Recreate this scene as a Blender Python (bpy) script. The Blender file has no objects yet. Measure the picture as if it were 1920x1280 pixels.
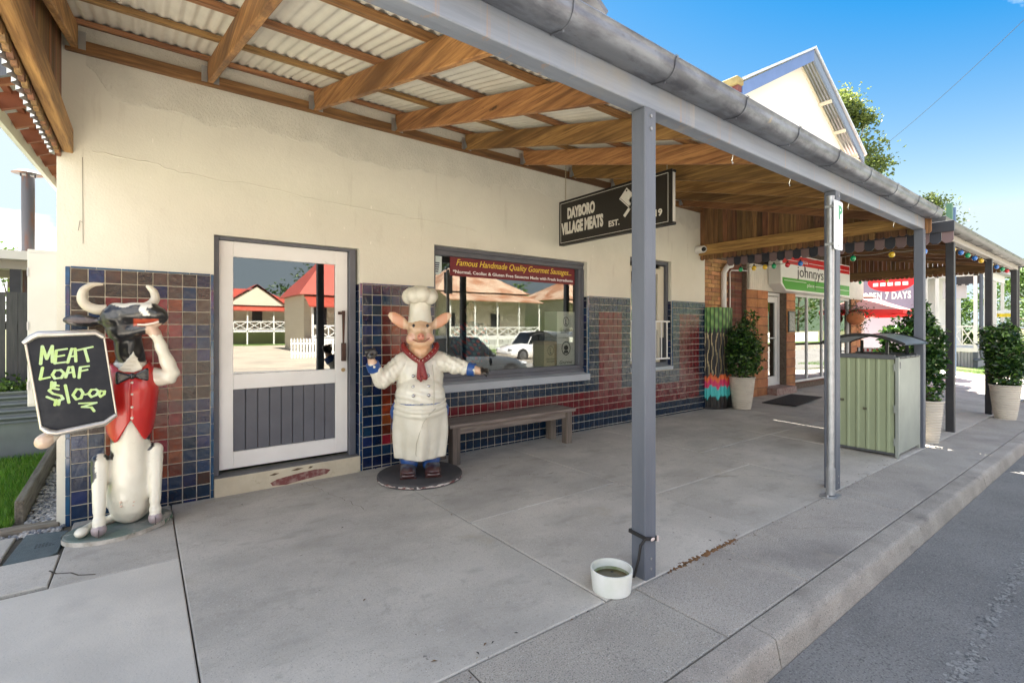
import bpy, bmesh, math, random
import numpy as np
from mathutils import Vector, Matrix
R = random.Random(11)
NR = np.random.RandomState(5)
rad = math.radians
S = bpy.context.scene
COL = S.collection

# ------------------------------------------------------------------ camera
cam_d = bpy.data.cameras.new('camera')
cam = bpy.data.objects.new('camera', cam_d)
COL.objects.link(cam)
cam.location = (0.4837, -5.0834, 1.5171)
cam.rotation_euler = (rad(90), 0, -rad(90 - 52.748))
cam_d.sensor_width = 36
cam_d.lens = 908 / 1920 * 36
cam_d.shift_y = -25 / 1920
cam_d.clip_start = 0.05
cam_d.clip_end = 4000
S.camera = cam

# ------------------------------------------------------------------ sky and sun
SUN = Vector((0.01, 0.62, 1.0)).normalized()          # towards the sun: high behind the shops
CLX, CLY = 16.676, 22.085
W = bpy.data.worlds.new('World')
S.world = W
W.use_nodes = True
wn, wl = W.node_tree.nodes, W.node_tree.links
wn.clear()
w_out = wn.new('ShaderNodeOutputWorld')
w_bg = wn.new('ShaderNodeBackground')
w_sky = wn.new('ShaderNodeTexSky')
w_sky.sky_type = 'NISHITA'
w_sky.sun_disc = False
w_sky.sun_elevation = math.asin(SUN.z)
w_sky.sun_rotation = math.atan2(SUN.x, SUN.y)
w_sky.altitude = 2600
w_sky.air_density = 1.2
w_sky.dust_density = 0.5
w_sky.ozone_density = 3.0
w_bg.inputs['Strength'].default_value = 0.05
# soft cloud banks, thicker towards the horizon, all the way round
w_tc = wn.new('ShaderNodeTexCoord')
w_map = wn.new('ShaderNodeMapping')
w_map.inputs['Scale'].default_value = (1, 1, 2.4)
w_map.inputs['Location'].default_value = (CLX, CLY, 0.0)
w_n = wn.new('ShaderNodeTexNoise')
w_n.inputs['Scale'].default_value = 1.35
w_n.inputs['Detail'].default_value = 9
w_n.inputs['Roughness'].default_value = 0.56
w_r = wn.new('ShaderNodeMapRange')
w_r.inputs['From Min'].default_value = 0.495
w_r.inputs['From Max'].default_value = 0.66
w_r.inputs['To Max'].default_value = 0.92
w_mix = wn.new('ShaderNodeMix')
w_mix.data_type = 'RGBA'
w_mix.inputs['B'].default_value = (14.5, 13.8, 12.9, 1)
wl.new(w_tc.outputs['Generated'], w_map.inputs['Vector'])
wl.new(w_map.outputs['Vector'], w_n.inputs['Vector'])
wl.new(w_n.outputs['Fac'], w_r.inputs['Value'])
wl.new(w_r.outputs['Result'], w_mix.inputs['Factor'])
w_sep, w_com = wn.new('ShaderNodeSeparateColor'), wn.new('ShaderNodeCombineColor')   # a deep clear blue paling to the horizon, the same all round
wl.new(w_sky.outputs['Color'], w_sep.inputs['Color'])
for w_ch, w_a, w_b, w_c, w_d in (('Red', 1.13, 2.25, .06, 2.0), ('Green', 1.75, 3.5, .70, 2.40), ('Blue', 2.6, 5.4, 1.95, 2.62)):
    w_p = wn.new('ShaderNodeMapRange')
    w_p.inputs['From Min'].default_value = w_a; w_p.inputs['From Max'].default_value = w_b
    w_p.inputs['To Min'].default_value = w_c; w_p.inputs['To Max'].default_value = w_d
    wl.new(w_sep.outputs[w_ch], w_p.inputs['Value']); wl.new(w_p.outputs['Result'], w_com.inputs[w_ch])
wl.new(w_com.outputs['Color'], w_mix.inputs['A'])
wl.new(w_mix.outputs['Result'], w_bg.inputs['Color'])
wl.new(w_bg.outputs['Background'], w_out.inputs['Surface'])

sun_d = bpy.data.lights.new('sun', 'SUN')
sun_d.energy = 5.0
sun_d.angle = rad(0.5)
sun_d.color = (1.0, 0.94, 0.85)
sun = bpy.data.objects.new('sun', sun_d)
COL.objects.link(sun)
sun.rotation_euler = SUN.to_track_quat('Z', 'Y').to_euler()
sun.location = (0, 30, 40)

S.view_settings.view_transform = 'Standard'
S.view_settings.look = 'None'
S.view_settings.exposure = 3.05
S.view_settings.gamma = 1
S.view_settings.use_curve_mapping = False
S.render.engine = 'CYCLES'
S.cycles.max_bounces = 8
S.cycles.diffuse_bounces = 5
S.cycles.glossy_bounces = 4
S.cycles.transmission_bounces = 4
S.cycles.transparent_max_bounces = 12
S.cycles.use_denoising = True
S.cycles.sample_clamp_indirect = 6

# ------------------------------------------------------------------ helpers
def tag(o, label=None, cat=None, group=None, kind=None):
    if label: o['label'] = label
    if cat: o['category'] = cat
    if group: o['group'] = group
    if kind: o['kind'] = kind
    return o

def thing(name, label, cat, loc=(0, 0, 0), rz=0, group=None):
    o = bpy.data.objects.new(name, None)
    o.empty_display_size = .1
    COL.objects.link(o)
    o.location = loc
    o.rotation_euler = (0, 0, rz)
    return tag(o, label, cat, group)

def link(name, me, parent=None, loc=None, rot=None):
    o = bpy.data.objects.new(name, me)
    COL.objects.link(o)
    if parent is not None: o.parent = parent
    if loc is not None: o.location = loc
    if rot is not None: o.rotation_euler = rot
    return o

def dup(root, loc=None, rz=None, label=None, parent=None):
    c = root.copy()
    COL.objects.link(c)
    if parent is not None: c.parent = parent
    if loc is not None: c.location = loc
    if rz is not None: c.rotation_euler = (0, 0, rz)
    if label: c['label'] = label
    for ch in [o for o in root.children]:
        dup(ch, parent=c)
    return c

class MB:
    """collects simple shapes; build() links them as one mesh object"""
    def __init__(s): s.v = []; s.f = []; s.m = []
    def add(s, vs, fs, mi=0):
        b = len(s.v)
        s.v.extend([tuple(map(float, v)) for v in vs])
        s.f.extend([tuple(i + b for i in f) for f in fs])
        s.m.extend([mi] * len(fs))
        return s
    def box(s, x0, x1, y0, y1, z0, z1, mi=0):
        return s.add([(x0,y0,z0),(x1,y0,z0),(x1,y1,z0),(x0,y1,z0),(x0,y0,z1),(x1,y0,z1),(x1,y1,z1),(x0,y1,z1)],
              [(3,2,1,0),(4,5,6,7),(0,1,5,4),(1,2,6,5),(2,3,7,6),(3,0,4,7)], mi)
    def beam(s, p, q, w, h, up=(0,0,1), mi=0):
        """box from p to q (axis at its centre), w across, h along up"""
        p, q = Vector(p), Vector(q)
        d = (q - p).normalized(); u = Vector(up)
        sd = d.cross(u).normalized(); u = sd.cross(d).normalized()
        vs = []
        for c in (p, q):
            for a, b in ((-1,-1),(1,-1),(1,1),(-1,1)):
                vs.append(c + sd * (a * w / 2) + u * (b * h / 2))
        return s.add(vs, [(0,1,2,3),(7,6,5,4),(0,4,5,1),(1,5,6,2),(2,6,7,3),(3,7,4,0)], mi)
    def quad(s, a, b, c, d, mi=0): return s.add([a, b, c, d], [(0,1,2,3)], mi)
    def tube(s, pts, r, n=8, caps=True, mi=0):
        pts = [Vector(p) for p in pts]
        rs = r if hasattr(r, '__len__') else [r] * len(pts)
        vs, fs = [], []
        ref = None
        for i, p in enumerate(pts):
            d = (pts[min(i+1, len(pts)-1)] - pts[max(i-1, 0)])
            d = d.normalized() if d.length > 1e-9 else Vector((0,0,1))
            if ref is None:
                ref = Vector((1,0,0)) if abs(d.x) < .8 else Vector((0,1,0))
            a = (ref - d * ref.dot(d))
            a = a.normalized() if a.length > 1e-6 else d.orthogonal().normalized()
            ref = a; b = d.cross(a)
            for k in range(n):
                t = 2 * math.pi * k / n
                vs.append(p + (a * math.cos(t) + b * math.sin(t)) * rs[i])
        for i in range(len(pts) - 1):
            for k in range(n):
                k2 = (k + 1) % n
                fs.append((i*n+k, i*n+k2, (i+1)*n+k2, (i+1)*n+k))
        if caps:
            fs.append(tuple(range(n-1, -1, -1)))
            fs.append(tuple(range((len(pts)-1)*n, len(pts)*n)))
        return s.add(vs, fs, mi)
    def lathe(s, prof, c=(0,0,0), n=32, sx=1, sy=1, mi=0, cap_top=False, cap_bot=True):
        vs, fs = [], []
        for r, z in prof:
            for k in range(n):
                t = 2 * math.pi * k / n
                vs.append((c[0] + r*sx*math.cos(t), c[1] + r*sy*math.sin(t), c[2] + z))
        for i in range(len(prof) - 1):
            for k in range(n):
                k2 = (k + 1) % n
                fs.append((i*n+k, i*n+k2, (i+1)*n+k2, (i+1)*n+k))
        if cap_bot: fs.append(tuple(range(n-1, -1, -1)))
        if cap_top: fs.append(tuple(range((len(prof)-1)*n, len(prof)*n)))
        return s.add(vs, fs, mi)
    def prism(s, poly, o, ux, uy, un, depth, mi=0):
        """2D polygon (x,y) in the plane o+ux*x+uy*y, pushed depth along un; winding made outward"""
        o, ux, uy, un = map(Vector, (o, ux, uy, un))
        n = len(poly)
        A = sum(poly[i][0]*poly[(i+1)%n][1] - poly[(i+1)%n][0]*poly[i][1] for i in range(n))
        sgn = (A > 0) == (ux.cross(uy).dot(un) > 0)
        bot = [o + ux*x + uy*y for x, y in poly]
        top = [p + un*depth for p in bot]
        fs = [tuple(range(n-1,-1,-1)), tuple(range(n, 2*n))] + [(i, (i+1)%n, n+(i+1)%n, n+i) for i in range(n)]
        if not sgn: fs = [f[::-1] for f in fs]
        return s.add(bot + top, fs, mi)
    def ell(s, c, r, n=14, m=9, rot=None, mi=0):
        vs, fs = [], []
        c = Vector(c)
        for i in range(m + 1):
            ph = math.pi * i / m
            for k in range(n):
                t = 2 * math.pi * k / n
                p = Vector((r[0]*math.sin(ph)*math.cos(t), r[1]*math.sin(ph)*math.sin(t), -r[2]*math.cos(ph)))
                if rot: p = rot @ p
                vs.append(c + p)
        for i in range(m):
            for k in range(n):
                k2 = (k+1) % n
                if i == 0: fs.append((k, (i+1)*n+k2, (i+1)*n+k)[::-1] if False else (0*n+k, (i+1)*n+k2, (i+1)*n+k))
                else: fs.append((i*n+k, i*n+k2, (i+1)*n+k2, (i+1)*n+k))
        return s.add(vs, fs, mi)
    def grid(s, fn, nu, nv, mi=0, flip=False):
        vs = [fn(i/nu, j/nv) for j in range(nv+1) for i in range(nu+1)]
        fs = []
        for j in range(nv):
            for i in range(nu):
                f = (j*(nu+1)+i, j*(nu+1)+i+1, (j+1)*(nu+1)+i+1, (j+1)*(nu+1)+i)
                fs.append(f[::-1] if flip else f)
        return s.add(vs, fs, mi)
    def mesh(s, name, mats, bev=0, smooth=None, seg=1):
        me = bpy.data.meshes.new(name)
        me.from_pydata(s.v, [], s.f)
        for m in (mats if isinstance(mats, (list, tuple)) else [mats]): me.materials.append(m)
        if any(s.m): me.polygons.foreach_set('material_index', s.m)
        if bev:
            bm = bmesh.new(); bm.from_mesh(me)
            bmesh.ops.bevel(bm, geom=list(bm.edges), offset=bev, segments=seg, affect='EDGES', clamp_overlap=True)
            bm.to_mesh(me); bm.free()
        if smooth:
            me.polygons.foreach_set('use_smooth', [True]*len(me.polygons))
            me.set_sharp_from_angle(angle=rad(smooth))
        me.update()
        return me
    def build(s, name, mats, parent=None, bev=0, smooth=None, loc=None, rot=None, seg=1):
        return link(name, s.mesh(name, mats, bev, smooth, seg), parent, loc, rot)

def curve(pts, n=5):
    """Catmull-Rom through the points"""
    P = [Vector(p) for p in pts]; out = []
    for i in range(len(P)-1):
        a, b, c, d = P[max(i-1,0)], P[i], P[i+1], P[min(i+2,len(P)-1)]
        for k in range(n):
            t = k/n
            out.append(.5*((2*b)+(c-a)*t+(2*a-5*b+4*c-d)*t*t+(3*b-a-3*c+d)*t**3))
    return out + [P[-1]]
def lerp_r(rs, n=5):
    return [rs[i]+(rs[i+1]-rs[i])*k/n for i in range(len(rs)-1) for k in range(n)] + [rs[-1]]

def bake(ob):
    """evaluated mesh of a temporary object; the object is removed"""
    COL.objects.link(ob)
    bpy.context.view_layer.update()
    dg = bpy.context.evaluated_depsgraph_get()
    me = bpy.data.meshes.new_from_object(ob.evaluated_get(dg), preserve_all_data_layers=True, depsgraph=dg)
    bpy.data.objects.remove(ob)
    return me

def blob(mb, voxel=.012, smooth=6, fac=.6):
    """fuse overlapping shapes into one continuous smooth body"""
    me = mb.mesh('body_raw', [])
    ob = bpy.data.objects.new('body_raw', me)
    r = ob.modifiers.new('r', 'REMESH'); r.mode = 'VOXEL'; r.voxel_size = voxel; r.use_smooth_shade = True
    if smooth:
        sm = ob.modifiers.new('s', 'SMOOTH'); sm.factor = fac; sm.iterations = smooth
    out = bake(ob)
    out.polygons.foreach_set('use_smooth', [True]*len(out.polygons))
    return out

def wrinkle(me, fn):
    """push every vertex along its normal by fn(co)"""
    n = len(me.vertices)
    co = np.empty(n*3); me.vertices.foreach_get('co', co); co = co.reshape(-1, 3)
    no = np.empty(n*3); me.vertices.foreach_get('normal', no); no = no.reshape(-1, 3)
    co = co + no*fn(co)[:, None]
    me.vertices.foreach_set('co', co.ravel()); me.update()

def paint(me, fn):
    n = len(me.vertices)
    co = np.empty(n*3); me.vertices.foreach_get('co', co); co = co.reshape(-1, 3)
    c = np.ones((n, 4)); c[:, :3] = fn(co)
    at = me.attributes.new('paint', 'FLOAT_COLOR', 'POINT')
    at.data.foreach_set('color', c.ravel())

def cap(mb, p, q, r0, r1, n=12):
    """tapered capsule"""
    p, q = Vector(p), Vector(q)
    d = (q - p).normalized()
    pts, rs = [], []
    for k in range(4):
        a = math.pi/2 * (1 - k/3)
        pts.append(p - d * (r0*math.sin(a))); rs.append(max(r0*math.cos(a), r0*.03))
    for k in range(4):
        a = math.pi/2 * k/3
        pts.append(q + d * (r1*math.sin(a))); rs.append(max(r1*math.cos(a), r1*.03))
    return mb.tube(pts, rs, n)

def text(s, name, mat, parent, o, xd, up, h=None, w=None, shear=0, bold=0, depth=.002, align='CENTER', space=1.0, wave=0):
    """lettering as a thin solid on the plane at o; w and h fit the words to that box"""
    cu = bpy.data.curves.new('lettering', 'FONT')
    cu.body = s; cu.shear = shear; cu.offset = bold; cu.extrude = .004; cu.space_character = space
    cu.resolution_u = 3
    ob = bpy.data.objects.new('t', cu)
    me = bake(ob)
    n = len(me.vertices)
    co = np.empty(n*3); me.vertices.foreach_get('co', co); co = co.reshape(-1, 3)
    x0, x1, y0, y1 = co[:,0].min(), co[:,0].max(), co[:,1].min(), co[:,1].max()
    sy = (h / (y1-y0)) if h else None
    sx = (w / (x1-x0)) if w else sy
    if sy is None: sy = sx
    off = {'CENTER': (x0+x1)/2, 'LEFT': x0, 'RIGHT': x1}[align]
    X = (co[:,0]-off)*sx; Y = (co[:,1]-(y0+y1)/2)*sy; Z = co[:,2]/.004*depth
    xd, up = np.array(Vector(xd).normalized()), np.array(Vector(up).normalized())
    nn = np.cross(xd, up)
    P = np.array(o)[None] + X[:,None]*xd + Y[:,None]*up + Z[:,None]*nn
    me.vertices.foreach_set('co', P.ravel())
    me.materials.clear(); me.materials.append(mat); me.update()
    return link(name, me, parent)

# ------------------------------------------------------------------ materials
MATS = {}
def M(name, col, rough=.6, metal=0, col2=None, nscale=3, lo=.35, hi=.65, stretch=(1,1,1), bump=0, bscale=60, bstretch=None,
      rnd=0, spec=.5, coat=0, speck=None, attr=None, stain=None, coords='pos', detail=6, bdist=.012, coat_ior=1.5, trans=0):
    if name in MATS: return MATS[name]
    m = bpy.data.materials.new(name); MATS[name] = m
    m.use_nodes = True
    nt = m.node_tree; N = nt.nodes; L = nt.links
    b = N['Principled BSDF']
    b.inputs['Roughness'].default_value = rough
    b.inputs['Metallic'].default_value = metal
    b.inputs['Specular IOR Level'].default_value = spec
    b.inputs['Coat Weight'].default_value = coat
    b.inputs['Coat Roughness'].default_value = .06 if coat_ior == 1.5 else .02
    b.inputs['Coat IOR'].default_value = coat_ior
    if trans: b.inputs['Transmission Weight'].default_value = trans
    if coords == 'pos':
        g = N.new('ShaderNodeNewGeometry'); vec = g.outputs['Position']
    else:
        g = N.new('ShaderNodeTexCoord'); vec = g.outputs['Object']
    def mapped(st):
        if tuple(st) == (1,1,1): return vec
        mp = N.new('ShaderNodeMapping'); mp.inputs['Scale'].default_value = st
        L.new(vec, mp.inputs['Vector']); return mp.outputs['Vector']
    def noise(sc, st, det=6, ro=.6):
        t = N.new('ShaderNodeTexNoise'); t.inputs['Scale'].default_value = sc
        t.inputs['Detail'].default_value = det; t.inputs['Roughness'].default_value = ro
        L.new(mapped(st), t.inputs['Vector']); return t.outputs['Fac']
    def ramp(f, lo, hi, a=0., bb=1.):
        r = N.new('ShaderNodeMapRange'); r.inputs['From Min'].default_value = lo; r.inputs['From Max'].default_value = hi
        r.inputs['To Min'].default_value = a; r.inputs['To Max'].default_value = bb
        L.new(f, r.inputs['Value']); return r.outputs['Result']
    def mix(f, A, B, mode='MIX'):
        x = N.new('ShaderNodeMix'); x.data_type = 'RGBA'; x.blend_type = mode
        for k, v in (('Factor', f), ('A', A), ('B', B)):
            if isinstance(v, (int, float)): x.inputs[k].default_value = v
            elif isinstance(v, tuple): x.inputs[k].default_value = (*v, 1)[:4]
            else: L.new(v, x.inputs[k])
        return x.outputs['Result']
    c = tuple(col)
    cur = None
    if attr:
        a = N.new('ShaderNodeAttribute'); a.attribute_name = attr; cur = a.outputs['Color']
    if col2 is not None:
        f = ramp(noise(nscale, stretch, detail), lo, hi)
        cur = mix(f, cur if cur is not None else c, tuple(col2))
    if cur is None: cur = mix(0., c, c)
    if speck:      # (scale, threshold lo, hi, colour, amount)
        for sc, l2, h2, cc, am in speck:
            cur = mix(ramp(noise(sc, (1,1,1), 2, .5), l2, h2, 0, am), cur, tuple(cc))
    if stain:
        for sc, l2, h2, cc, am, st in stain:
            cur = mix(ramp(noise(sc, st, 8, .62), l2, h2, 0, am), cur, tuple(cc))
    if rnd:
        oi = N.new('ShaderNodeObjectInfo')
        hv = N.new('ShaderNodeHueSaturation')
        L.new(ramp(oi.outputs['Random'], 0, 1, 1-rnd, 1+rnd), hv.inputs['Value'])
        mh = N.new('ShaderNodeMath'); mh.operation = 'MULTIPLY'; mh.inputs[1].default_value = 7.31
        fr = N.new('ShaderNodeMath'); fr.operation = 'FRACT'
        L.new(oi.outputs['Random'], mh.inputs[0]); L.new(mh.outputs[0], fr.inputs[0])
        L.new(ramp(fr.outputs[0], 0, 1, .5-rnd*.05, .5+rnd*.05), hv.inputs['Hue'])
        L.new(cur, hv.inputs['Color']); cur = hv.outputs['Color']
    L.new(cur, b.inputs['Base Color'])
    if bump:
        bs = bump if isinstance(bump, (list, tuple)) else [(bump, bscale, bstretch or stretch)]
        prev = None
        for am, sc, st in bs:
            bn = N.new('ShaderNodeBump'); bn.inputs['Strength'].default_value = min(1, am); bn.inputs['Distance'].default_value = bdist
            L.new(noise(sc, st, 5), bn.inputs['Height'])
            if prev: L.new(prev, bn.inputs['Normal'])
            prev = bn.outputs['Normal']
        L.new(prev, b.inputs['Normal'])
        if coat: L.new(prev, b.inputs['Coat Normal'])
    return m

def glass(name, refl=.4, tint=(.75,.8,.8), rough=.0, wob=0):
    m = bpy.data.materials.new(name); m.use_nodes = True
    N, L = m.node_tree.nodes, m.node_tree.links
    N.clear()
    o = N.new('ShaderNodeOutputMaterial'); mx = N.new('ShaderNodeMixShader')
    t = N.new('ShaderNodeBsdfTransparent'); t.inputs['Color'].default_value = (*tint, 1)
    g = N.new('ShaderNodeBsdfGlossy'); g.inputs['Roughness'].default_value = rough + .012
    g.inputs['Color'].default_value = (.95,.95,.95,1)
    lw = N.new('ShaderNodeLayerWeight'); lw.inputs['Blend'].default_value = .5
    pw = N.new('ShaderNodeMath'); pw.operation = 'POWER'; pw.inputs[1].default_value = 4; L.new(lw.outputs['Facing'], pw.inputs[0])
    mr = N.new('ShaderNodeMapRange'); mr.inputs['From Max'].default_value = 1
    mr.inputs['To Min'].default_value = refl; mr.inputs['To Max'].default_value = 1
    L.new(pw.outputs[0], mr.inputs['Value']); L.new(mr.outputs['Result'], mx.inputs['Fac'])
    if wob:
        ge = N.new('ShaderNodeNewGeometry')
        n = N.new('ShaderNodeTexNoise'); n.inputs['Scale'].default_value = 1.4; n.inputs['Detail'].default_value = 1
        bn = N.new('ShaderNodeBump'); bn.inputs['Strength'].default_value = wob; bn.inputs['Distance'].default_value = .004
        L.new(ge.outputs['Position'], n.inputs['Vector']); L.new(n.outputs['Fac'], bn.inputs['Height'])
        L.new(bn.outputs['Normal'], g.inputs['Normal'])
    L.new(t.outputs[0], mx.inputs[1]); L.new(g.outputs[0], mx.inputs[2]); L.new(mx.outputs[0], o.inputs['Surface'])
    return m

def timber(name, c1, c2, axis, rnd=.28, rough=.6):
    """sawn timber: grain along axis, darker streaks, knots"""
    st = [16, 16, 16]; st[axis] = .8
    st2 = [5, 5, 5]; st2[axis] = .35
    kn = [3.2, 3.2, 3.2]; kn[axis] = 1.1
    return M(name, c1, rough, col2=c2, nscale=2.2, lo=.38, hi=.66, stretch=tuple(st), rnd=rnd,
             bump=[(.35, 3, tuple(st))],
             stain=[(1.0, .48, .66, tuple(x*.38 for x in c2), .85, tuple(st2)), (2.3, .52, .62, tuple(x*.5 for x in c2), .6, tuple(x*1.6 for x in st)),
                    (1.7, .66, .71, tuple(x*.14 for x in c2), .95, tuple(kn))])

plaster = M('cream_plaster', (.725,.695,.585), .8, col2=(.66,.63,.53), nscale=1.1, bump=[(.5,2.2,(1,1,1)),(.3,9,(1,1,1)),(.22,60,(1,1,1))],
            stain=[(2.2,.62,.75,(.50,.45,.36),.35,(1,1,1)), (9,.70,.74,(.82,.79,.70),.6,(1,1,.25)), (14,.735,.75,(.20,.17,.13),.6,(1,1,.6)), (3.2,.60,.66,(.56,.52,.43),.4,(2,1,.25))])
plaster_rough = M('cream_plaster_rough', (.71,.68,.575), .9, col2=(.62,.595,.50), nscale=3, bump=[(.9,42,(1,1,1)),(.5,110,(1,1,1))])
plaster_white = M('white_render', (.80,.77,.70), .8, col2=(.74,.71,.64), nscale=.6, bump=.1, bscale=30)
wood_y = timber('pine_along_y', (.47,.255,.085), (.24,.11,.036), 1)
wood_x = timber('pine_along_x', (.40,.21,.072), (.20,.09,.03), 0)
wood_z = timber('pine_along_z', (.27,.135,.052), (.13,.06,.022), 2, rnd=.4)
zinc = M('zincalume', (.50,.50,.49), .36, .85, col2=(.40,.41,.42), nscale=5, bump=.06, bscale=25)
roof_under = M('corrugated_underside', (.74,.71,.63), .5, .0, col2=(.63,.60,.53), nscale=2.5, rnd=.05,
               stain=[(1.2,.60,.75,(.36,.30,.22),.4,(1,.3,1))])
gutter_m = M('aged_gutter_steel', (.19,.205,.235), .42, .5, col2=(.095,.10,.12), nscale=3.5, lo=.42, hi=.6, stretch=(1,2,3), bump=.12, bscale=40,
             stain=[(6,.66,.76,(.42,.30,.14),.55,(1,1,1)), (30,.62,.72,(.10,.10,.11),.7,(.5,1,1))])
steel_blue = M('bluegrey_paint', (.118,.13,.157), .55, col2=(.092,.102,.125), nscale=5, stretch=(1,1,.2), bump=[(.22,14,(6,6,.5))],
               stain=[(3,.66,.74,(.26,.25,.25),.4,(1,1,.3))])
beam_blue = M('bluegrey_beam_paint', (.235,.262,.31), .5, col2=(.185,.207,.25), nscale=3, stretch=(.4,4,6), bump=[(.2,8,(.6,6,6))],
              stain=[(5,.60,.74,(.42,.36,.30),.5,(1.6,1,.12)), (9,.60,.70,(.40,.22,.10),.5,(2.2,1,.05)), (2,.55,.7,(.30,.27,.22),.4,(1,1,1))])
dark_post = M('charcoal_paint', (.022,.022,.026), .5, col2=(.034,.034,.038), nscale=6, bump=.1, bscale=30)
white_paint = M('white_gloss_paint', (.80,.785,.75), .4, col2=(.74,.72,.68), nscale=2, stain=[(7,.70,.76,(.45,.42,.38),.5,(1,1,1))], bump=.05, bscale=12)
grey_paint = M('slate_paint', (.115,.12,.14), .5, col2=(.09,.094,.11), nscale=3, stain=[(16,.73,.77,(.4,.4,.4),.8,(1,1,.5))], bump=.06, bscale=20)
grout = M('pale_grout', (.62,.56,.45), .9, col2=(.45,.40,.31), nscale=14)
def tile_mat(n, c, c2):
    return M(n, c, .02, col2=c2, nscale=14, lo=.3, hi=.7, rnd=.5, bump=[(.75,21,(1,1,1)),(.16,70,(1,1,1))], spec=.35, coat=.5, coat_ior=1.5, bdist=.006)
tile_blue = tile_mat('blue_glaze', (.004,.011,.036), (.008,.024,.07))
tile_red = tile_mat('oxblood_glaze', (.19,.018,.007), (.085,.010,.007))
tile_brown_refl = tile_mat('brown_reflection_glaze', (.045,.022,.010), (.020,.014,.012))  # brown reflections put into the glaze colour, mostly on the corner pier's upper tiles
tile_trim = M('blue_trim_glaze', (.022,.09,.19), .12, col2=(.012,.04,.09), nscale=9, coat=.5, rnd=.2)
concrete = M('pavement_concrete', (.50,.465,.41), .85, col2=(.37,.345,.305), nscale=1.3, lo=.34, hi=.66, rnd=.07, detail=10,
             speck=[(170,.62,.70,(.16,.15,.135),.75),(120,.62,.72,(.66,.63,.58),.6),(60,.62,.70,(.24,.225,.20),.45)],
             stain=[(1.1,.50,.70,(.27,.255,.225),.6,(.7,1.5,1)), (3.4,.56,.70,(.25,.235,.205),.55,(.7,1.4,1)), (11,.58,.70,(.27,.25,.22),.5,(1,1,1)), (1.6,.62,.70,(.35,.30,.22),.4,(1,1,1)), (4,.66,.74,(.66,.64,.60),.6,(1,1.5,1)), (13,.70,.73,(.11,.10,.09),.8,(1,1,1)), (30,.70,.73,(.15,.14,.125),.7,(1,1,1))],
             bump=[(.25,90,(1,1,1)),(.2,8,(1,1,1))])
concrete_pale = M('driveway_concrete', (.57,.53,.465), .85, col2=(.47,.44,.39), nscale=1.6, detail=10, rnd=.05,
             speck=[(160,.64,.72,(.20,.20,.19),.5)], stain=[(1.2,.56,.72,(.33,.31,.285),.6,(1,1,1)), (18,.735,.75,(.12,.115,.105),.7,(1,1,1))], bump=[(.2,90,(1,1,1))])
aggregate = M('exposed_aggregate', (.40,.365,.315), .9, col2=(.30,.275,.24), nscale=1.6, detail=10, rnd=.08,
             speck=[(150,.55,.64,(.12,.11,.10),.75),(170,.60,.68,(.58,.55,.50),.7),(45,.66,.72,(.30,.24,.20),.4)],
             stain=[(.9,.54,.70,(.15,.138,.125),.6,(1,1,1)), (3,.6,.72,(.36,.31,.24),.4,(1,1,1))], bump=[(.6,110,(1,1,1)),(.25,14,(1,1,1))])
kerb_m = M('kerb_concrete', (.40,.36,.31), .9, col2=(.26,.235,.20), nscale=2.2, rnd=.06,
             speck=[(150,.56,.64,(.11,.10,.09),.7),(160,.62,.70,(.56,.52,.47),.7)],
             stain=[(2.4,.56,.72,(.085,.075,.068),.6,(1,1,3))], bump=[(.6,100,(1,1,1)),(.4,9,(1,1,1))])
asphalt = M('asphalt', (.245,.235,.215), .9, col2=(.175,.168,.155), nscale=1.4, detail=10, speck=[(120,.56,.66,(.36,.35,.33),.65),(95,.56,.66,(.085,.083,.08),.75),(45,.60,.70,(.13,.128,.12),.5)],
             stain=[(.9,.54,.70,(.12,.116,.11),.6,(.25,2.5,1)), (3,.62,.72,(.30,.29,.27),.4,(.5,1.5,1)), (5,.70,.75,(.07,.066,.06),.6,(1,1,1))], bump=[(.8,150,(1,1,1)),(.2,6,(1,1,1))])
black_m = M('black_plastic', (.012,.012,.013), .4)
chrome = M('bright_metal', (.7,.68,.62), .25, .9)
brass_chain = M('chain_metal', (.45,.38,.25), .4, .8)

def gz(X, Y):
    """the pavement falls gently towards the kerb and along the street"""
    k = min(1.25, max(0., -Y/3.3))
    return k * (0.03 - 0.0155*(min(30., max(-4., X)) - 2.9))
def rz_(X): return gz(X, -4.05) - .125
# ------------------------------------------------------------------ the ground, road and pavement
def sheet(name, xs, ys, zf, mat, kind='structure', parent=None):
    mb = MB()
    vs = [(x, y, zf(x, y)) for y in ys for x in xs]
    nx = len(xs)
    fs = [(j*nx+i, j*nx+i+1, (j+1)*nx+i+1, (j+1)*nx+i) for j in range(len(ys)-1) for i in range(nx-1)]
    mb.add(vs, fs)
    o = mb.build(name, mat, parent)
    if kind: o['kind'] = kind
    return o
XS = [-1500, -200, -60, -20, -4, 0, 3, 6, 9, 12, 15, 18, 21, 24, 27, 30, 45, 80, 200, 1500]
earth = M('dry_grass_earth', (.09,.11,.035), .95, col2=(.13,.11,.06), nscale=.25, speck=[(3,.5,.7,(.05,.07,.02),.6)])
lawn_m = M('lawn_soil', (.06,.10,.02), .95, col2=(.09,.08,.04), nscale=3)
sheet('ground', XS, [-1500, -60, -30, -4, 0, 60, 1500], lambda x, y: gz(x, -4.05) - .34, earth)
sheet('road', XS[1:-1], [-15.2, -10, -6, -4.03], lambda x, y: rz_(x) + (-.015 if y > -5 else 0), asphalt)
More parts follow.
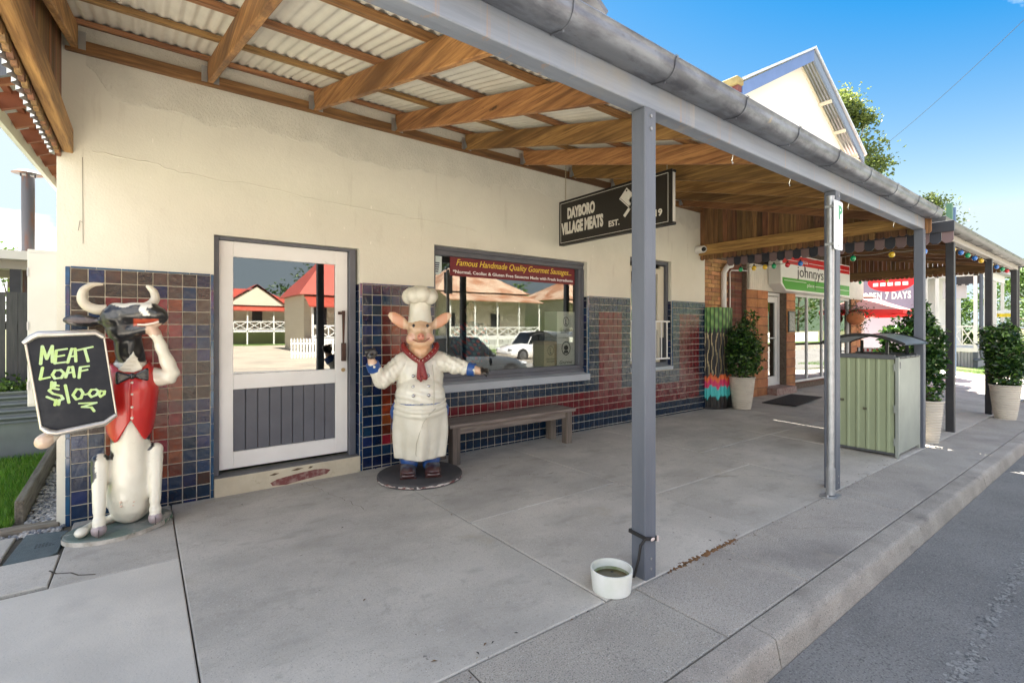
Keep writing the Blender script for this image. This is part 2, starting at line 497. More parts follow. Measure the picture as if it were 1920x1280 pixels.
# worn seam of bitumen along the road
mb = MB()
seam_m = M('worn_road_seam', (.34,.33,.30), .9, col2=(.26,.255,.235), nscale=26, lo=.40, hi=.62, bump=.5, bscale=80)
for i in range(2600):
    x = 2.0 + 13*R.random()**1.6
    wd = .012 + .010*abs(math.sin(x*2.1)) + (.006 if 3.6 < x < 4.7 else 0)
    y = -4.55 + .006*math.sin(x*1.7) + R.gauss(0, wd); r = R.uniform(.004, .013); z = rz_(x) - .0098 + R.uniform(0, .0014)
    k = R.choice((5,6,7)); a0 = R.uniform(0,6.28)
    mb.add([(x+r*R.uniform(.6,1.5)*math.cos(a0+6.283*j/k), y+r*R.uniform(.5,1.1)*math.sin(a0+6.283*j/k), z) for j in range(k)], [tuple(range(k))], R.choice((0,0,0,1)))
seam_m = [seam_m, M('worn_road_seam_dark', (.12,.118,.11), .9)]
sm = mb.build('road_seam', seam_m); sm['kind'] = 'structure'

pav = thing('pavement', None, None); pav['kind'] = 'structure'
base_m = M('joint_dirt', (.05,.045,.038), .95, col2=(.10,.085,.06), nscale=6)
XP = [-2, 0, .68, 2.9, 6, 9, 12, 15, 18, 22, 26, 30, 40, 60]
sheet('joint_bed', XP, [-3.95, -3.3, -1.6, 0, .6], lambda x, y: gz(x, y) - .022, base_m, None, pav)
def slab(x0, x1, y0, y1, mat, g=.0038, wob=0, name='slab', dz=0.):
    """one cast slab: bevelled arris, follows the fall of the pavement"""
    x0 += g; x1 -= g; y0 += g; y1 -= g
    nx = max(1, int((x1-x0)/.9)); ny = max(1, int((y1-y0)/.9))
    mb = MB(); e = .006
    tx = [x0, x0+e] + [x0+(x1-x0)*i/nx for i in range(1, nx)] + [x1-e, x1]
    ty = [y0, y0+e] + [y0+(y1-y0)*i/ny for i in range(1, ny)] + [y1-e, y1]
    J = {}
    def jit(i, j):
        if wob and (i in (0,1,len(tx)-1,len(tx)-2) or j in (0,1,len(ty)-1,len(ty)-2)):
            k = (round(tx[i],2), round(ty[j],2))
            return R.uniform(-wob, wob)
        return 0
    vs = []
    for j, y in enumerate(ty):
        for i, x in enumerate(tx):
            edge = i in (0, len(tx)-1) or j in (0, len(ty)-1)
            vs.append((x, y, gz(x, y) + dz - (.006 if edge else 0)))
    m = len(tx)
    fs = [(j*m+i, j*m+i+1, (j+1)*m+i+1, (j+1)*m+i) for j in range(len(ty)-1) for i in range(m-1)]
    b = len(vs)
    ring = [i for i in range(m)] + [j*m+m-1 for j in range(1, len(ty))] + [(len(ty)-1)*m+i for i in range(m-2, -1, -1)] + [j*m for j in range(len(ty)-2, 0, -1)]
    vs += [(vs[i][0], vs[i][1], vs[i][2]-.05) for i in ring]
    k = len(ring)
    fs += [(ring[i], b+i, b+(i+1)%k, ring[(i+1)%k]) for i in range(k)]
    mb.add(vs, fs)
    return mb.build(name, mat, pav)
JX = [.67, 2.483, 4.17, 5.93, 7.72, 9.5, 11.3, 13.1, 14.9, 16.7, 18.5]
for i in range(len(JX)-1):
    back = .02 if JX[i+1] < 9 else .5
    if i == 0: slab(JX[i], JX[i+1], -3.3, back, concrete)
    elif i == 1:
        slab(JX[i], JX[i+1], -1.92, back, concrete); slab(JX[i], JX[i+1], -3.3, -1.92, concrete, dz=.002)
    else:
        slab(JX[i], JX[i+1], -2.36 if i == 2 else -1.75, back, concrete); slab(JX[i], JX[i+1], -3.3, -2.36 if i == 2 else -1.75, concrete, dz=R.uniform(-.002,.002))
slab(.045, .67, -1.27, .05, concrete)
slab(-.55, .045, -1.22, -.69, concrete, g=.006)
slab(-.9, -.25, -.69, -.10, concrete, g=.006)
slab(-2.4, .67, -3.94, -1.27, concrete_pale)
jb = [.67, 1.6, 2.72, 3.62, 5.55, 7.4, 9.2, 11.1, 13.0, 14.9, 16.8, 18.5]
for i in range(len(jb)-1): slab(jb[i], jb[i+1], -3.86, -3.3, aggregate, dz=-.002)
# far driveway, sunlit
for i, x in enumerate((18.5, 20.4, 22.3)):
    slab(x, x+1.9, -3.86, 1.2, concrete_pale)
# kerb stones with a rounded nose
kx = [.67, 2.9, 5.3, 7.7, 10.1, 12.5, 14.9, 17.3, 20, 23, 26, 30, 36]
def kerb(x0, x1):
    prof = [(-3.87, -.06), (-3.87, -.003), (-3.972, -.006), (-3.992, -.012), (-4.004, -.026), (-4.011, -.06), (-4.03, -.16)]
    mb = MB(); nx = max(6, int((x1-x0)/.14))
    vs = []
    for i in range(nx+1):
        x = x0+.003 + (x1-x0-.006)*i/nx
        for k, (y, z) in enumerate(prof):
            q = R.uniform(-.006,.006) if k in (3,4,5) else 0
            vs.append((x, y+q, gz(x, min(y,-3.87)) + z + q*.6))
    p = len(prof)
    fs = [(i*p+k, i*p+k+1, (i+1)*p+k+1, (i+1)*p+k) for i in range(nx) for k in range(p-1)]
    fs += [tuple(range(p))[::-1], tuple(nx*p+k for k in range(p))]
    mb.add(vs, fs)
    mb.build('kerb_stone', kerb_m, pav, smooth=50)
for i in range(len(kx)-1): kerb(kx[i], kx[i+1])
kerb(-2.4, .67)
# rust coloured moss in the joint by the post, a fine crack near the corner
mb = MB()
ru = M('rusty_joint_growth', (.20,.095,.035), .95, col2=(.10,.06,.03), nscale=25, bump=.8, bscale=60)
for i in range(120):
    x = 3.02 + .82*R.random(); y = -3.3 + R.gauss(0, .012)
    r = R.uniform(.006, .018)*(1.2-abs(x-3.5))
    mb.ell((x, y, gz(x,y)-.003), (r, r*.8, r*.5), 6, 4)
o = mb.build('moss', ru, pav, smooth=80); o['kind'] = 'stuff'
mb = MB()
pts = [(.02,-.98),(.06,-1.06),(.13,-1.10),(.17,-1.17),(.25,-1.22)]
for a, b in zip(pts, pts[1:]):
    mb.beam((a[0],a[1],gz(*a)+.001), (b[0],b[1],gz(*b)+.001), .008, .003)
mb.build('crack', base_m, pav)
def crack(x, y, x1, y1, w=.005, n=26):
    mb = MB(); pts = []
    for k in range(n+1):
        t = k/n; pts.append((x+(x1-x)*t+R.gauss(0,.012), y+(y1-y)*t+R.gauss(0,.018)))
    for a, b in zip(pts, pts[1:]):
        q = w*R.uniform(.4,1.2); d = (Vector(b)-Vector(a)).normalized(); nn = Vector((-d.y,d.x))*q/2
        P = [Vector(a)-nn, Vector(b)-nn, Vector(b)+nn, Vector(a)+nn]
        mb.add([(p.x,p.y,gz(p.x,p.y)+.0025) for p in P], [(0,1,2,3)])
    mb.build('crack', base_m, pav)
crack(1.75,-.1,1.95,-1.2,.003); crack(3.2,-.95,4.15,-1.5,.003); crack(4.6,-2.0,5.9,-2.9,.003); crack(6.1,-.7,7.6,-1.2,.003); crack(4.3,-3.4,4.9,-3.8,.0025)
# a little leaf litter and grit blown along the kerb and joints
mb = MB()
for i in range(150):
    if i < 90: x = R.uniform(.9, 9.5); y = -3.3 + R.gauss(0, .05)
    elif i < 120: x = R.uniform(1.0, 9); y = -.03 - abs(R.gauss(0,.06))
    else: x = R.uniform(1, 9); y = R.uniform(-3.2, -.3)
    a = R.uniform(0,6.28); L = R.uniform(.006,.017); w = L*.35; z = gz(x,y)+.004
    c, s_ = math.cos(a), math.sin(a)
    mb.add([(x-c*L,y-s_*L,z),(x+s_*w,y-c*w,z+.004),(x+c*L,y+s_*L,z+.001),(x-s_*w,y+c*w,z+.004)], [(0,1,2,3)], R.choice((0,0,1)))
o = mb.build('leaf_litter', [M('dry_leaf', (.16,.10,.05), .8), M('dark_grit', (.06,.055,.05), .9)]); tag(o, 'scattered dry leaves and grit on the footpath', 'litter', kind='stuff')

# ------------------------------------------------------------------ left side yard: lawn, gravel, edging sleepers, service lid
sheet('garden_soil', [-14, -3, -.33], [-.05, 3, 9, 30], lambda x, y: -.03, lawn_m)
def blades(n, sx, sy, h, mat, name, dens=None, z=0.):
    xs = np.array([sx() for _ in range(n)]); ys = np.array([sy() for _ in range(n)])
    hs = h * NR.uniform(.5, 1.25, n); a = NR.uniform(0, 6.28, n); w = .004
    le = NR.uniform(.15, .8, n)*hs; la = NR.uniform(0, 6.28, n)
    V = np.empty((n, 3, 3))
    V[:,0] = np.stack([xs-w*np.cos(a), ys-w*np.sin(a), np.full(n, z)], 1)
    V[:,1] = np.stack([xs+w*np.cos(a), ys+w*np.sin(a), np.full(n, z)], 1)
    V[:,2] = np.stack([xs+le*np.cos(la), ys+le*np.sin(la), z+hs], 1)
    me = bpy.data.meshes.new(name)
    me.from_pydata(V.reshape(-1,3).tolist(), [], np.arange(n*3).reshape(-1,3).tolist())
    me.materials.append(mat)
    at = me.attributes.new('lv', 'FLOAT', 'FACE'); at.data.foreach_set('value', NR.uniform(0,1,n))
    o = link(name, me); return o
def leafmat(name, c1, c2, c3, rough=.5, transl=.35):
    m = bpy.data.materials.new(name); m.use_nodes = True
    N, L = m.node_tree.nodes, m.node_tree.links
    b = N['Principled BSDF']; b.inputs['Roughness'].default_value = rough
    a = N.new('ShaderNodeAttribute'); a.attribute_name = 'lv'
    r = N.new('ShaderNodeValToRGB')
    r.color_ramp.elements[0].color = (*c1, 1); r.color_ramp.elements[1].color = (*c3, 1)
    e = r.color_ramp.elements.new(.6); e.color = (*c2, 1)
    L.new(a.outputs['Fac'], r.inputs['Fac']); L.new(r.outputs['Color'], b.inputs['Base Color'])
    t = N.new('ShaderNodeBsdfTranslucent'); L.new(r.outputs['Color'], t.inputs['Color'])
    mx = N.new('ShaderNodeMixShader'); mx.inputs['Fac'].default_value = transl
    o = N['Material Output']
    L.new(b.outputs[0], mx.inputs[1]); L.new(t.outputs[0], mx.inputs[2]); L.new(mx.outputs[0], o.inputs['Surface'])
    return m
grass_m = leafmat('grass_blades', (.06,.17,.012), (.12,.30,.02), (.24,.36,.05))
o = blades(26000, lambda: -.34 - 1.6*R.random()**1.2, lambda: .2 + 4.2*R.random()**1.4, .07, grass_m, 'lawn_grass', z=-.03)
tag(o, 'bright green lawn beside the tiled shop corner', 'grass', kind='stuff')
# gravel strip
mb = MB()
for i in range(2600):
    y = -.02 + 3.4*R.random()**1.3; x = -.005 - (.24 + .03*y)*R.random()
    if i > 2350: x = -.02 - .42*R.random(); y = -.03 - .07*R.random()
    r = R.uniform(.009, .019)
    q = Matrix.Rotation(R.uniform(0, 6.28), 3, 'Z') @ Matrix.Rotation(R.uniform(-.5,.5), 3, 'X')
    mb.ell((x, y, -.022 + R.uniform(0, .018)), (r*R.uniform(.9,1.5), r, r*.65), 6, 4, rot=q, mi=R.choice((0,0,1,2)))
peb = [M('pebble_grey', (.26,.25,.24), .8), M('pebble_pale', (.44,.41,.38), .8), M('pebble_blue', (.15,.16,.18), .8)]
o = mb.build('gravel', peb, smooth=80); tag(o, 'grey gravel strip between tiled wall and timber edging', 'gravel', kind='stuff')
sheet('gravel_bed', [-.33, -.0], [-.12, 1.5, 6], lambda x, y: -.028, M('gravel_dirt', (.12,.11,.10), .95))
old = M('weathered_sleeper', (.20,.175,.14), .9, col2=(.085,.07,.055), nscale=3, stretch=(14,1,14), rnd=.12, bump=[(.8,4,(14,1,14))])
oldx = M('weathered_sleeper_across', (.24,.21,.17), .9, col2=(.10,.085,.065), nscale=3, stretch=(1,14,14), rnd=.12, bump=[(.8,4,(1,14,14))])
mb = MB(); mb.beam((-.297, .30, .05), (-.40, 4.2, .05), .055, .22)
o = mb.build('timber_edging', old, bev=.008); tag(o, 'weathered grey timber sleeper edging the lawn, running back along gravel', 'edging', 'garden edging timbers')
mb = MB(); mb.beam((-.62, .06, -.005), (-.03, .03, -.005), .09, .07)
o = mb.build('timber_edging', oldx, bev=.01); tag(o, 'short weathered timber lying across the end of the gravel by the pavement', 'edging', 'garden edging timbers')
lid_m = M('green_grey_lid', (.085,.115,.12), .6, col2=(.065,.085,.09), nscale=20, bump=[(.5,120,(1,1,1))])
t = thing('service_lid', 'flat green-grey plastic service lid set in the pavement near the cow', 'lid')
mb = MB()
P4 = [(-.20,-.12),(.035,-.19),(.02,-.62),(-.02,-.68),(-.235,-.66)]
mb.prism(P4, (0,0,-.03), (1,0,0), (0,1,0), (0,0,1), .034+.004)
mb.build('lid_panel', lid_m, t, bev=.003)
mb = MB()
for k in range(3):
    for j in range(4+k): mb.box(-.115+.018*j, -.103+.018*j, -.40-.03*k, -.385-.03*k, .0085, .0095)
mb.build('lettering', M('lid_letters', (.03,.04,.045), .6), t)
# ------------------------------------------------------------------ the butcher's shop
shop = thing('butcher_shop', 'cream rendered butcher shop with blue and oxblood tiled dado', 'shop')
def wall_grid(mb, x0, x1, z0, z1, holes, y, depth=.12, mi=0, flip=1):
    """front face at y with openings cut out, and their reveals going back by depth"""
    xs = sorted({x0, x1, *[h[0] for h in holes], *[h[1] for h in holes]})
    zs = sorted({z0, z1, *[h[2] for h in holes], *[h[3] for h in holes]})
    for i in range(len(xs)-1):
        for j in range(len(zs)-1):
            cx, cz = (xs[i]+xs[i+1])/2, (zs[j]+zs[j+1])/2
            if any(h[0] < cx < h[1] and h[2] < cz < h[3] for h in holes): continue
            mb.quad((xs[i],y,zs[j]), (xs[i+1],y,zs[j]), (xs[i+1],y,zs[j+1]), (xs[i],y,zs[j+1]), mi)
    for a, b, c, d in holes:
        e = y + depth
        mb.quad((a,y,c),(a,y,d),(a,e,d),(a,e,c), mi); mb.quad((b,y,d),(b,y,c),(b,e,c),(b,e,d), mi)
        mb.quad((a,y,d),(b,y,d),(b,e,d),(a,e,d), mi); mb.quad((a,y,c),(a,e,c),(b,e,c),(b,y,c), mi)
DOOR = (.985, 2.31, -.1, 2.36); WIN = (3.2, 5.76, .84, 2.50); WIN2 = (6.75, 7.87, .86, 2.68)
mb = MB()
wall_grid(mb, -.05, 8.93, -.15, 3.42, [DOOR, WIN, WIN2], 0, .13)
mb.quad((-.05,0,-.15), (-.05,0,4.3), (-.05,9,4.3), (-.05,9,-.15))          # left flank
mb.quad((8.93,0,-.15), (8.93,9,-.15), (8.93,9,4.3), (8.93,0,4.3))
mb.quad((-.05,9,-.15), (-.05,9,4.3), (8.93,9,4.3), (8.93,9,-.15))
mb.build('wall', plaster, shop)
mb = MB()                                                                   # rough band of older render under the roof
NB = 160
vs = []
for i in range(NB+1):
    x = .12 + (8.92-.12)*i/NB
    lo = 3.33 + .04*math.sin(x*1.7) + .03*math.sin(x*4.1+1) + .02*math.sin(x*11) + R.uniform(-.02,.02) + (.0 if x > .3 else (.3-x)*1.2)
    vs += [(x, .0, lo), (x, -.004, lo+.014), (x, -.004, 4.3)]
for i in range(NB):
    a = i*3; mb.add([], [])
mb.add(vs, [(i*3+k, i*3+3+k, i*3+4+k, i*3+1+k) for i in range(NB) for k in (0,1)])
mb.build('rough_render', plaster_rough, shop)
mb = MB(); mb.quad((-.05,0,3.42),(8.93,0,3.42),(8.93,0,4.3),(-.05,0,4.3)); mb.build('upper_wall', plaster, shop)
# parapet gable and roof above the awning
mb = MB()
mb.prism([(-.05,4.3),(5.75,4.3),(5.75,6.25),(2.85,8.0),(-.05,6.25)], (0,.02,0), (1,0,0), (0,0,1), (0,1,0), .25)
mb.build('gable_wall', plaster_white, shop)
mb = MB()
for (xa, za, xb, zb) in ((-.25,6.18,2.85,8.1), (2.85,8.1,5.95,6.18)):
    mb.beam((xa,.02,za), (xb,.02,zb), .5, .08)
mb.build('gable_capping', grey_paint, shop)
mb = MB(); mb.prism([(-.05,4.3),(5.75,4.3),(5.75,6.2),(2.85,7.95),(-.05,6.2)], (0,.27,0), (1,0,0), (0,0,1), (0,1,0), 7); mb.box(5.75,8.93,.3,9,4.2,4.4)
mb.build('roof', zinc, shop)
# interior
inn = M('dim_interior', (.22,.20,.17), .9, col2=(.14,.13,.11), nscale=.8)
mb = MB()
mb.quad((.2,3.6,0),(8.8,3.6,0),(8.8,3.6,3.2),(.2,3.6,3.2)); mb.quad((.2,.14,3.2),(8.8,.14,3.2),(8.8,3.6,3.2),(.2,3.6,3.2))
mb.quad((.2,.14,.1),(8.8,.14,.1),(8.8,3.6,.1),(.2,3.6,.1)); mb.quad((.2,.14,0),(.2,3.6,0),(.2,3.6,3.2),(.2,.14,3.2)); mb.quad((8.8,.14,0),(8.8,3.6,0),(8.8,3.6,3.2),(8.8,.14,3.2))
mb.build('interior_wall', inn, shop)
# ---- dado tiles
PT = .109; TOP = 1.985; ROWS = 18
def red_at(row, col, red_cols):
    if 13 <= row <= 15: return True if red_cols is not None else True
    return red_cols is not None and 2 <= row <= 15 and red_cols[0] <= col <= red_cols[1]
tiles = []                     # (x0, x1, z0, z1, red)
def pier(x0, x1, red_cols, ncol, edge_blue=(), brown=0):
    w = (x1-x0)/ncol
    for c in range(ncol):
        for r in range(ROWS+1):
            z1 = TOP - r*PT; z0 = z1-PT
            if r == ROWS: z0 = max(-.08, z0)
            red = 2 <= r <= 15 and red_cols[0] <= c <= red_cols[1]
            if 13 <= r <= 15 and c not in edge_blue: red = True
            tiles.append((x0+c*w, x0+(c+1)*w, z0, z1, red if red or R.random() > brown*(1.25 if r < 4 else .7 if r < 12 else .1) else 2))
pier(.03, .958, (2,6), 9, edge_blue=(0,1,7,8), brown=.6)
pier(2.342, 3.2, (2,5), 8, edge_blue=(0,1))
pier(5.80, 6.75, (2,6), 9)
pier(7.90, 8.93, (2,7), 10, edge_blue=(8,9))
def band(x0, x1, ztop):
    n = round((x1-x0)/PT); w = (x1-x0)/n
    for c in range(n):
        for r in range(ROWS+1):
            z1 = TOP - r*PT; z0 = z1-PT
            if z1 > ztop + .001 and z0 > ztop - .02: continue
            if r == ROWS: z0 = -.08
            tiles.append((x0+c*w, x0+(c+1)*w, z0, min(z1, ztop), 13 <= r <= 15))
band(3.2, 5.80, .745); band(6.75, 7.90, .80)
CP = Vector(cam.location)
tiles.sort(key=lambda t: (Vector(((t[0]+t[1])/2, 0, (t[2]+t[3])/2))-CP).length)
def tile_into(mb, x0, x1, z0, z1, g=.0028, y0=-.004, d=.006, e=.003, tw=0, tn=0, mi=0):
    x0 += g; x1 -= g; z0 += g; z1 -= g
    yf = y0 - d
    a = [(x0,y0,z0),(x1,y0,z0),(x1,y0,z1),(x0,y0,z1)]
    f = []
    for i, (x, z) in enumerate(((x0+e,z0+e),(x1-e,z0+e),(x1-e,z1-e),(x0+e,z1-e))):
        f.append((x, yf + tw*(1 if i in (1,2) else -1) + tn*(1 if i > 1 else -1), z))
    mb.add(a+f, [(4,5,6,7),(0,1,5,4),(1,2,6,5),(2,3,7,6),(3,0,4,7)], mi)
proto = {}
for i, (x0, x1, z0, z1, red) in enumerate(tiles[:300]):
    key = (round(x1-x0,4), round(z1-z0,3), red, R.randrange(4))
    if key not in proto:
        mb = MB(); tile_into(mb, 0, x1-x0, 0, z1-z0, tw=R.uniform(-.0014,.0014), tn=R.uniform(-.0014,.0014))
        proto[key] = mb.mesh('tile', tile_brown_refl if red == 2 else tile_red if red else tile_blue)
    link('tile', proto[key], shop, (x0, 0, z0))
mb = MB()
for (x0, x1, z0, z1, red) in tiles[300:]:
    tile_into(mb, x0, x1, z0, z1, tw=R.uniform(-.0014,.0014), tn=R.uniform(-.0014,.0014), mi=int(red))
o = mb.build('tile_field', [tile_blue, tile_red, tile_brown_refl], shop); o['kind'] = 'stuff'
for a, b, zt in ((.0,.985,TOP),(2.31,3.2,TOP),(5.76,6.75,TOP),(7.87,8.93,TOP),(3.2,5.76,.745),(6.75,7.87,.80)):
    mb = MB(); mb.box(a, b, -.004, .0, -.12, zt); mb.build('grout_bed', grout, shop)
# blue quarter-round trims
def trimv(x, w, z0, z1):
    n = max(1, round((z1-z0)/.152))
    for k in range(n):
        mb = MB(); mb.box(x, x+w, -.011, .03, z0+(z1-z0)*k/n+.0015, z0+(z1-z0)*(k+1)/n-.0015); mb.build('edge_trim', tile_trim, shop, bev=.003)
trimv(0., .028, -.08, TOP+.012); trimv(.960, .024, -.08, TOP+.012); trimv(2.312, .026, -.08, TOP+.012)
trimv(5.762, .034, .745, TOP+.012); trimv(7.872, .026, .8, TOP+.012)
for a, b in ((.03,.958),(2.34,3.2),(5.80,6.75),(7.9,8.93)):
    n = max(1, round((b-a)/.152))
    for k in range(n):
        mb = MB(); mb.box(a+(b-a)*k/n+.001, a+(b-a)*(k+1)/n-.001, -.011, .0, TOP+.001, TOP+.014); mb.build('edge_trim', tile_trim, shop, bev=.003)
                                        # tiled reveals beside door and windows
for x, z0, sgn in ((5.758, .84, 1), (7.868, .86, 1), (2.308, -.05, 1)):
    z = z0
    while z < TOP:
        mb = MB(); mb.box(x-.008, x, .004, .122, z+.002, min(z+PT-.002, TOP)); z += PT; mb.build('reveal_tile', tile_blue, shop)
# ---- doorstep
step_m = M('painted_step', (.55,.49,.36), .8, col2=(.46,.40,.29), nscale=3, lo=.4, hi=.6, stain=[(9,.62,.70,(.30,.25,.17),.6,(1,1,1)), (4,.70,.73,(.75,.72,.66),.7,(1,1,2))], bump=[(.3,30,(1,1,1))])
mb = MB(); mb.box(.985, 2.312, -.035, .20, -.10, .165); o = mb.build('doorstep', step_m, shop, bev=.008)
mb = MB()
pat = [(1.46,.03),(1.58,.018),(1.72,.035),(1.86,.045),(1.96,.055),(2.0,.09),(1.93,.112),(1.84,.118),(1.74,.112),(1.62,.10),(1.5,.085),(1.44,.06)]
mb.prism(pat, (0,-.0352,-.012), (1,0,0), (0,0,1), (0,-1,0), .0015)
mb.build('bare_patch', M('bare_red_step', (.17,.055,.05), .9, col2=(.30,.2,.17), nscale=22, lo=.45, hi=.65), o)
mb = MB()
for (a, b, z) in ((1.43,1.52,.128),(1.62,1.74,.140),(1.78,1.83,.139)):
    mb.prism([(a,z-.008),((a+b)/2,z-.014),(b,z),((a+b)/2,z+.008)], (0,-.0352,0), (1,0,0), (0,0,1), (0,-1,0), .0012)
mb.build('chip', M('step_chip', (.11,.07,.04), .9), o)
mb = MB(); mb.box(.99, 2.305, -.028, .125, .1655, .170); mb.build('threshold_top', M('grey_step_top', (.17,.165,.16), .8, col2=(.13,.13,.13), nscale=6, bump=.2, bscale=60), o)
# ---- door
door = MB()
fr = MB()
fr.box(.987, 1.03, .05, .15, .17, 2.357); fr.box(2.222, 2.29, .05, .15, .17, 2.357); fr.box(1.03, 2.222, .052, .15, 2.33, 2.357)
fr.build('door_frame', grey_paint, shop, bev=.004)
DX0, DX1, DZ0, DZ1 = 1.034, 2.218, .205, 2.328
a, b = 1.15, 2.092
door.box(DX0, a, .10, .145, DZ0, DZ1); door.box(b, DX1, .10, .145, DZ0, DZ1)
door.box(a, b, .101, .144, DZ0, .36); door.box(a, b, .101, .144, .942, 1.085); door.box(a, b, .101, .144, 2.185, DZ1)
dr = door.build('door', white_paint, shop, bev=.004)
for k in range(9):
    w = (b-a)/9
    mb = MB(); mb.box(a+k*w+.0025, a+(k+1)*w-.0025, .118+R.uniform(-.001,.001), .135, .36, .942)
    mb.build('panel_board', grey_paint, dr, bev=.003)
mb = MB(); mb.box(a, b, .124, .128, 1.085, 2.185)
mb.build('glass_pane', glass('door_glass', .24, (.25,.27,.27), wob=.14), dr)
rust = M('dark_iron', (.055,.035,.028), .6, .4, col2=(.09,.045,.03), nscale=20)
mb = MB(); mb.box(2.115, 2.155, .078, .10, 1.66, 1.69); mb.prism([(2.150,1.70),(2.182,1.70),(2.172,1.36),(2.158,1.36)], (0,.062,0), (1,0,0), (0,0,1), (0,1,0), .02); mb.box(2.148,2.19,.058,.098,1.17,1.36)
mb.build('handle', rust, dr, bev=.003)
mb = MB(); mb.tube([(2.17,.10,1.075),(2.17,.092,1.075)], .021, 16); mb.build('lock', M('brass_lock', (.55,.42,.22), .35, .9), dr, smooth=40)
# ---- big window
fm = M('window_frame_grey', (.10,.105,.125), .5, col2=(.085,.09,.105), nscale=4)
mb = MB()
x0, x1, z0, z1 = 3.202, 5.758, .842, 2.498
mb.box(x0, x1, .06, .17, z1-.045, z1); mb.box(x0, x1, .075, .17, z1-.10, z1-.045); mb.box(x0, x1, .06, .17, z0, z0+.07); mb.box(x0, x1, .075, .17, z0+.07, z0+.125)
mb.box(x0, x0+.05, .062, .17, z0+.125, z1-.10); mb.box(x1-.05, x1, .062, .17, z0+.125, z1-.10); mb.box(x1-.1, x1-.05, .077, .17, z0+.125, z1-.10)
wf = mb.build('window_frame', fm, shop, bev=.003)
mb = MB(); mb.box(3.25, 5.66, .138, .142, .965, 2.40); mb.build('glass_pane', glass('window_glass', .12, (.86,.88,.86), wob=.10), wf)
sill_m = M('pale_blue_sill', (.40,.43,.46), .55, col2=(.36,.39,.42), nscale=4)
mb = MB(); mb.prism([(-.035,.745),(-.035,.838),(.06,.862),(.06,.745)], (3.2,0,0), (0,1,0), (0,0,1), (1,0,0), 2.597)
mb.build('window_sill', sill_m, shop, bev=.004)
mb = MB(); mb.box(3.21, 5.755, -.028, .058, .8425, .866); 
# ---- second window, half behind the post
mb = MB()
x0, x1, z0, z1 = 6.752, 7.868, .862, 2.678
mb.box(x0, x1, .06, .17, z1-.06, z1); mb.box(x0, x0+.06, .062, .17, z0, z1-.06); mb.box(x1-.06, x1, .062, .17, z0, z1-.06); mb.box(x0+.06, x1-.06, .063, .17, z0, z0+.06)
wf2 = mb.build('window_frame', fm, shop, bev=.003)
cream_s = M('cream_sash', (.62,.58,.46), .5)
mb = MB()
def rect(mb, x0, x1, z0, z1, w, y0, y1):
    mb.box(x0, x1, y0, y1, z1-w, z1); mb.box(x0, x1, y0, y1, z0, z0+w); mb.box(x0, x0+w, y0, y1, z0+w, z1-w); mb.box(x1-w, x1, y0, y1, z0+w, z1-w)
rect(mb, x0+.062, x1-.16, 1.55, 2.55, .09, .10, .14); rect(mb, x0+.062, x1-.16, z0+.062, 1.56, .07, .12, .16); mb.box(x1-.16, x1-.062, .11, .15, 1.35, 2.6)
mb.build('sash', cream_s, wf2, bev=.003)
mb = MB(); mb.box(x0+.1, x1-.2, .128, .132, .95, 2.5); mb.build('glass_pane', glass('window_glass_two', .2, (.6,.6,.55)), wf2)
mb = MB()
mb.box(6.76, 7.84, .005, .03, 1.62, 1.645); mb.box(6.76, 7.84, .005, .03, .98, 1.005)
for k in range(7): mb.box(6.80+k*.16, 6.815+k*.16, .008, .026, 1.005, 1.62)
mb.build('window_guard', white_paint, wf2)
mb = MB(); mb.prism([(-.035,.80),(-.035,.858),(.06,.875),(.06,.80)], (6.752,0,0), (0,1,0), (0,0,1), (1,0,0), 1.13); mb.build('window_sill', sill_m, shop, bev=.004)
# ---- thin wire hanging on the render
mb = MB(); mb.tube([(.10,-.006,2.86),(.102,-.006,2.45),(.103,-.006,2.18)], .0018, 5); mb.tube([(.075,-.006,2.28),(.085,-.006,2.36),(.103,-.006,2.345)], .0018, 5)
o = mb.build('wall_wire', M('old_wire', (.2,.17,.14), .7)); tag(o, 'thin loose wire with a hook hanging down the cream wall at its left end', 'wire')
# ------------------------------------------------------------------ things in and on the window
red_ban = M('banner_red', (.145,.008,.014), .5); yel = M('banner_yellow', (.85,.62,.05), .5); wht = M('print_white', (.80,.79,.76), .5)
def onwin(px): return px
t = thing('window_banner', 'dark red sausage banner with yellow script across the top of the window', 'banner')
mb = MB(); mb.box(3.49, 5.63, .133, .137, 2.165, 2.405); mb.build('banner_sheet', red_ban, t)
text('Famous Handmade Quality Gourmet Sausages...', 'lettering', yel, t, (4.57,.1325,2.325), (1,0,0), (0,0,1), h=.105, w=1.98, shear=.32, bold=.0, depth=.0006)
text('*Normal, Ceoliac & Gluten Free Sausages Made with Fresh Ingredients', 'lettering', wht, t, (4.56,.1325,2.215), (1,0,0), (0,0,1), h=.055, w=2.06, bold=.02, depth=.0006)
t = thing('window_sticker', 'small pale shield-shaped sticker in the top left of the window', 'sticker')
mb = MB(); pol = [(-.055,.11),(.075,.11),(.075,-.06)] + [(.01+.065*math.cos(a), -.06-.055*math.sin(a)) for a in np.linspace(.3, 2.84, 8)] + [(-.055,-.06)]
mb.prism(pol, (3.30,.137,2.28), (1,0,0), (0,0,1), (0,-1,0), .002); mb.build('sticker_sheet', M('sticker_pale', (.62,.72,.70), .5), t)
mb = MB()
for k in range(5): mb.box(3.275+.004*k, 3.345-.004*k, .1335, .1345, 2.30-.026*k, 2.315-.026*k)
mb.build('sticker_print', M('sticker_navy', (.03,.04,.08), .5), t)
card = M('brown_carton', (.42,.34,.22), .8, col2=(.38,.30,.2), nscale=5); cardw = M('white_carton', (.66,.65,.60), .7); ink = M('carton_ink', (.03,.03,.03), .6)
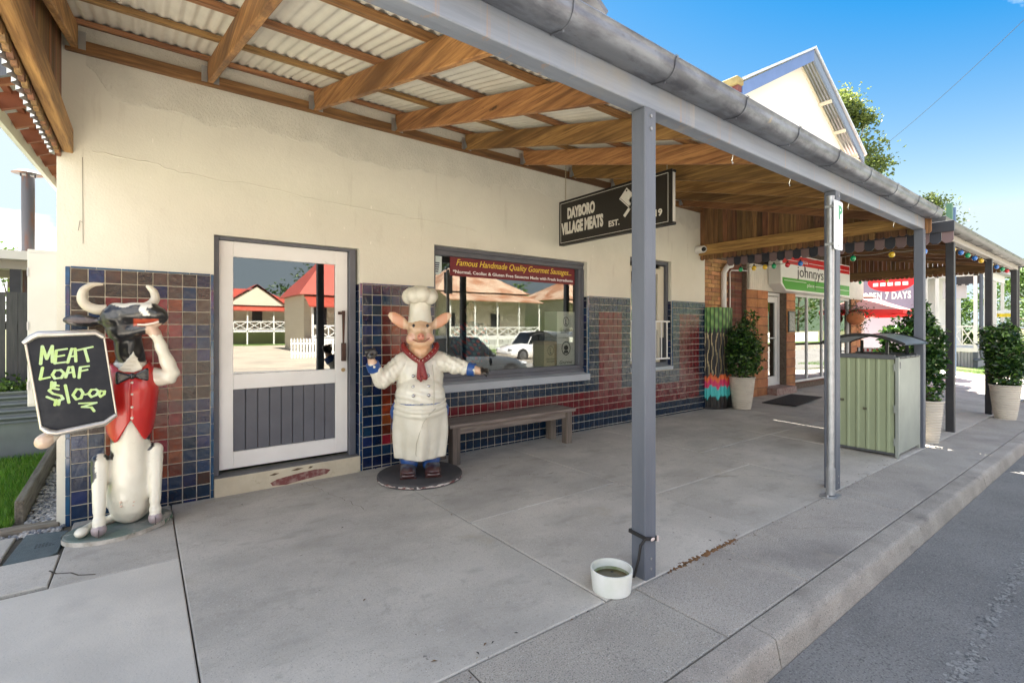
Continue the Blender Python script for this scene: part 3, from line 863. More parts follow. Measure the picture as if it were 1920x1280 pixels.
def carton(name, label, x0, x1, z0, z1, mat, big):
    t = thing(name, label, 'box', group='product cartons in the window')
    mb = MB(); mb.box(x0, x1, .16, .16+.28, z0, z1); mb.build('carton_body', mat, t, bev=.003)
    mb = MB(); cx, cz = (x0+x1)/2, z0 + (z1-z0)*.62; r = min(.09 if big else .06, (x1-x0)*.32)
    n = 28
    for k in range(n):
        a, b = 2*math.pi*k/n, 2*math.pi*(k+1)/n
        mb.add([(cx+q*math.cos(u), .159, cz+q*1.15*math.sin(u)) for q, u in ((r,a),(r,b),(r*.86,b),(r*.86,a))], [(0,1,2,3)])
    if big:   # a small head-and-shoulders mark inside the ring
        mb.prism([(cx+r*.5*math.cos(a), cz+r*.1+r*.42*math.sin(a)) for a in np.linspace(0, 6.28, 13)[:-1]], (0,.159,0), (1,0,0), (0,0,1), (0,-1,0), .0008)
        mb.prism([(cx-r*.55,cz-r*.8),(cx+r*.55,cz-r*.8),(cx+r*.4,cz-r*.35),(cx-r*.4,cz-r*.35)], (0,.159,0), (1,0,0), (0,0,1), (0,-1,0), .0008)
    else:
        mb.box(cx-.012, cx+.016, .158, .159, cz-.045, cz-.03); mb.box(cx-.016, cx-.004, .158, .159, cz-.045, cz+.04)
    mb.build('print_mark', ink, t)
    text('Gourmet', 'lettering', ink, t, (cx, .1585, z0+.045 if big else cz-r*1.15-.05), (1,0,0), (0,0,1), w=(x1-x0)*.72, shear=.3, depth=.0006)
    if not big: text('Sausages', 'lettering', ink, t, (cx, .1585, cz-r*1.15-.09), (1,0,0), (0,0,1), w=(x1-x0)*.66, shear=.3, depth=.0006)
carton('carton', 'white carton with a portrait ring mark, low at the right of the window', 5.30, 5.66, .97, 1.37, cardw, True)
carton('carton', 'white carton standing on top of the other white carton in the window', 5.30, 5.66, 1.375, 1.76, cardw, False)
carton('carton', 'brown carton left of the white cartons in the shop window', 5.05, 5.295, .97, 1.33, card, False)
mb = MB(); mb.box(3.26, 5.68, .19, .75, .90, .968); o = mb.build('display_shelf', M('shelf_steel', (.4,.4,.4), .4, .6), None, bev=.004)
tag(o, 'steel display shelf inside the shop window under the cartons', 'shelf')
t = thing('notice', 'small white notice taped inside the upper door glass', 'notice')
mb = MB(); mb.box(1.46, 1.75, .1295, .131, 1.83, 1.955); mb.build('notice_sheet', M('notice_paper', (.72,.70,.62), .7), t)
mb = MB(); mb.box(1.49, 1.67, .1285, .1290, 1.855, 1.90); mb.build('notice_print', M('notice_pink', (.7,.42,.33), .7), t)

# open eave along the left flank, red stained rafters running out to a pale fascia
red_w = M('red_rafter_stain', (.34,.12,.06), .7, col2=(.24,.08,.04), nscale=3, rnd=.15)
cream_f = M('pale_fascia', (.62,.60,.55), .5)
def ez(y): return 3.37 + .058*y
mb = MB(); mb.beam((-.60,.45,ez(.45)+.06),(-.60,9,ez(9)+.06),.045,.13); ef = mb.build('side_fascia', cream_f, shop)
mb = MB()
for k in range(11): mb.box(-.626,-.6235,.9+.8*k,.98+.8*k,ez(.9+.8*k)+.02,ez(.9+.8*k)+.045)
mb.build('fascia_clip', dark_post, ef)
for k in range(14):
    y = .62+.62*k
    mb = MB(); mb.beam((-.578,y,ez(y)+.12),(-.052,y,ez(y)+.36),.05,.14); mb.build('side_rafter', red_w, shop)
for k in range(3):
    x = -.5+.19*k; mb = MB(); mb.beam((x,.45,ez(.45)+.235+.09*k),(x,9,ez(9)+.235+.09*k),.05,.04); mb.build('side_batten', red_w, shop)
mb = MB(); mb.add([(-.68,.40,ez(.4)+.20),(-.68,9,ez(9)+.20),(-.04,9,ez(9)+.53),(-.04,.40,ez(.4)+.53)], [(0,1,2,3)]); mb.build('side_roof', zinc, shop)
mb = MB(); mb.beam((-.66,.41,ez(.4)+.10),(-.052,.41,ez(.4)+.40),.04,.20); mb.build('side_barge', steel_blue, shop)

# ridge left by old plastering, flecks and scuffs on the render
mb = MB()
pts = [(.16,0,2.92),(.5,0,2.90),(.8,0,2.865),(1.4,0,2.85),(2.1,0,2.80),(2.9,0,2.775),(3.8,0,2.73)]
q = [Vector(p)+Vector((0,.0015,R.gauss(0,.006))) for p in curve(pts, 7)]
mb.tube(q, [.0045+.003*R.random() for _ in q], 6); mb.build('render_ridge', plaster, shop, smooth=80)
mb = MB()
for k in range(46):
    x, z = R.uniform(.1, 8.6), R.uniform(2.06, 3.3)
    if DOOR[0]-.05 < x < DOOR[1]+.05 and z < 2.42 or WIN[0]-.05 < x < WIN[1]+.05 and z < 2.56 or WIN2[0]-.05 < x < WIN2[1] and z < 2.75: continue
    r = R.uniform(.003,.008); dk = R.choice((0,0,0,1)); r *= .5 if dk else 1; L = r*(1 if dk else R.choice((1,1,2.5,5))); a = R.uniform(-.3,.3)
    mb.prism([(r*math.cos(t), L*math.sin(t)+a*L*math.cos(t)) for t in np.linspace(0,6.28,8)[:-1]], (x,-.0006,z), (1,0,0), (0,0,1), (0,-1,0), .0008, dk)
o = mb.build('fleck', [M('pale_fleck', (.82,.78,.68), .8), M('dark_fleck', (.14,.11,.08), .8)], shop); o['kind'] = 'stuff'
# ------------------------------------------------------------------ verandah awning over the footpath
SL = .265
awn = thing('footpath_awning', 'timber framed corrugated awning with blue-grey posts over the footpath', 'awning')
def rz(y): return 3.70 + SL*y                      # rafter underside
RX = [.05+.895*i for i in range(10)]
RX = [.055,.955,1.855,2.72,3.62,4.525,5.42,6.31,7.2,8.1]
RH, RW = .185, .045
for x in RX:
    mb = MB()
    yb = -3.172
    mb.add([(x-RW/2,-.045,rz(-.045)),(x+RW/2,-.045,rz(-.045)),(x+RW/2,-.045,rz(-.045)+RH),(x-RW/2,-.045,rz(-.045)+RH),
            (x-RW/2,yb,rz(yb)),(x+RW/2,yb,rz(yb)),(x+RW/2,yb,rz(yb)+RH),(x-RW/2,yb,rz(yb)+RH)],
           [(0,1,2,3)[::-1],(4,5,6,7),(0,4,5,1)[::-1],(1,5,6,2)[::-1],(2,6,7,3)[::-1],(3,7,4,0)[::-1]])
    r = mb.build('rafter', wood_y, awn, bev=.005)
    mb = MB()
    for s in (-1, 1):
        mb.prism([(-.042,rz(-.045)+.005),(-.042,rz(-.045)+.13),(-.10,rz(-.045)+.012)], (x+s*(RW/2+.002),0,0), (0,1,0), (0,0,1), (s,0,0), .002)
        mb.box(x+s*(RW/2+.001), x+s*(RW/2+.045), -.0445, -.042, rz(0)-.01, rz(0)+.13)
    mb.build('rafter_hanger', zinc, r)
mb = MB(); mb.box(0, 8.92, -.042, -.006, 3.665, 3.765); mb.build('ledger', wood_x, awn, bev=.004)
for y in (-.06, -.87, -1.67, -2.48, -3.1):
    z = rz(y) + RH
    mb = MB(); mb.beam((-.03, y, z+.021), (8.78, y, z+.021), .075, .038, up=(0,-SL,1)); mb.build('batten', wood_x, awn, bev=.003)
def corrugated(x0, x1, y0, y1, z0, sl, parent, mat, name='roof_sheet', amp=.0095, pitch=.076, seg=6):
    n = int(round((x1-x0)/pitch*seg))
    mb = MB()
    def fn(u, v):
        x = x0+(x1-x0)*u; y = y0+(y1-y0)*v
        return (x, y, z0 + sl*y + amp*math.sin(2*math.pi*x/pitch))
    mb.grid(fn, n, 1)
    return mb.build(name, mat, parent, smooth=60)
w = .762
k = 0; x = -.08
while x < 8.80:
    corrugated(x, min(x+w+.02, 8.84), -3.36, .0, 3.70+RH+.040+.011+ (.0012 if k % 2 else 0), SL, awn, roof_under)
    x += w; k += 1
galv_bolt = M('dull_bolt', (.30,.30,.30), .5, .6)
# front beam, posts, gutter
mb = MB(); mb.box(-.06, 8.745, -3.283, -3.175, 2.826, 3.04); mb.build('front_beam', beam_blue, awn, bev=.005)
for x in (-.16, 2.83, 5.70, 8.64):
    g = gz(x, -3.25)
    mb = MB(); mb.box(x, x+.105, -3.292, -3.188, g-.01, 2.824 if x > 0 else 2.824); po = mb.build('post', steel_blue, awn, bev=.006)
    mb = MB()
    for zz in (2.70, 2.775): mb.tube([(x+.052,-3.291,zz),(x+.052,-3.299,zz)], .011, 6)
    for zz in (g+.06, g+.12): mb.tube([(x+.052,-3.291,zz),(x+.052,-3.297,zz)], .009, 6)
    mb.build('bolt', galv_bolt, po)
mb = MB()
prof = [(-3.288,3.055),(-3.288,2.972)] + [(-3.30-.0*k, 2.968) for k in range(1)] + [(-3.375,2.953)] + [(-3.375-.075*math.sin(a), 3.028-.075*math.cos(a)) for a in np.linspace(.15, 1.6, 8)] + [(-3.452,3.048),(-3.462,3.058),(-3.455,3.068),(-3.440,3.064),(-3.438,3.05)]
def gutter(mb, prof, x0, x1, endcap=True, n=12):
    p = len(prof)
    vs = [(x0+(x1-x0)*i/n, y, z) for i in range(n+1) for y, z in prof]
    mb.add(vs, [(i*p+k, (i+1)*p+k, (i+1)*p+k+1, i*p+k+1) for i in range(n) for k in range(p-1)])
    if endcap:
        mb.add([(x1, y, z) for y, z in prof], [tuple(range(p))]); mb.add([(x0, y, z) for y, z in prof], [tuple(range(p))[::-1]])
gutter(mb, prof, -.15, 8.82)
gt = mb.build('gutter', gutter_m, awn, smooth=50)
for i in range(11):
    x = .48+.805*i
    mb = MB(); q = [(x, y*1.0-.003 if z > 2.96 else y, z-.003) for y, z in prof[1:-3]]
    q = [(x, -3.288, 2.967), (x,-3.375,2.948)] + [(x, -3.375-.079*math.sin(a), 3.028-.079*math.cos(a)) for a in np.linspace(.15, 1.6, 8)] + [(x,-3.458,3.045),(x,-3.468,3.06),(x,-3.455,3.074)]
    for k in range(len(q)-1): mb.beam(q[k], q[k+1], .010, .004, up=(1,0,0) if False else (0,-.7,-.7))
    mb.tube([(x,-3.379,2.952),(x,-3.379,2.938)], .006, 8)
    mb.build('gutter_bracket', gutter_m, gt)
# hooks under the beam
mb = MB()
for x in (4.05, 5.02, 6.4, 7.9):
    mb.tube([(x,-3.17,2.83),(x,-3.16,2.79),(x+.012,-3.16,2.772),(x+.02,-3.16,2.785)], .004, 6)
mb.build('hook', chrome, awn)
# closed ends: vertical boards between the rafter and a low tie beam
def end_wall(xb0, xb1, xo0, xo1, bot, zb, inner):
    mb = MB(); mb.box(xb0, xb1, -3.172, -.012, zb, zb+.185); mb.build('end_beam', wood_y, awn, bev=.006)
    y = -.004; k = 0
    while y > -3.27:
        w = .088
        top = rz(y-w) + RH - .004
        mb = MB(); d = R.uniform(-.002,.002)
        ya, yb = y-.003, y-w+.003
        mb.add([(x, yy, zz) for x in (xo0+d, xo1+d) for yy, zz in ((ya, bot+.022), ((ya+yb)/2+.014, bot), ((ya+yb)/2-.014, bot), (yb, bot+.022), (yb, rz(yb)+RH-.004), (ya, rz(ya)+RH-.004))],
               [(0,1,2,3,4,5), (11,10,9,8,7,6)] + [(i, 6+i, 6+(i+1)%6, (i+1)%6) for i in range(6)])
        mb.build('end_board', wood_z, awn)
        y -= w; k += 1
end_wall(-.015, .048, -.045, -.02, 2.83, 2.875, 1)
end_wall(8.70, 8.755, 8.765, 8.787, 2.775, 2.865, -1)
# white scalloped flashing outside the left end
mb = MB()
def fl(u, v):
    y = .02 - 3.3*u
    return (-.075 + .014*math.sin(2*math.pi*y/.11), y, 2.85 + .18*v)
mb.grid(fl, 260, 1)
mb.build('end_flashing', M('white_flashing', (.68,.69,.68), .5, .2), awn, smooth=60)
# ------------------------------------------------------------------ hanging sign
sg = thing('hanging_sign', 'black double-sided hanging sign with white DAYBORO VILLAGE MEATS lettering', 'sign')
sb = M('sign_black', (.016,.013,.010), .45); sw = M('sign_white', (.72,.69,.62), .6, col2=(.45,.42,.36), nscale=40, lo=.62, hi=.70)
SX = 5.056; Y0, Y1, Z0, Z1 = -.15, -1.948, 2.651, 3.252
mb = MB(); mb.box(SX, SX+.07, Y1+.008, Y0-.008, Z0+.008, Z1-.008); mb.build('sign_board', sb, sg)
mb = MB()
e = .018
for s in (SX-.002, SX+.058):
    pass
mb.box(SX-.004, SX+.074, Y1, Y1+.03, Z0, Z0+.03); mb.box(SX-.004, SX+.074, Y1, Y1+.03, Z1-.03, Z1)
mb.box(SX-.004, SX+.010, Y1, Y1+.012, Z0+.03, Z1-.03); mb.box(SX-.004, SX+.074, Y1+.03, Y0, Z1-.012, Z1); mb.box(SX-.004, SX+.074, Y1+.03, Y0, Z0, Z0+.012); mb.box(SX-.004, SX+.074, Y0-.012, Y0, Z0+.012, Z1-.012)
mb.build('sign_frame', black_m, sg, bev=.002)
mb = MB(); mb.box(SX+.012, SX+.06, Y1+.002, Y1+.008, Z0+.032, Z1-.032); mb.build('end_strip', M('pale_edge', (.55,.53,.48), .5), sg)
mb = MB()                                    # fine white keyline
for a, b, c, d in ((Y1+.05, Y0-.03, Z1-.036, Z1-.031), (Y1+.05, Y0-.03, Z0+.031, Z0+.036), (Y1+.05, Y1+.055, Z0+.03, Z1-.03), (Y0-.035, Y0-.03, Z0+.03, Z1-.03)):
    mb.box(SX-.0018, SX, a, b, c, d)
mb.build('keyline', sw, sg)
xd, up = (0,-1,0), (0,0,1)
text('DAYBORO', 'lettering', sw, sg, (SX-.001, -.565, 3.065), xd, up, h=.155, w=.50, bold=.055, depth=.0015)
text('VILLAGE MEATS', 'lettering', sw, sg, (SX-.001, -.575, 2.87), xd, up, h=.165, w=.76, bold=.055, depth=.0015)
text('EST.', 'lettering', sw, sg, (SX-.001, -1.13, 2.80), xd, up, h=.075, w=.17, bold=.03, depth=.0015)
text('1919', 'lettering', sw, sg, (SX-.001, -1.72, 2.805), xd, up, h=.08, w=.20, bold=.03, depth=.0015)
mb = MB()                                    # crossed cleavers
for s in (-1, 1):
    cy = -1.42 + s*.0
    def rp(u, v):      # u along blade, v across
        a = rad(45)
        return (cy + s*(-u*math.cos(a) + v*math.sin(a)), 2.985 + u*math.sin(a) + v*math.cos(a))
    pol = [rp(-.02,-.075), rp(.21,-.085), rp(.21,.075), rp(-.02,.075)]
    mb.prism(pol, (SX, 0, 0), (0,1,0), (0,0,1), (-1,0,0), .0015)
    pol = [rp(-.19,-.02), rp(-.02,-.02), rp(-.02,.02), rp(-.19,.02)]
    mb.prism(pol, (SX, 0, 0), (0,1,0), (0,0,1), (-1,0,0), .0015)
mb.build('cleaver_mark', sw, sg)
mb = MB()
for s in (-1, 1):
    a = rad(45)
    for u, v, r in ((.185, .05, .012),):
        mb.prism([(-1.42+s*(-u*math.cos(a)+v*math.sin(a)) + r*math.cos(t), 2.985+u*math.sin(a)+v*math.cos(a)+r*math.sin(t)) for t in np.linspace(0,6.28,9)[:-1]], (SX-.0016,0,0), (0,1,0), (0,0,1), (-1,0,0), .001)
    q = [( -.02,-.062),(.20,-.07),(.20,-.066),(-.02,-.058)]
    mb.prism([(-1.42+s*(-u*math.cos(a)+v*math.sin(a)), 2.985+u*math.sin(a)+v*math.cos(a)) for u, v in q], (SX-.0016,0,0), (0,1,0), (0,0,1), (-1,0,0), .001)
mb.build('cleaver_detail', sb, sg)
def chain(x, y, z0, z1, parent, r=.012, w=.0028):
    mb = MB(); z = z0; k = 0; L = .034
    while z < z1:
        pts = []
        for t in np.linspace(0, 2*math.pi, 11):
            a, b = r*.62*math.cos(t), L*.55*math.sin(t)
            pts.append((x+(a if k % 2 else 0), y+(0 if k % 2 else a), z+L/2+b))
        mb.tube(pts, w, 5, caps=False); z += L*.82; k += 1
    return mb.build('chain', brass_chain, parent, smooth=80)
chain(SX+.035, -.24, Z1, rz(-.24)+RH, sg)
chain(SX+.035, -1.86, Z1, rz(-1.86)+RH, sg)
# ------------------------------------------------------------------ dome camera on the end wall
t = thing('security_camera', 'white dome security camera on the far end of the cream wall', 'camera', (8.66, -.115, 2.965))
mb = MB(); mb.tube([(0,.11,.0),(0,.03,.0)], [.075,.07], 20); mb.build('mount', white_paint, t, smooth=40)
mb = MB(); mb.ell((0,-.005,0), (.075,.075,.068), 18, 12); mb.build('housing', white_paint, t, smooth=80)
mb = MB(); mb.ell((-.035,-.045,-.008), (.042,.042,.04), 16, 10); mb.build('lens', M('lens_black', (.005,.005,.006), .08), t, smooth=80)
# ------------------------------------------------------------------ the pizza shop next door
pz = thing('pizza_shop', 'brick pizza shop with white steel shopfront and a tall cream gable above', 'shop')
brick_tan = M('tan_brick', (.52,.28,.125), .85, col2=(.40,.20,.09), nscale=12, rnd=.3, bump=[(.4,60,(1,1,1))])
brick_dark = M('dark_brick', (.17,.06,.035), .8, col2=(.12,.045,.03), nscale=10, rnd=.35, bump=[(.3,60,(1,1,1))])
block_m = M('rough_tan_block', (.42,.185,.07), .85, col2=(.28,.11,.045), nscale=4, rnd=.16, bump=[(.9,14,(1,1,1)),(.4,60,(1,1,1))])
mortar = M('mortar', (.10,.07,.05), .95, col2=(.16,.12,.09), nscale=20)
mb = MB()
mb.box(8.95, 10.9, .312, .6, -.1, 2.95); mb.box(10.9, 11.88, .215, .6, -.1, 2.95); mb.box(12.82, 13.3, .215, .6, -.1, 2.36); mb.box(17.0, 17.85, .215, .6, -.1, 2.95)
mb.box(11.88, 17.0, .30, .6, 2.36, 4.3); mb.box(13.3, 17.0, .24, .55, -.1, .14); mb.box(8.95, 11.88, .31, .6, 2.95, 4.3); mb.box(17.0,17.85,.31,.6,2.95,4.3)
mb.box(17.6, 17.85, .6, 9, -.1, 4.3)
mb.build('wall', mortar, pz)
P2 = {}
def brick(x, z, w, h, y, d, mat, name):
    key = (round(w,3), round(h,3), mat.name, R.randrange(3))
    if key not in P2:
        m2 = MB(); m2.box(0, w, -d, .0, 0, h); P2[key] = m2.mesh(name, mat, bev=.004 if name == 'brick' else .012)
    link(name, P2[key], pz, (x, y+R.uniform(-.002,.002), z))
for r in range(34):
    z = .02 + r*.086
    off = .12 if r % 2 else 0
    x = 8.96 - off
    while x < 10.3:
        a, b = max(x, 8.955), min(x+.23, 10.295)
        if b-a > .03: brick(a, z, b-a, .076, .312, .014, brick_tan, 'brick')
        x += .24
    if z > .9 and r % 1 == 0:
        for k in range(2):
            a = 10.305 + k*.30
            brick(a, z, .285, .076, .312, .012, brick_dark, 'brick')
for x0, x1, top in ((10.9, 11.88, 2.42), (12.82, 13.3, 2.36), (17.0, 17.85, 2.42)):
    for r in range(int(top/.2)+1):
        z = -.02 + r*.2; h = min(.19, top-z)
        if h < .04: continue
        n = max(1, round((x1-x0)/.45)); w = (x1-x0)/n
        for k in range(n): brick(x0+k*w+.004, z, w-.008, h, .215, .018, block_m, 'stone_block')
strip_m = M('cream_corrugated', (.66,.62,.52), .6, col2=(.58,.55,.47), nscale=4)
mb = MB()
mb.grid(lambda u, v: (10.95+6.95*u, .165+.012*math.sin(u*6.95/.09*2*math.pi), 2.38+.55*v), 620, 1)
mb.build('fascia_sheet', strip_m, pz, smooth=60)
mb = MB(); mb.box(10.95, 17.9, .18, .30, 2.365, 2.93); mb.build('fascia_backing', strip_m, pz)
# shopfront door and window
alu = M('white_aluminium', (.66,.66,.64), .4, col2=(.6,.6,.58), nscale=3)
mb = MB(); rect(mb, 11.885, 12.815, .15, 2.36, .07, .36, .46); dfm = mb.build('door_frame', alu, pz, bev=.003)
mb = MB(); mb.box(11.96, 12.08, .38, .43, .22, 2.27); mb.box(12.62, 12.745, .38, .43, .22, 2.27); mb.box(12.08, 12.62, .381, .429, .22, .36); mb.box(12.08, 12.62, .381, .429, 2.13, 2.27)
dd = mb.build('door', alu, pz, bev=.003)
pg = glass('shopfront_glass', .2, (.2,.22,.22))
mb = MB(); mb.box(12.08, 12.62, .403, .407, .36, 2.13); mb.build('glass_pane', pg, dd)
mb = MB(); mb.box(12.60, 12.66, .35, .38, 1.25, 1.30); mb.box(12.3,12.6,.36,.38,1.27,1.29); mb.build('handle', alu, dd)
mb = MB(); mb.box(11.84, 12.84, -.02, .44, -.03, .148); mb.build('doorstep', M('red_brown_step', (.22,.12,.10), .8, col2=(.32,.25,.22), nscale=14, bump=.3, bscale=40), pz, bev=.012)
mb = MB(); mb.box(13.3,17,.20,.30,.14,.16); mb.build('window_sill', brick_dark, pz)
mb = MB(); rect(mb, 13.305, 16.995, .165, 2.36, .05, .25, .33)
for x in (14.15, 15.1, 16.05): mb.box(x-.02, x+.02, .255, .325, .215, 2.31)
pw = mb.build('window_frame', alu, pz, bev=.003)
for a, b in ((13.355,14.13),(14.17,15.08),(15.12,16.03),(16.07,16.945)):
    mb = MB(); mb.box(a, b, .288, .292, .215, 2.31); mb.build('glass_pane', glass('shopfront_pane', .27, (.2,.22,.22), wob=.1), pw)
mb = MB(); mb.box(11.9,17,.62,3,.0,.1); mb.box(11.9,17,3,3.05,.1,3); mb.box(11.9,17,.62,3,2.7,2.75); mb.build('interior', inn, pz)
# gable above: white wall, barge boards, roof sheets showing under the overhang
AX, AZ, EX0, EX1, EZ = 13.83, 8.50, 10.30, 17.35, 6.60
mb = MB(); mb.prism([(10.35,4.3),(16.95,4.3),(16.95,6.55),(AX+.02,8.30),(10.35,6.47)], (0,.32,0), (1,0,0), (0,0,1), (0,1,0), .2); mb.build('gable_wall', plaster_white, pz)
mb = MB(); mb.box(10.35, 10.5, .52, 9, 4.3, 6.4); mb.build('side_wall', M('cream_side', (.60,.48,.28), .8), pz)
mb = MB(); mb.box(16.8, 16.95, .52, 9, 4.3, 6.4); mb.build('side_wall', plaster_white, pz)
bb = M('blue_barge', (.10,.17,.36), .5, col2=(.085,.15,.32), nscale=3)
sl = (AZ-EZ)/(AX-EX0)
mb = MB(); mb.prism([(EX0,EZ-.30),(EX0,EZ-.02),(AX,AZ-.02),(AX,AZ-.30)], (0,-.02,0), (1,0,0), (0,0,1), (0,1,0), .045); mb.build('barge_board', bb, pz)
mb = MB(); mb.prism([(EX1,EZ-.26),(EX1,EZ-.02),(AX+.002,AZ-.02),(AX+.002,AZ-.28)], (0,-.021,0), (1,0,0), (0,0,1), (0,1,0), .045); mb.build('barge_board', M('bluegrey_barge', (.14,.18,.25), .5), pz)
for s, xe in ((-1, EX0-.06), (1, EX1+.06)):
    mb = MB()
    def rf(u, v):
        x = AX + (xe-AX)*v; y = -.06 + 9*u
        return (x, y, AZ + .01 - sl*abs(x-AX) + .010*math.sin(2*math.pi*y/.076))
    mb.grid(rf, 9*60, 1, flip=s > 0)
    mb.build('roof_sheet', zinc, pz, smooth=60)
    mb = MB(); mb.beam((AX,-.06,AZ+.02),(xe,-.06,EZ+.02-.03*0),.02,.05); mb.build('roof_edge', M('pale_capping', (.62,.64,.66), .4, .3), pz)
mb = MB()
for k, f in enumerate((.34,.62,.88)):
    x = AX + (EX1-AX)*f; z = AZ-.33-sl*(x-AX)
    mb.box(x-.04, x+.04, .02, .318, z-.02, z+.05)
mb.box(16.95, 17.28, .03, .12, 6.36, 6.44); mb.box(16.95, 17.2, .03, 2, 6.22, 6.28)
mb.build('eave_bracket', M('cream_trim', (.66,.60,.46), .6), pz)
mb = MB(); mb.prism([(16.955,6.5),(AX+.12,8.14),(AX+.12,8.22),(16.955,6.58)], (0,.295,0), (1,0,0), (0,0,1), (0,1,0), .02); mb.build('verge_trim', MATS['cream_trim'], pz)
mb = MB(); mb.box(10.08, 10.34, -.03, 9, 6.5, 6.66); mb.build('eave_gutter', M('mossy_timber', (.30,.24,.10), .9, col2=(.20,.16,.07), nscale=6, bump=.4, bscale=30), pz, bev=.02)
mb = MB(); mb.box(10.16, 10.36, .0, 9, 6.38, 6.50); mb.build('eave_fascia', M('maroon_fascia', (.12,.03,.025), .6), pz)
# downpipe and conduit on the bricks
wp = M('white_pipe', (.72,.72,.70), .4)
mb = MB(); mb.tube([(10.05,.25,.1),(10.05,.25,2.66),(10.05,.20,2.74),(10.12,.20,2.80),(10.3,.22,2.83)], .055, 12); mb.build('downpipe', wp, pz, smooth=50)
mb = MB(); mb.tube([(10.34,.27,1.9),(10.34,.27,2.70),(10.40,.27,2.74),(10.9,.19,2.76)], .012, 8); mb.build('conduit', wp, pz, smooth=50)
# ---- sign box
ps = thing('pizza_sign', 'long white sign box with red top and green bottom reading johnnys', 'sign')
gw = M('sign_box_white', (.74,.74,.70), .45); gr_ = M('sign_red', (.50,.006,.006), .45); gg = M('sign_green', (.045,.30,.010), .45); bk = M('sign_letters_black', (.015,.015,.015), .5)
SY = -.12
pol = [(12.05,2.36),(15.9,2.36),(15.9,3.22),(12.05,3.22),(11.78,3.02),(11.78,2.52)]
mb = MB(); mb.prism(pol, (0,SY,0), (1,0,0), (0,0,1), (0,1,0), .27); mb.build('sign_box', gw, ps, bev=.006)
mb = MB(); mb.prism([(12.03,2.40),(15.86,2.40),(15.86,2.66),(11.86,2.66),(11.86,2.54)], (0,SY,0), (1,0,0), (0,0,1), (0,-1,0), .003); mb.build('green_band', gg, ps)
mb = MB(); mb.prism([(11.86,2.98),(15.86,2.98),(15.86,3.19),(12.04,3.19),(11.86,3.05)], (0,SY,0), (1,0,0), (0,0,1), (0,-1,0), .003); mb.build('red_band', gr_, ps)
text("johnnys", 'lettering', bk, ps, (13.36,SY-.003,2.80), (1,0,0), (0,0,1), h=.33, w=1.50, depth=.002)
mb = MB(); mb.prism([(0,0),(.03,.0),(.045,.07),(.015,.07)], (13.78,SY,2.93), (1,0,0), (0,0,1), (0,-1,0), .003)
mb.box(13.0,13.028,SY-.0045,SY-.001,2.85,3.10); mb.box(13.60,13.625,SY-.0045,SY-.001,2.44,2.75); mb.build('letter_stem', bk, ps)
text('pizza', 'lettering', gw, ps, (13.02,SY-.004,3.065), (1,0,0), (0,0,1), h=.105, w=.36, depth=.001)
text('place', 'lettering', gw, ps, (13.35,SY-.004,2.53), (1,0,0), (0,0,1), h=.105, w=.40, depth=.001)
mb = MB()
for a, b, z in ((12.1,12.8,3.07),(13.25,15.8,3.07),(11.95,13.1,2.60),(13.6,15.8,2.53)): mb.box(a, b, SY-.0045, SY-.001, z-.006, z+.006)
mb.build('line', gw, ps)
t = thing('menu_board', 'small dark framed menu board on the pier beside the pizza door', 'menu')
mb = MB(); mb.box(12.86, 13.20, .165, .195, 1.42, 1.93); mb.build('board', black_m, t, bev=.006)
mb = MB()
mb.box(12.89, 13.17, .1615, .164, 1.46, 1.89); mb.build('menu_sheet', M('menu_paper', (.28,.26,.24), .4, col2=(.08,.08,.08), nscale=18, stretch=(1,1,3), lo=.45, hi=.55), t)
# ---- second awning
aw2 = thing('pizza_awning', 'darker timber awning with charcoal posts and scalloped two-tone valance', 'awning')
def rz2(y): return 3.42 + .17*y
wy2 = timber('brown_pine_along_y', (.20,.098,.038), (.12,.056,.022), 1)
for k in range(8):
    x = 9.35+.95*k
    mb = MB(); mb.beam((x,-3.18,rz2(-3.18)+.08),(x,-.0,rz2(0)+.08),.045,.15); mb.build('rafter', wy2, aw2, bev=.004)
for y in (-.1,-.9,-1.7,-2.5,-3.1):
    mb = MB(); mb.box(9.0,16.4,y-.035,y+.035,rz2(y)+.157,rz2(y)+.195); mb.build('batten', wood_x, aw2)
x = 9.0
while x < 16.3:
    corrugated(x, min(x+.782,16.42), -3.36, .25, rz2(0)+.208+(.0012 if int(x*10)%2 else 0), .17, aw2, roof_under); x += .762
beam_tan = M('awning_beam_taupe', (.40,.37,.33), .55, col2=(.34,.31,.27), nscale=3, stretch=(.4,5,5), bump=.12, bscale=10)
mb = MB(); mb.box(9.05,16.35,-3.283,-3.18,2.84,3.03); mb.build('front_beam', beam_tan, aw2, bev=.004)
for x in (10.37, 13.35, 16.22):
    mb = MB(); mb.box(x,x+.10,-3.275,-3.175,gz(x,-3.25)-.01,2.838); mb.build('post', dark_post, aw2, bev=.005)
mb = MB(); mb.tube([(16.75,-3.2,-.25),(16.75,-3.2,2.9),(16.6,-3.3,2.97)], .06, 12); mb.build('downpipe', dark_post, aw2, smooth=50)
prof2 = [(-3.286,3.03),(-3.286,2.93),(-3.36,2.925)] + [(-3.37-.07*math.sin(a), 2.99-.07*math.cos(a)) for a in np.linspace(.2,1.57,6)] + [(-3.445,3.01),(-3.435,3.02)]
mb = MB(); gutter(mb, prof2, 9.03, 16.45); g2 = mb.build('gutter', M('grey_gutter', (.16,.155,.15), .45, .4, col2=(.11,.108,.105), nscale=4), aw2, smooth=50)
for k in range(8):
    x = 10.2+.82*k; mb = MB(); mb.beam((x,-3.29,2.921),(x,-3.37,2.915),.02,.006); mb.beam((x,-3.37,2.915),(x,-3.447,2.985),.02,.006); mb.build('gutter_bracket', dark_post, g2)
mb = MB(); mb.box(8.985,9.028,-3.53,-.36,2.80,2.945)
mb.build('end_fascia', M('charcoal_board', (.035,.037,.045), .5), aw2, bev=.003)
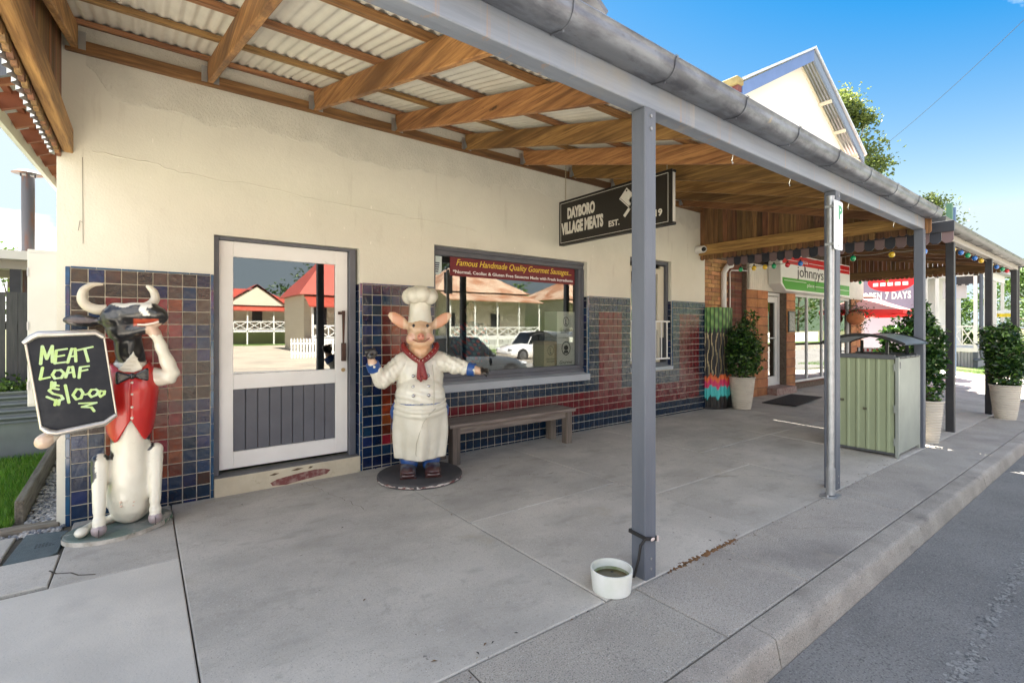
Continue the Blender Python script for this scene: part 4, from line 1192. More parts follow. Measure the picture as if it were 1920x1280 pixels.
sl_m = [M('valance_mauve', (.185,.125,.125), .6, rnd=.08), M('valance_navy', (.030,.033,.045), .55, rnd=.1)]
y = -.40; k = 0
def slat(o, ux, mat, w=.125, h=.25, parent=None, name='valance_slat', z=2.655):
    mb = MB()
    mb.prism([(0,0+.035),(.03,0),(w-.036,0),(w-.006,.035),(w-.006,h),(0,h)], o, ux, (0,0,1), Vector(ux).cross(Vector((0,0,1))), .018)
    return mb.build(name, mat, parent)
while y > -3.46:
    slat((9.03,y,2.655), (0,-1,0), sl_m[k % 2], parent=aw2, h=.27); y -= .125; k += 1
def end_wall2(xa, bot, zb):
    mb = MB(); mb.box(xa-.05, xa, -3.17, .2, zb, zb+.19); mb.build('end_beam', wy2, aw2)
    y = .2
    while y > -3.2:
        mb = MB(); w = .095
        mb.prism([(0,.02),(.03,0),(w-.036,0),(w-.006,.02),(w-.006,rz2(y-w)+.15-bot),(0,rz2(y)+.15-bot)], (xa+.003,y,bot), (0,-1,0), (0,0,1), (1,0,0), .02)
        mb.build('end_board', wood_z, aw2); y -= w
end_wall2(16.28, 2.80, 2.86)
# ---- festoon lights
bulb_cols = {'yellow': (.75,.48,.02), 'blue': (.02,.16,.55), 'green': (.01,.32,.12), 'red': (.55,.02,.03)}
BM = {k: M('bulb_'+k, v, .12, coat=.6, spec=.6) for k, v in bulb_cols.items()}
def festoon(label, pts, cols, sag):
    t = thing('festoon_lights', label, 'party lights', group='festoon lights along the pizza awning')
    path = []
    for a, b in zip(pts, pts[1:]):
        for s in np.linspace(0, 1, 6)[:-1]:
            p = Vector(a).lerp(Vector(b), s); p.z += .045 - sag*4*s*(1-s); path.append(p)
    path.append(Vector(pts[-1]) + Vector((0,0,.045)))
    mb = MB(); mb.tube(path, .005, 5); mb.build('cable', M('pale_cable', (.25,.22,.18), .6), t)
    for p, c in zip(pts, cols):
        mb = MB(); mb.tube([(p[0],p[1],p[2]+.055),(p[0],p[1],p[2]+.025)], .015, 8); so = mb.build('lamp_holder', black_m, t)
        mb = MB(); mb.ell((p[0],p[1],p[2]-.01), (.040,.040,.043), 14, 10); mb.build('bulb', BM[c], so, smooth=80)
festoon('coloured festoon bulbs hung along the front beam of the pizza awning',
        [(x,-3.2,2.775) for x in (10.72,11.25,11.75,12.3,12.85,13.75,14.35,15.0,15.55)], ['yellow','blue','green','blue','yellow','yellow','blue','green','red'], .02)
festoon('coloured festoon bulbs hung under the scalloped valance at the awning end',
        [(9.07,y,2.585) for y in (-.62,-.86,-1.05,-1.20,-1.42,-1.62,-2.36,-2.84,-3.2)], ['green','yellow','yellow','green','red','blue','green','yellow','blue'], .03)
festoon('coloured festoon bulbs hung at the far end beam of the pizza awning',
        [(16.1,y,2.77) for y in (-.3,-.9,-1.6,-2.2,-2.8)], ['green','yellow','yellow','red','green'], .04)
# ---- painted rain tank in the gap, door mat, hanging basket
t = thing('painted_tank', 'black corrugated tank painted with leeks and bright stripes by the brick wall', 'tank')
TX, TY, TR = 9.33, .02, .40
def tk(u, v):
    a = math.pi*2*u; r = TR + .014*math.sin(a*26)
    return (TX + r*1.05*math.cos(a), TY + r*.62*math.sin(a), .03+1.88*v)
paint_t = bpy.data.materials.new('tank_paint'); paint_t.use_nodes = True
mb = MB(); mb.grid(tk, 26*6, 60); mb.add([tk(i/52, 1) for i in range(52)], [tuple(range(52))])
o = mb.build('tank_wall', paint_t, t, smooth=60)
def tank_col(c):
    ang = np.arctan2((c[:,1]-TY)/.62, (c[:,0]-TX)/1.05); z = c[:,2]
    ph = (ang*26/(2*math.pi)); fr = ph - np.floor(ph); idx = np.floor(ph)
    out = np.tile(np.array([.012,.011,.011]), (len(c),1))
    wob = .03*np.sin(ph*2.2)+.02*np.sin(ph*5)
    def setc(m, col): out[m] = col
    setc((z < .62+wob) & (z > .50+wob), (.70,.14,.035)); setc((z < .53+wob) & (z > .40+wob), (.62,.03,.12)); setc((z < .41+wob) & (z > .22+wob), (.06,.48,.46))
    leaf = (z > 1.42) & (np.abs(fr-.5) < .42*np.clip((z-1.40)/.15,0,1))
    g = .5+.5*np.sin(z*30+idx*2)
    out[leaf] = np.stack([.05+.12*g, .16+.16*g, .03+.05*g], 1)[leaf]
    root = (z > .64) & (z <= 1.42) & (np.abs(fr-.5-.22*np.sin(z*13+idx*1.7)) < .10+.05*np.clip((z-1.3)/.1,0,1))
    setc(root, (.50,.40,.22))
    return out
paint(o.data, tank_col)
N_, L2 = paint_t.node_tree.nodes, paint_t.node_tree.links
a_ = N_.new('ShaderNodeAttribute'); a_.attribute_name = 'paint'; L2.new(a_.outputs['Color'], N_['Principled BSDF'].inputs['Base Color']); N_['Principled BSDF'].inputs['Roughness'].default_value = .5
mb = MB(); mb.lathe([(TR+.04,0),(TR+.04,.028)], (TX,TY,0), 30, 1.05, .62, cap_top=True); mb.build('tank_base', black_m, t)
mb = MB(); mb.beam((10.55,-.62,.0),(12.35,-.42,.0),.62,.012)
o = mb.build('door_mat', M('rubber_mat', (.022,.022,.022), .9, bump=.6, bscale=120)); tag(o, 'thin black rubber mat on the footpath outside the pizza shop door', 'mat')
o.location.z = .002
# ------------------------------------------------------------------ plants and trees
def leaf_mesh(name, P, size, mat, nrm=None, flat=.5, lvbias=None, aspect=.5):
    """P: Nx3 centres; every leaf is a small folded blade"""
    n = len(P)
    d = NR.normal(size=(n,3)); d[:,2] = d[:,2]*.6 - .25; d /= np.linalg.norm(d, axis=1)[:,None]
    q = NR.normal(size=(n,3))
    if nrm is not None: q = q*flat + nrm
    q -= d*np.sum(q*d,1)[:,None]; q /= np.linalg.norm(q,axis=1)[:,None]+1e-9
    s = np.cross(d, q)
    L = size*NR.uniform(.65,1.3,n)[:,None]; Wd = L*aspect
    V = np.empty((n,4,3))
    V[:,0] = P - d*L*.5; V[:,1] = P + s*Wd*.5 + q*L*.10; V[:,2] = P + d*L*.5 - q*L*.06; V[:,3] = P - s*Wd*.5 + q*L*.10
    me = bpy.data.meshes.new(name)
    me.from_pydata(V.reshape(-1,3).tolist(), [], np.arange(n*4).reshape(-1,4).tolist())
    me.materials.append(mat)
    at = me.attributes.new('lv', 'FLOAT', 'FACE')
    v = NR.uniform(0,1,n)
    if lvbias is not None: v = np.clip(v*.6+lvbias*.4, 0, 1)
    at.data.foreach_set('value', v)
    return me
bark = M('grey_brown_bark', (.16,.12,.085), .9, col2=(.08,.06,.045), nscale=9, stretch=(3,3,1), bump=.6, bscale=30)
fic_m = leafmat('glossy_fig_leaf', (.010,.032,.008), (.030,.085,.016), (.15,.27,.045), rough=.28, transl=.28)
pot_m = M('cream_ribbed_pot', (.56,.51,.42), .7, col2=(.49,.44,.36), nscale=3, stretch=(1,1,3), rnd=.08)
soil = M('potting_soil', (.03,.022,.015), .95)
def potted(label, x, y, z, ph, rt, rb, lobes, nleaf, sc=.075, seed=1):
    t = thing('potted_shrub', label, 'potted plant', (x, y, z), group='potted shrubs along the footpath')
    mb = MB(); prof = []
    nr = 15
    for k in range(nr*4+1):
        u = k/(nr*4); r = rb+(rt-rb)*(u**.75)
        prof.append((r + .006*math.cos(u*nr*2*math.pi), ph*u))
    prof += [(rt+.012, ph+.004), (rt+.008, ph+.02), (rt-.025, ph+.018), (rt-.03, ph-.05)]
    mb.lathe(prof, n=40); mb.build('pot', pot_m, t, smooth=70)
    mb = MB(); mb.lathe([(.001,ph-.05),(rt-.03,ph-.05)], n=24, cap_bot=False); mb.build('soil', soil, t)
    rr = random.Random(seed)
    mb = MB()
    for k in range(7):
        lb = rr.choice(lobes); e = Vector(lb[:3])
        a = Vector((rr.uniform(-.06,.06), rr.uniform(-.06,.06), ph-.06)); m = a.lerp(e, .5) + Vector((rr.uniform(-.05,.05), rr.uniform(-.05,.05), 0))
        mb.tube([a, m, e], [.014,.010,.004], 6)
    mb.build('stem', bark, t, smooth=60)
    P, NN = [], []
    tot = sum(l[3]*l[4]*l[5] for l in lobes)
    for lx, ly, lz, ax, ay, az in lobes:
        n = int(nleaf*ax*ay*az/tot)
        d = NR.normal(size=(n,3)); d /= np.linalg.norm(d,axis=1)[:,None]
        r = NR.uniform(.35,1,n)**.5
        r *= 1 + .18*np.sin(d[:,0]*7+seed)*np.cos(d[:,2]*6+seed*2)
        P.append(np.array([lx,ly,lz]) + d*r[:,None]*np.array([ax,ay,az])); NN.append(d + np.array([0,0,.6]))
    P = np.concatenate(P); NN = np.concatenate(NN)
    link('foliage', leaf_mesh('foliage', P, sc, fic_m, NN, .7), t)
    return t
# gap between wall lines: three tall ribbed pots with figs, one more behind the far post
potted('cream ribbed pot with a bushy dark fig beside the painted tank', 9.50, -.42, 0, .58, .225, .15,
       [(.0,-.02,.92,.36,.34,.36),(.05,0,1.2,.34,.33,.30),(.22,.05,1.45,.22,.2,.25),(.42,.05,1.72,.16,.15,.16),(-.10,0,1.38,.2,.2,.2)], 3400, .075, 3)
potted('cream ribbed pot with a tall leafy fig between blue-grey post and charcoal post', 9.20, -3.22, gz(9.2,-3.2), .56, .165, .11,
       [(.03,.03,.80,.20,.20,.28),(.03,.05,1.10,.26,.25,.28),(.05,.06,1.40,.27,.26,.28),(.0,.1,1.66,.20,.2,.2),(-.22,.3,1.42,.22,.2,.28),(-.3,.4,1.15,.16,.15,.2),(.03,.08,1.85,.10,.10,.14)], 3000, .085, 5)
potted('wide cream ribbed pot with a dark spreading fig at the kerb end of the awning', 12.98, -3.50, gz(12.9,-3.5), .60, .215, .14,
       [(.0,.0,.84,.26,.25,.28),(.02,.0,1.10,.31,.29,.28),(-.04,.06,1.38,.30,.28,.26),(-.2,.16,1.56,.18,.16,.14),(.1,0,1.55,.22,.2,.2)], 3200, .09, 8)
potted('cream ribbed pot with a fig, last along the kerb beyond the charcoal posts', 16.9, -3.55, gz(16.9,-3.4), .58, .22, .15,
       [(.0,.0,.85,.28,.27,.3),(.0,.0,1.15,.3,.28,.3)], 1800, .095, 9)
def tree(name, label, x, y, z, h, spread, trunk_r, mat, nl, lsz, seed, clumps=40, low=.35, cl=.16, bm=None, cat='tree', group=None):
    rr = random.Random(seed)
    t = thing(name, label, cat, (x, y, z), group=group)
    mb = MB()
    lean = Vector((rr.uniform(-.05,.05)*h, rr.uniform(-.05,.05)*h, 0))
    tp = [Vector((0,0,-.3)), lean*.3+Vector((0,0,h*.3)), lean*.7+Vector((0,0,h*.6)), lean+Vector((0,0,h*.88))]
    mb.tube(tp, [trunk_r, trunk_r*.75, trunk_r*.45, trunk_r*.12], 9)
    cs = []
    for k in range(clumps):
        u = low + (1-low)*rr.random()
        a = rr.uniform(0, 6.283)
        prof = math.sin(math.pi*min(1, max(.05, (u-low)/(1-low)*.85+.12)))
        r = spread*prof*(.35+.65*rr.random())
        c = lean*u + Vector((r*math.cos(a), r*math.sin(a), h*u))
        cs.append(c)
        if k % 2 == 0:
            s = u*.75; b = lean*s + Vector((0,0,h*s*.9))
            mb.tube([b, b.lerp(c,.55)+Vector((0,0,-.02*h)), c], [trunk_r*.28, trunk_r*.16, trunk_r*.05], 5, caps=False)
    mb.build('trunk', bm or bark, t, smooth=60)
    per = max(6, nl//clumps); P, lb = [], []
    for c in cs:
        s = h*cl*rr.uniform(.55,1.2)
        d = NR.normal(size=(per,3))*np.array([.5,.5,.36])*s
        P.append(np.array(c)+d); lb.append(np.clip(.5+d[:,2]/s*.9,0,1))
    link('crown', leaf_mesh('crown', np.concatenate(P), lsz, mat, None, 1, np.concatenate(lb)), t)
    return t
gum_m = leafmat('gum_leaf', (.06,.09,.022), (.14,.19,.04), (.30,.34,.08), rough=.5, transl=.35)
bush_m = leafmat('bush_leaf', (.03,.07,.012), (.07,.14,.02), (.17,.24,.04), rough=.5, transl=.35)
dark_m = leafmat('dark_leaf', (.02,.045,.012), (.04,.085,.02), (.09,.14,.03), rough=.5, transl=.3)
gum_bark = M('pale_gum_bark', (.46,.42,.36), .8, col2=(.28,.24,.2), nscale=2, stretch=(3,3,.6))
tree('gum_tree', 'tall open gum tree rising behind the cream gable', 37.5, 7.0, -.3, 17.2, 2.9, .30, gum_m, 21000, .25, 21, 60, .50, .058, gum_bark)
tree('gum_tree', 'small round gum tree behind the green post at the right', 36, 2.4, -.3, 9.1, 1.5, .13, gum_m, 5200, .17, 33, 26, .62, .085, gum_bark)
# garden trees and bushes beyond the far house
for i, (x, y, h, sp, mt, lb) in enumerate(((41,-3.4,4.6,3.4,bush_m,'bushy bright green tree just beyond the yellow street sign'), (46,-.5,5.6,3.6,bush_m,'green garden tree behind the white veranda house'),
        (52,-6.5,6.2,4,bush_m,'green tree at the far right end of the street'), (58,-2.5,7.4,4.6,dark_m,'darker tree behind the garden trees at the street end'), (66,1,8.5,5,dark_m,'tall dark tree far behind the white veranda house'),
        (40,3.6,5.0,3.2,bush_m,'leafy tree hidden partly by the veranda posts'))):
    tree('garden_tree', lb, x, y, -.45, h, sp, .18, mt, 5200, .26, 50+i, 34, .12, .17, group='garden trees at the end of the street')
# ------------------------------------------------------------------ the courtyard, umbrellas, painted wall and far veranda house
t = thing('painted_wall', 'pale mauve side wall painted with OPEN 7 DAYS and a red oval', 'wall')
mv = M('pale_mauve_render', (.36,.31,.36), .8, col2=(.33,.285,.33), nscale=.8); mv2 = M('mauve_panel', (.20,.175,.25), .7, col2=(.17,.15,.21), nscale=1.2)
mb = MB(); mb.box(25, 25.25, .36, 9, -.4, 4.8); mb.build('wall_face', mv, t)
mb = MB(); mb.box(24.985, 24.999, .38, 2.36, 2.22, 4.75); mb.build('painted_panel', mv2, t)
mb = MB(); mb.prism([(1.35+.80*math.cos(a), 3.42+.40*math.sin(a)) for a in np.linspace(0, 6.28, 33)[:-1]], (24.984,0,0), (0,1,0), (0,0,1), (-1,0,0), .004); mb.build('red_oval', M('oval_red', (.62,.012,.02), .5), t)
text('DELI', 'lettering', wht, t, (24.979,1.33,3.42), (0,-1,0), (0,0,1), h=.36, w=1.15, bold=.03, depth=.003) if False else None
mb = MB()
for k in range(5): mb.box(24.976, 24.979, .78+.25*k, .96+.25*k, 3.26, 3.40)
mb.build('oval_print', wht, t)
text('OPEN 7 DAYS', 'lettering', wht, t, (24.98,1.50,2.86), (0,-1,0), (0,0,1), h=.31, w=1.62, bold=.03, depth=.003, space=1.15)
umb_top = M('faded_red_canvas', (.56,.25,.20), .8, col2=(.60,.30,.25), nscale=2); umb_under = M('red_canvas', (.60,.02,.02), .8)
def umbrella(label, x, y, z, h, r):
    t = thing('umbrella', label, 'umbrella', (x, y, z), .45, group='red umbrellas in the courtyard')
    mb = MB(); n = 8
    rings = [(.03,h),(r*.40,h-.20),(r*.42,h-.23)] ; rings2 = [(r*.30,h-.20),(r,h-.64)]
    for rg in (rings, rings2):
        vs = [(q*math.cos(2*math.pi*k/n), q*math.sin(2*math.pi*k/n), zz) for q, zz in rg for k in range(n)]
        mb.add(vs, [(i*n+k, i*n+(k+1)%n, (i+1)*n+(k+1)%n, (i+1)*n+k)[::-1] for i in range(len(rg)-1) for k in range(n)])
    mb.build('canopy', umb_top, t)
    mb = MB()
    vs = [(r*.995*math.cos(2*math.pi*k/n), r*.995*math.sin(2*math.pi*k/n), h-.64) for k in range(n)]
    vs += [(.985*vx, .985*vy, h-.75) for vx, vy, _ in vs]
    mb.add(vs, [(k, (k+1)%n, n+(k+1)%n, n+k) for k in range(n)])
    vs = [(q*math.cos(2*math.pi*k/n), q*math.sin(2*math.pi*k/n), zz) for q, zz in ((r*.28,h-.24),(r*.98,h-.66)) for k in range(n)]
    mb.add(vs, [(k, (k+1)%n, n+(k+1)%n, n+k) for k in range(n)])
    mb.build('valance', umb_under, t)
    mb = MB(); mb.tube([(0,0,0),(0,0,h-.05)], .028, 10)
    for k in range(n): mb.tube([(0,0,h-.9),(r*.55*math.cos(2*math.pi*k/n), r*.55*math.sin(2*math.pi*k/n), h-.46)], .008, 5)
    mb.build('pole', M('umbrella_pole', (.62,.60,.58), .4, .4), t, smooth=50)
umbrella('faded red umbrella in front of the painted wall, the nearer one', 18.4, .66, -.1, 2.80, 1.57)
umbrella('faded red umbrella further back in the courtyard', 20.6, 1.0, -.1, 2.75, 1.6)
t = thing('cafe_table', 'black metal cafe table in the courtyard under the red umbrella', 'table')
mb = MB(); mb.box(17.9, 19.3, -.3, .5, .62, .66); mb.build('table_top', black_m, t)
for a, b in ((17.95,-.25),(19.25,-.25),(17.95,.45),(19.25,.45)):
    mb = MB(); mb.tube([(a,b,-.1),(a,b,.62)], .02, 8); mb.build('leg', black_m, t)
t = thing('sandwich_board', 'white folding menu board with a red check border beyond the bin', 'sign')
mb = MB(); mb.beam((12.9,-1.25,.55),(12.9,-1.80,.55),.03,1.1); mb.build('board', M('board_white', (.70,.70,.68), .5), t)
mb = MB()
for k in range(6): mb.box(12.880, 12.8845, -1.32-.085*k-.04, -1.32-.085*k, 1.02, 1.075)
mb.build('check_border', M('check_red', (.45,.02,.02), .5), t)
mb = MB(); mb.beam((12.905,-1.26,.55),(12.905,-1.26,.56),.01,.01); mb.tube([(12.93,-1.24,-.06),(12.9,-1.24,1.1)], .02, 6); mb.tube([(12.93,-1.81,-.06),(12.9,-1.81,1.1)], .02, 6); mb.build('leg', black_m, t)
# hanging flower basket by the right pier
t = thing('hanging_basket', 'terracotta hanging basket with trailing leaves on the right brick pier', 'basket')
mb = MB(); mb.ell((16.75,.02,1.80), (.22,.22,.19), 16, 10); mb.build('basket', M('terracotta', (.42,.14,.05), .8), t, smooth=80)
mb = MB()
for k in range(3): mb.tube([(16.75+.18*math.cos(k*2.1),.02+.18*math.sin(k*2.1),1.88),(16.75,.02,2.3)], .006, 5)
mb.build('wire', black_m, t)
P = NR.normal(size=(420,3))*np.array([.16,.16,.14])+np.array([16.85,-.02,1.92]); P2_ = NR.normal(size=(160,3))*np.array([.08,.08,.16])+np.array([16.98,-.05,1.66])
link('foliage', leaf_mesh('foliage', np.concatenate([P,P2_]), .06, dark_m), t)
# ---- veranda house
v = thing('veranda_house', 'white timber house with raised corner veranda beyond the painted wall', 'house')
vw = M('white_weatherboard', (.72,.71,.68), .6, col2=(.66,.65,.62), nscale=2); vb = M('grey_baseboards', (.30,.31,.33), .7, col2=(.24,.25,.27), nscale=5, stretch=(6,6,.5)); vd = M('dark_blue_stump', (.06,.075,.10), .6)
FX0, FX1, FY0, FY1, FZ = 27, 33, -.95, 6, .72
mb = MB(); mb.box(FX0, FX1, FY0, FY1, FZ-.16, FZ); mb.build('veranda_floor', vw, v)
mb = MB(); mb.box(28.4, 33, .6, 6, FZ, 4.2); mb.build('wall', vw, v)
for k in range(16):
    mb = MB(); y = FY0+.12+.1*k; mb.box(FX0+.02, FX0+.05, y, y+.085, -.25, FZ-.17); mb.build('base_board', vb, v)
mb = MB(); mb.box(FX0+.08, FX0+.1, FY0+.1, FY1, -.4, FZ-.17); mb.box(FX0+.1, FX1, FY0+.10, FY0+.12, -.4, FZ-.17); mb.build('base_wall', vb, v)
for y in (-.93, .25, .62):
    mb = MB(); mb.box(FX0+.0, FX0+.11, y, y+.11, FZ, 4.0); mb.build('post', vw, v)
    mb = MB(); mb.box(FX0-.01, FX0+.12, y-.01, y+.12, -.4, FZ-.162); mb.build('stump', vd, v)
for x in (29, 31, 32.9):
    mb = MB(); mb.box(x, x+.11, FY0+.02, FY0+.13, FZ, 4.0); mb.build('post', vw, v)
def xrail(y0, y1, x):
    mb = MB(); mb.box(x, x+.05, y0, y1, FZ+.84, FZ+.90); mb.box(x, x+.05, y0, y1, FZ+.10, FZ+.15)
    n = max(1, round((y1-y0)/.32))
    for k in range(n):
        a = y0+(y1-y0)*k/n; b = y0+(y1-y0)*(k+1)/n
        mb.beam((x+.025,a,FZ+.15),(x+.025,b,FZ+.84),.03,.03,up=(1,0,0)); mb.beam((x+.03,a,FZ+.84),(x+.03,b,FZ+.15),.03,.03,up=(1,0,0)); mb.box(x+.005,x+.045,b-.03,b,FZ+.15,FZ+.84)
    mb.build('veranda_rail', vw, v)
xrail(-.82, .25, FX0+.03); xrail(.36, .62, FX0+.03)
mb = MB(); mb.box(FX0, FX0+.08, FY0, 1, 3.62, 3.95); mb.box(FX0, FX1, FY0, FY0+.08, 3.62, 3.95); mb.build('fascia', vw, v)
mb = MB()
for k in range(7): mb.box(FX0+.02, FX0+.05, -.30+.11*k*-1-.05, -.24+.11*k*-1, 3.30-.05*(k%2), 3.63)
mb.build('fretwork', dark_post, v)
mb = MB(); mb.box(FX0+.4, FX0+.45, -.55, .2, 2.75, 3.5); mb.build('hanging_board', M('board_pale', (.55,.53,.56), .6), v)
mb = MB(); mb.prism([(26.7,3.95),(33.5,3.95),(33.5,4.0),(30,4.7),(26.7,4.0)], (0,-1.2,0), (1,0,0), (0,0,1), (0,1,0), 8); mb.build('roof', M('grey_iron_roof', (.42,.43,.44), .5, .4), v)
mb = MB(); mb.tube([(FX0+.05,FY0-.09,3.9),(FX0+.05,FY0-.09,.55),(FX0+.05,FY0-.12,.30),(FX0-.05,FY0+.1,.22)], .06, 10); mb.build('downpipe', vd, v, smooth=50)
mb = MB(); mb.quad((20,-3.0,0),(20,-3.0,0),(20,-3.0,0),(20,-3.0,0)) if False else None
o = sheet('verge_lawn', [24.2, 27, 30, 34], [-4.2,-2.6,-1.2,.3], lambda x, y: gz(x, y)+.012, lawn_m)
o = blades(9000, lambda: 24.3+8*R.random()**1.5, lambda: -4.1+4.3*R.random(), .09, grass_m, 'verge_grass', z=-.12)
tag(o, 'green verge grass in front of the white veranda house', 'grass', kind='stuff')
sheet('courtyard', [17.85, 22, 25], [.5, 4, 9], lambda x, y: -.02, concrete_pale)
# street sign, power pole stub, wire, hill
t = thing('street_sign', 'small white and yellow street sign blades in front of the far trees', 'sign')
mb = MB(); mb.tube([(32,-1.32,-.4),(32,-1.32,2.5)], .03, 8); mb.build('pole', zinc, t)
mb = MB(); mb.box(31.99, 32.005, -1.30, -.60, 2.03, 2.18); mb.prism([(-.60,2.03),(-.60,2.18),(-.50,2.11)], (31.99,0,0), (0,1,0), (0,0,1), (1,0,0), .015); mb.build('yellow_blade', M('sign_yellow', (.80,.60,.02), .5), t)
mb = MB(); mb.box(31.99, 32.005, -1.30, -.66, 2.20, 2.34); mb.build('white_blade', M('blade_white', (.7,.72,.70), .5), t)
text('NO', 'lettering', bk, t, (31.988,-.80,2.105), (0,-1,0), (0,0,1), h=.09, w=.2, bold=.03, depth=.001)
mb = MB(); mb.box(31.986, 31.988, -1.25, -1.0, 2.095, 2.11); mb.build('small_print', bk, t)
t = thing('green_pole', 'tall green post paired with a blue post beyond the charcoal awning posts', 'post')
mb = MB(); mb.box(22, 22.14, -1.10, -.95, -.15, 5.7); mb.build('pole', M('pole_green', (.06,.16,.10), .6), t)
mb = MB(); mb.box(22.3, 22.42, -1.13, -1.02, -.15, 5.6); mb.build('pole', M('pole_blue', (.10,.17,.30), .6), t)
mb = MB()
a, b = Vector((40,9,11.9)), Vector((9,-13,14.5))
pts = [a.lerp(b, s) + Vector((0,0,-2.6*4*s*(1-s)*.6)) for s in np.linspace(0,1,30)]
mb.tube(pts, .009, 5)
o = mb.build('power_line', black_m); tag(o, 'single sagging black power line crossing the blue sky', 'wire')
hill_m = M('forest_hill', (.045,.075,.04), .95, col2=(.03,.05,.03), nscale=.06)
hx = np.linspace(-900, 900, 60)
mb = MB()
def hl(u, v):
    a = rad(-60+140*u); r = 520+260*v
    x, y = r*math.cos(a), r*math.sin(a)
    h = (34+22*math.sin(u*9)+12*math.sin(u*23+1)+8*math.sin(u*51))*math.sin(math.pi*min(1,v*.75+.0))
    return (x, y, h-2)
mb.grid(hl, 90, 8)
o = mb.build('hills', hill_m, smooth=80); o['kind'] = 'structure'
# ------------------------------------------------------------------ left side: neighbour's yard
f = thing('paling_fence', 'dark grey timber paling fence across the left yard', 'fence')
fmat = M('dark_grey_paling', (.075,.072,.075), .8, col2=(.05,.05,.052), nscale=3, stretch=(10,10,1), rnd=.15, bump=.3, bscale=12)
x = -.46; k = 0
while x > -6:
    mb = MB(); mb.box(x-.098, x, 3.5, 3.52, -.02, 1.97+R.uniform(-.012,.012)); mb.build('paling', fmat, f); x -= .106; k += 1
mb = MB(); mb.box(-6.2, -.45, 3.521, 3.56, .5, .58); mb.box(-6.2, -.45, 3.521, 3.56, 1.5, 1.58); mb.build('rail', fmat, f)
p = thing('raised_planter', 'grey corrugated steel raised garden bed against the fence', 'planter')
pm = M('grey_planter_steel', (.16,.175,.19), .5, .3, col2=(.13,.14,.155), nscale=3)
mb = MB()
mb.grid(lambda u, v: (-3.2+2.78*u, 3.0+.018*math.sin(v*.38/.085*2*math.pi), .40+.36*v), 1, 40, flip=False)
mb.grid(lambda u, v: (-.42+.018*math.sin(v*.38/.085*2*math.pi), 3.0+.42*u, .40+.36*v), 1, 40)
mb.box(-3.2, -.44, 3.03, 3.42, -.02, .70)
mb.build('planter_wall', pm, p, smooth=60)
mb = MB(); mb.box(-3.2, -.42, 2.985, 3.0, .755, .775); mb.build('rim', pm, p)
n = 900
P = np.stack([NR.uniform(-2.2,-.44,n), NR.uniform(3.0,3.4,n), .76+np.abs(NR.normal(0,.09,n))], 1)
o = link('planter_plants', leaf_mesh('planter_plants', P, .07, bush_m)); tag(o, 'leafy herbs growing in the corrugated raised bed', 'plants', kind='stuff')
g = thing('meter_box', 'tall white meter cabinet fixed to the left flank of the cream shop', 'cabinet')
mb = MB(); mb.box(-.292, -.052, .60, .95, .86, 2.18); mb.build('cabinet_body', M('cabinet_white', (.66,.65,.60), .6, col2=(.60,.58,.53), nscale=2), g, bev=.004)
mb = MB(); mb.box(-.288, -.06, .588, .598, .88, 2.15); mb.build('door', MATS['cabinet_white'], g, bev=.003)
mb = MB()
for z in (1.0, 1.5, 1.95): mb.box(-.2925, -.282, .580, .588, z, z+.07)
mb.build('hinge', zinc, g)
c = thing('flue_pipe', 'rusty dark steel flue pipe with a flat conical cap', 'flue', (-1.02, 6, 0))
fl_m = M('rusty_flue', (.085,.085,.10), .6, .4, col2=(.14,.06,.035), nscale=3, stretch=(2,2,.4), lo=.45, hi=.6)
mb = MB(); mb.tube([(0,0,1.2),(0,0,3.98)], .082, 20); mb.build('pipe', fl_m, c, smooth=40)
mb = MB()
for k in range(4): mb.box(-.085*math.cos(k*1.57)-.01, -.085*math.cos(k*1.57)+.01, -.085*math.sin(k*1.57)-.01, -.085*math.sin(k*1.57)+.01, 3.98, 4.04)
mb.build('strap', fl_m, c)
mb = MB(); mb.lathe([(.20,4.03),(.12,4.075),(.02,4.10)], n=24); mb.build('cap', fl_m, c, smooth=60)
k_ = thing('carport', 'low white edged carport roof behind the paling fence', 'carport')
mb = MB(); mb.box(-7, -.72, 5, 9, 2.53, 2.66); mb.build('roof', M('carport_white', (.62,.60,.54), .6), k_)
mb = MB(); mb.box(-7, -.74, 5.2, 5.35, 2.40, 2.53); mb.box(-7,-.74,7,7.15,2.40,2.53); mb.build('beam', M('carport_beam', (.35,.32,.27), .7), k_)
for x in (-1.05, -3.5):
    mb = MB(); mb.box(x-.06, x+.06, 5.21, 5.33, 0, 2.4); mb.build('post', dark_post, k_)
tree('yard_tree', 'leafy treetop behind the flue at the far left', -2.9, 17, -.3, 4.3, 1.2, .12, bush_m, 1600, .12, 71, 18, .5, .12)
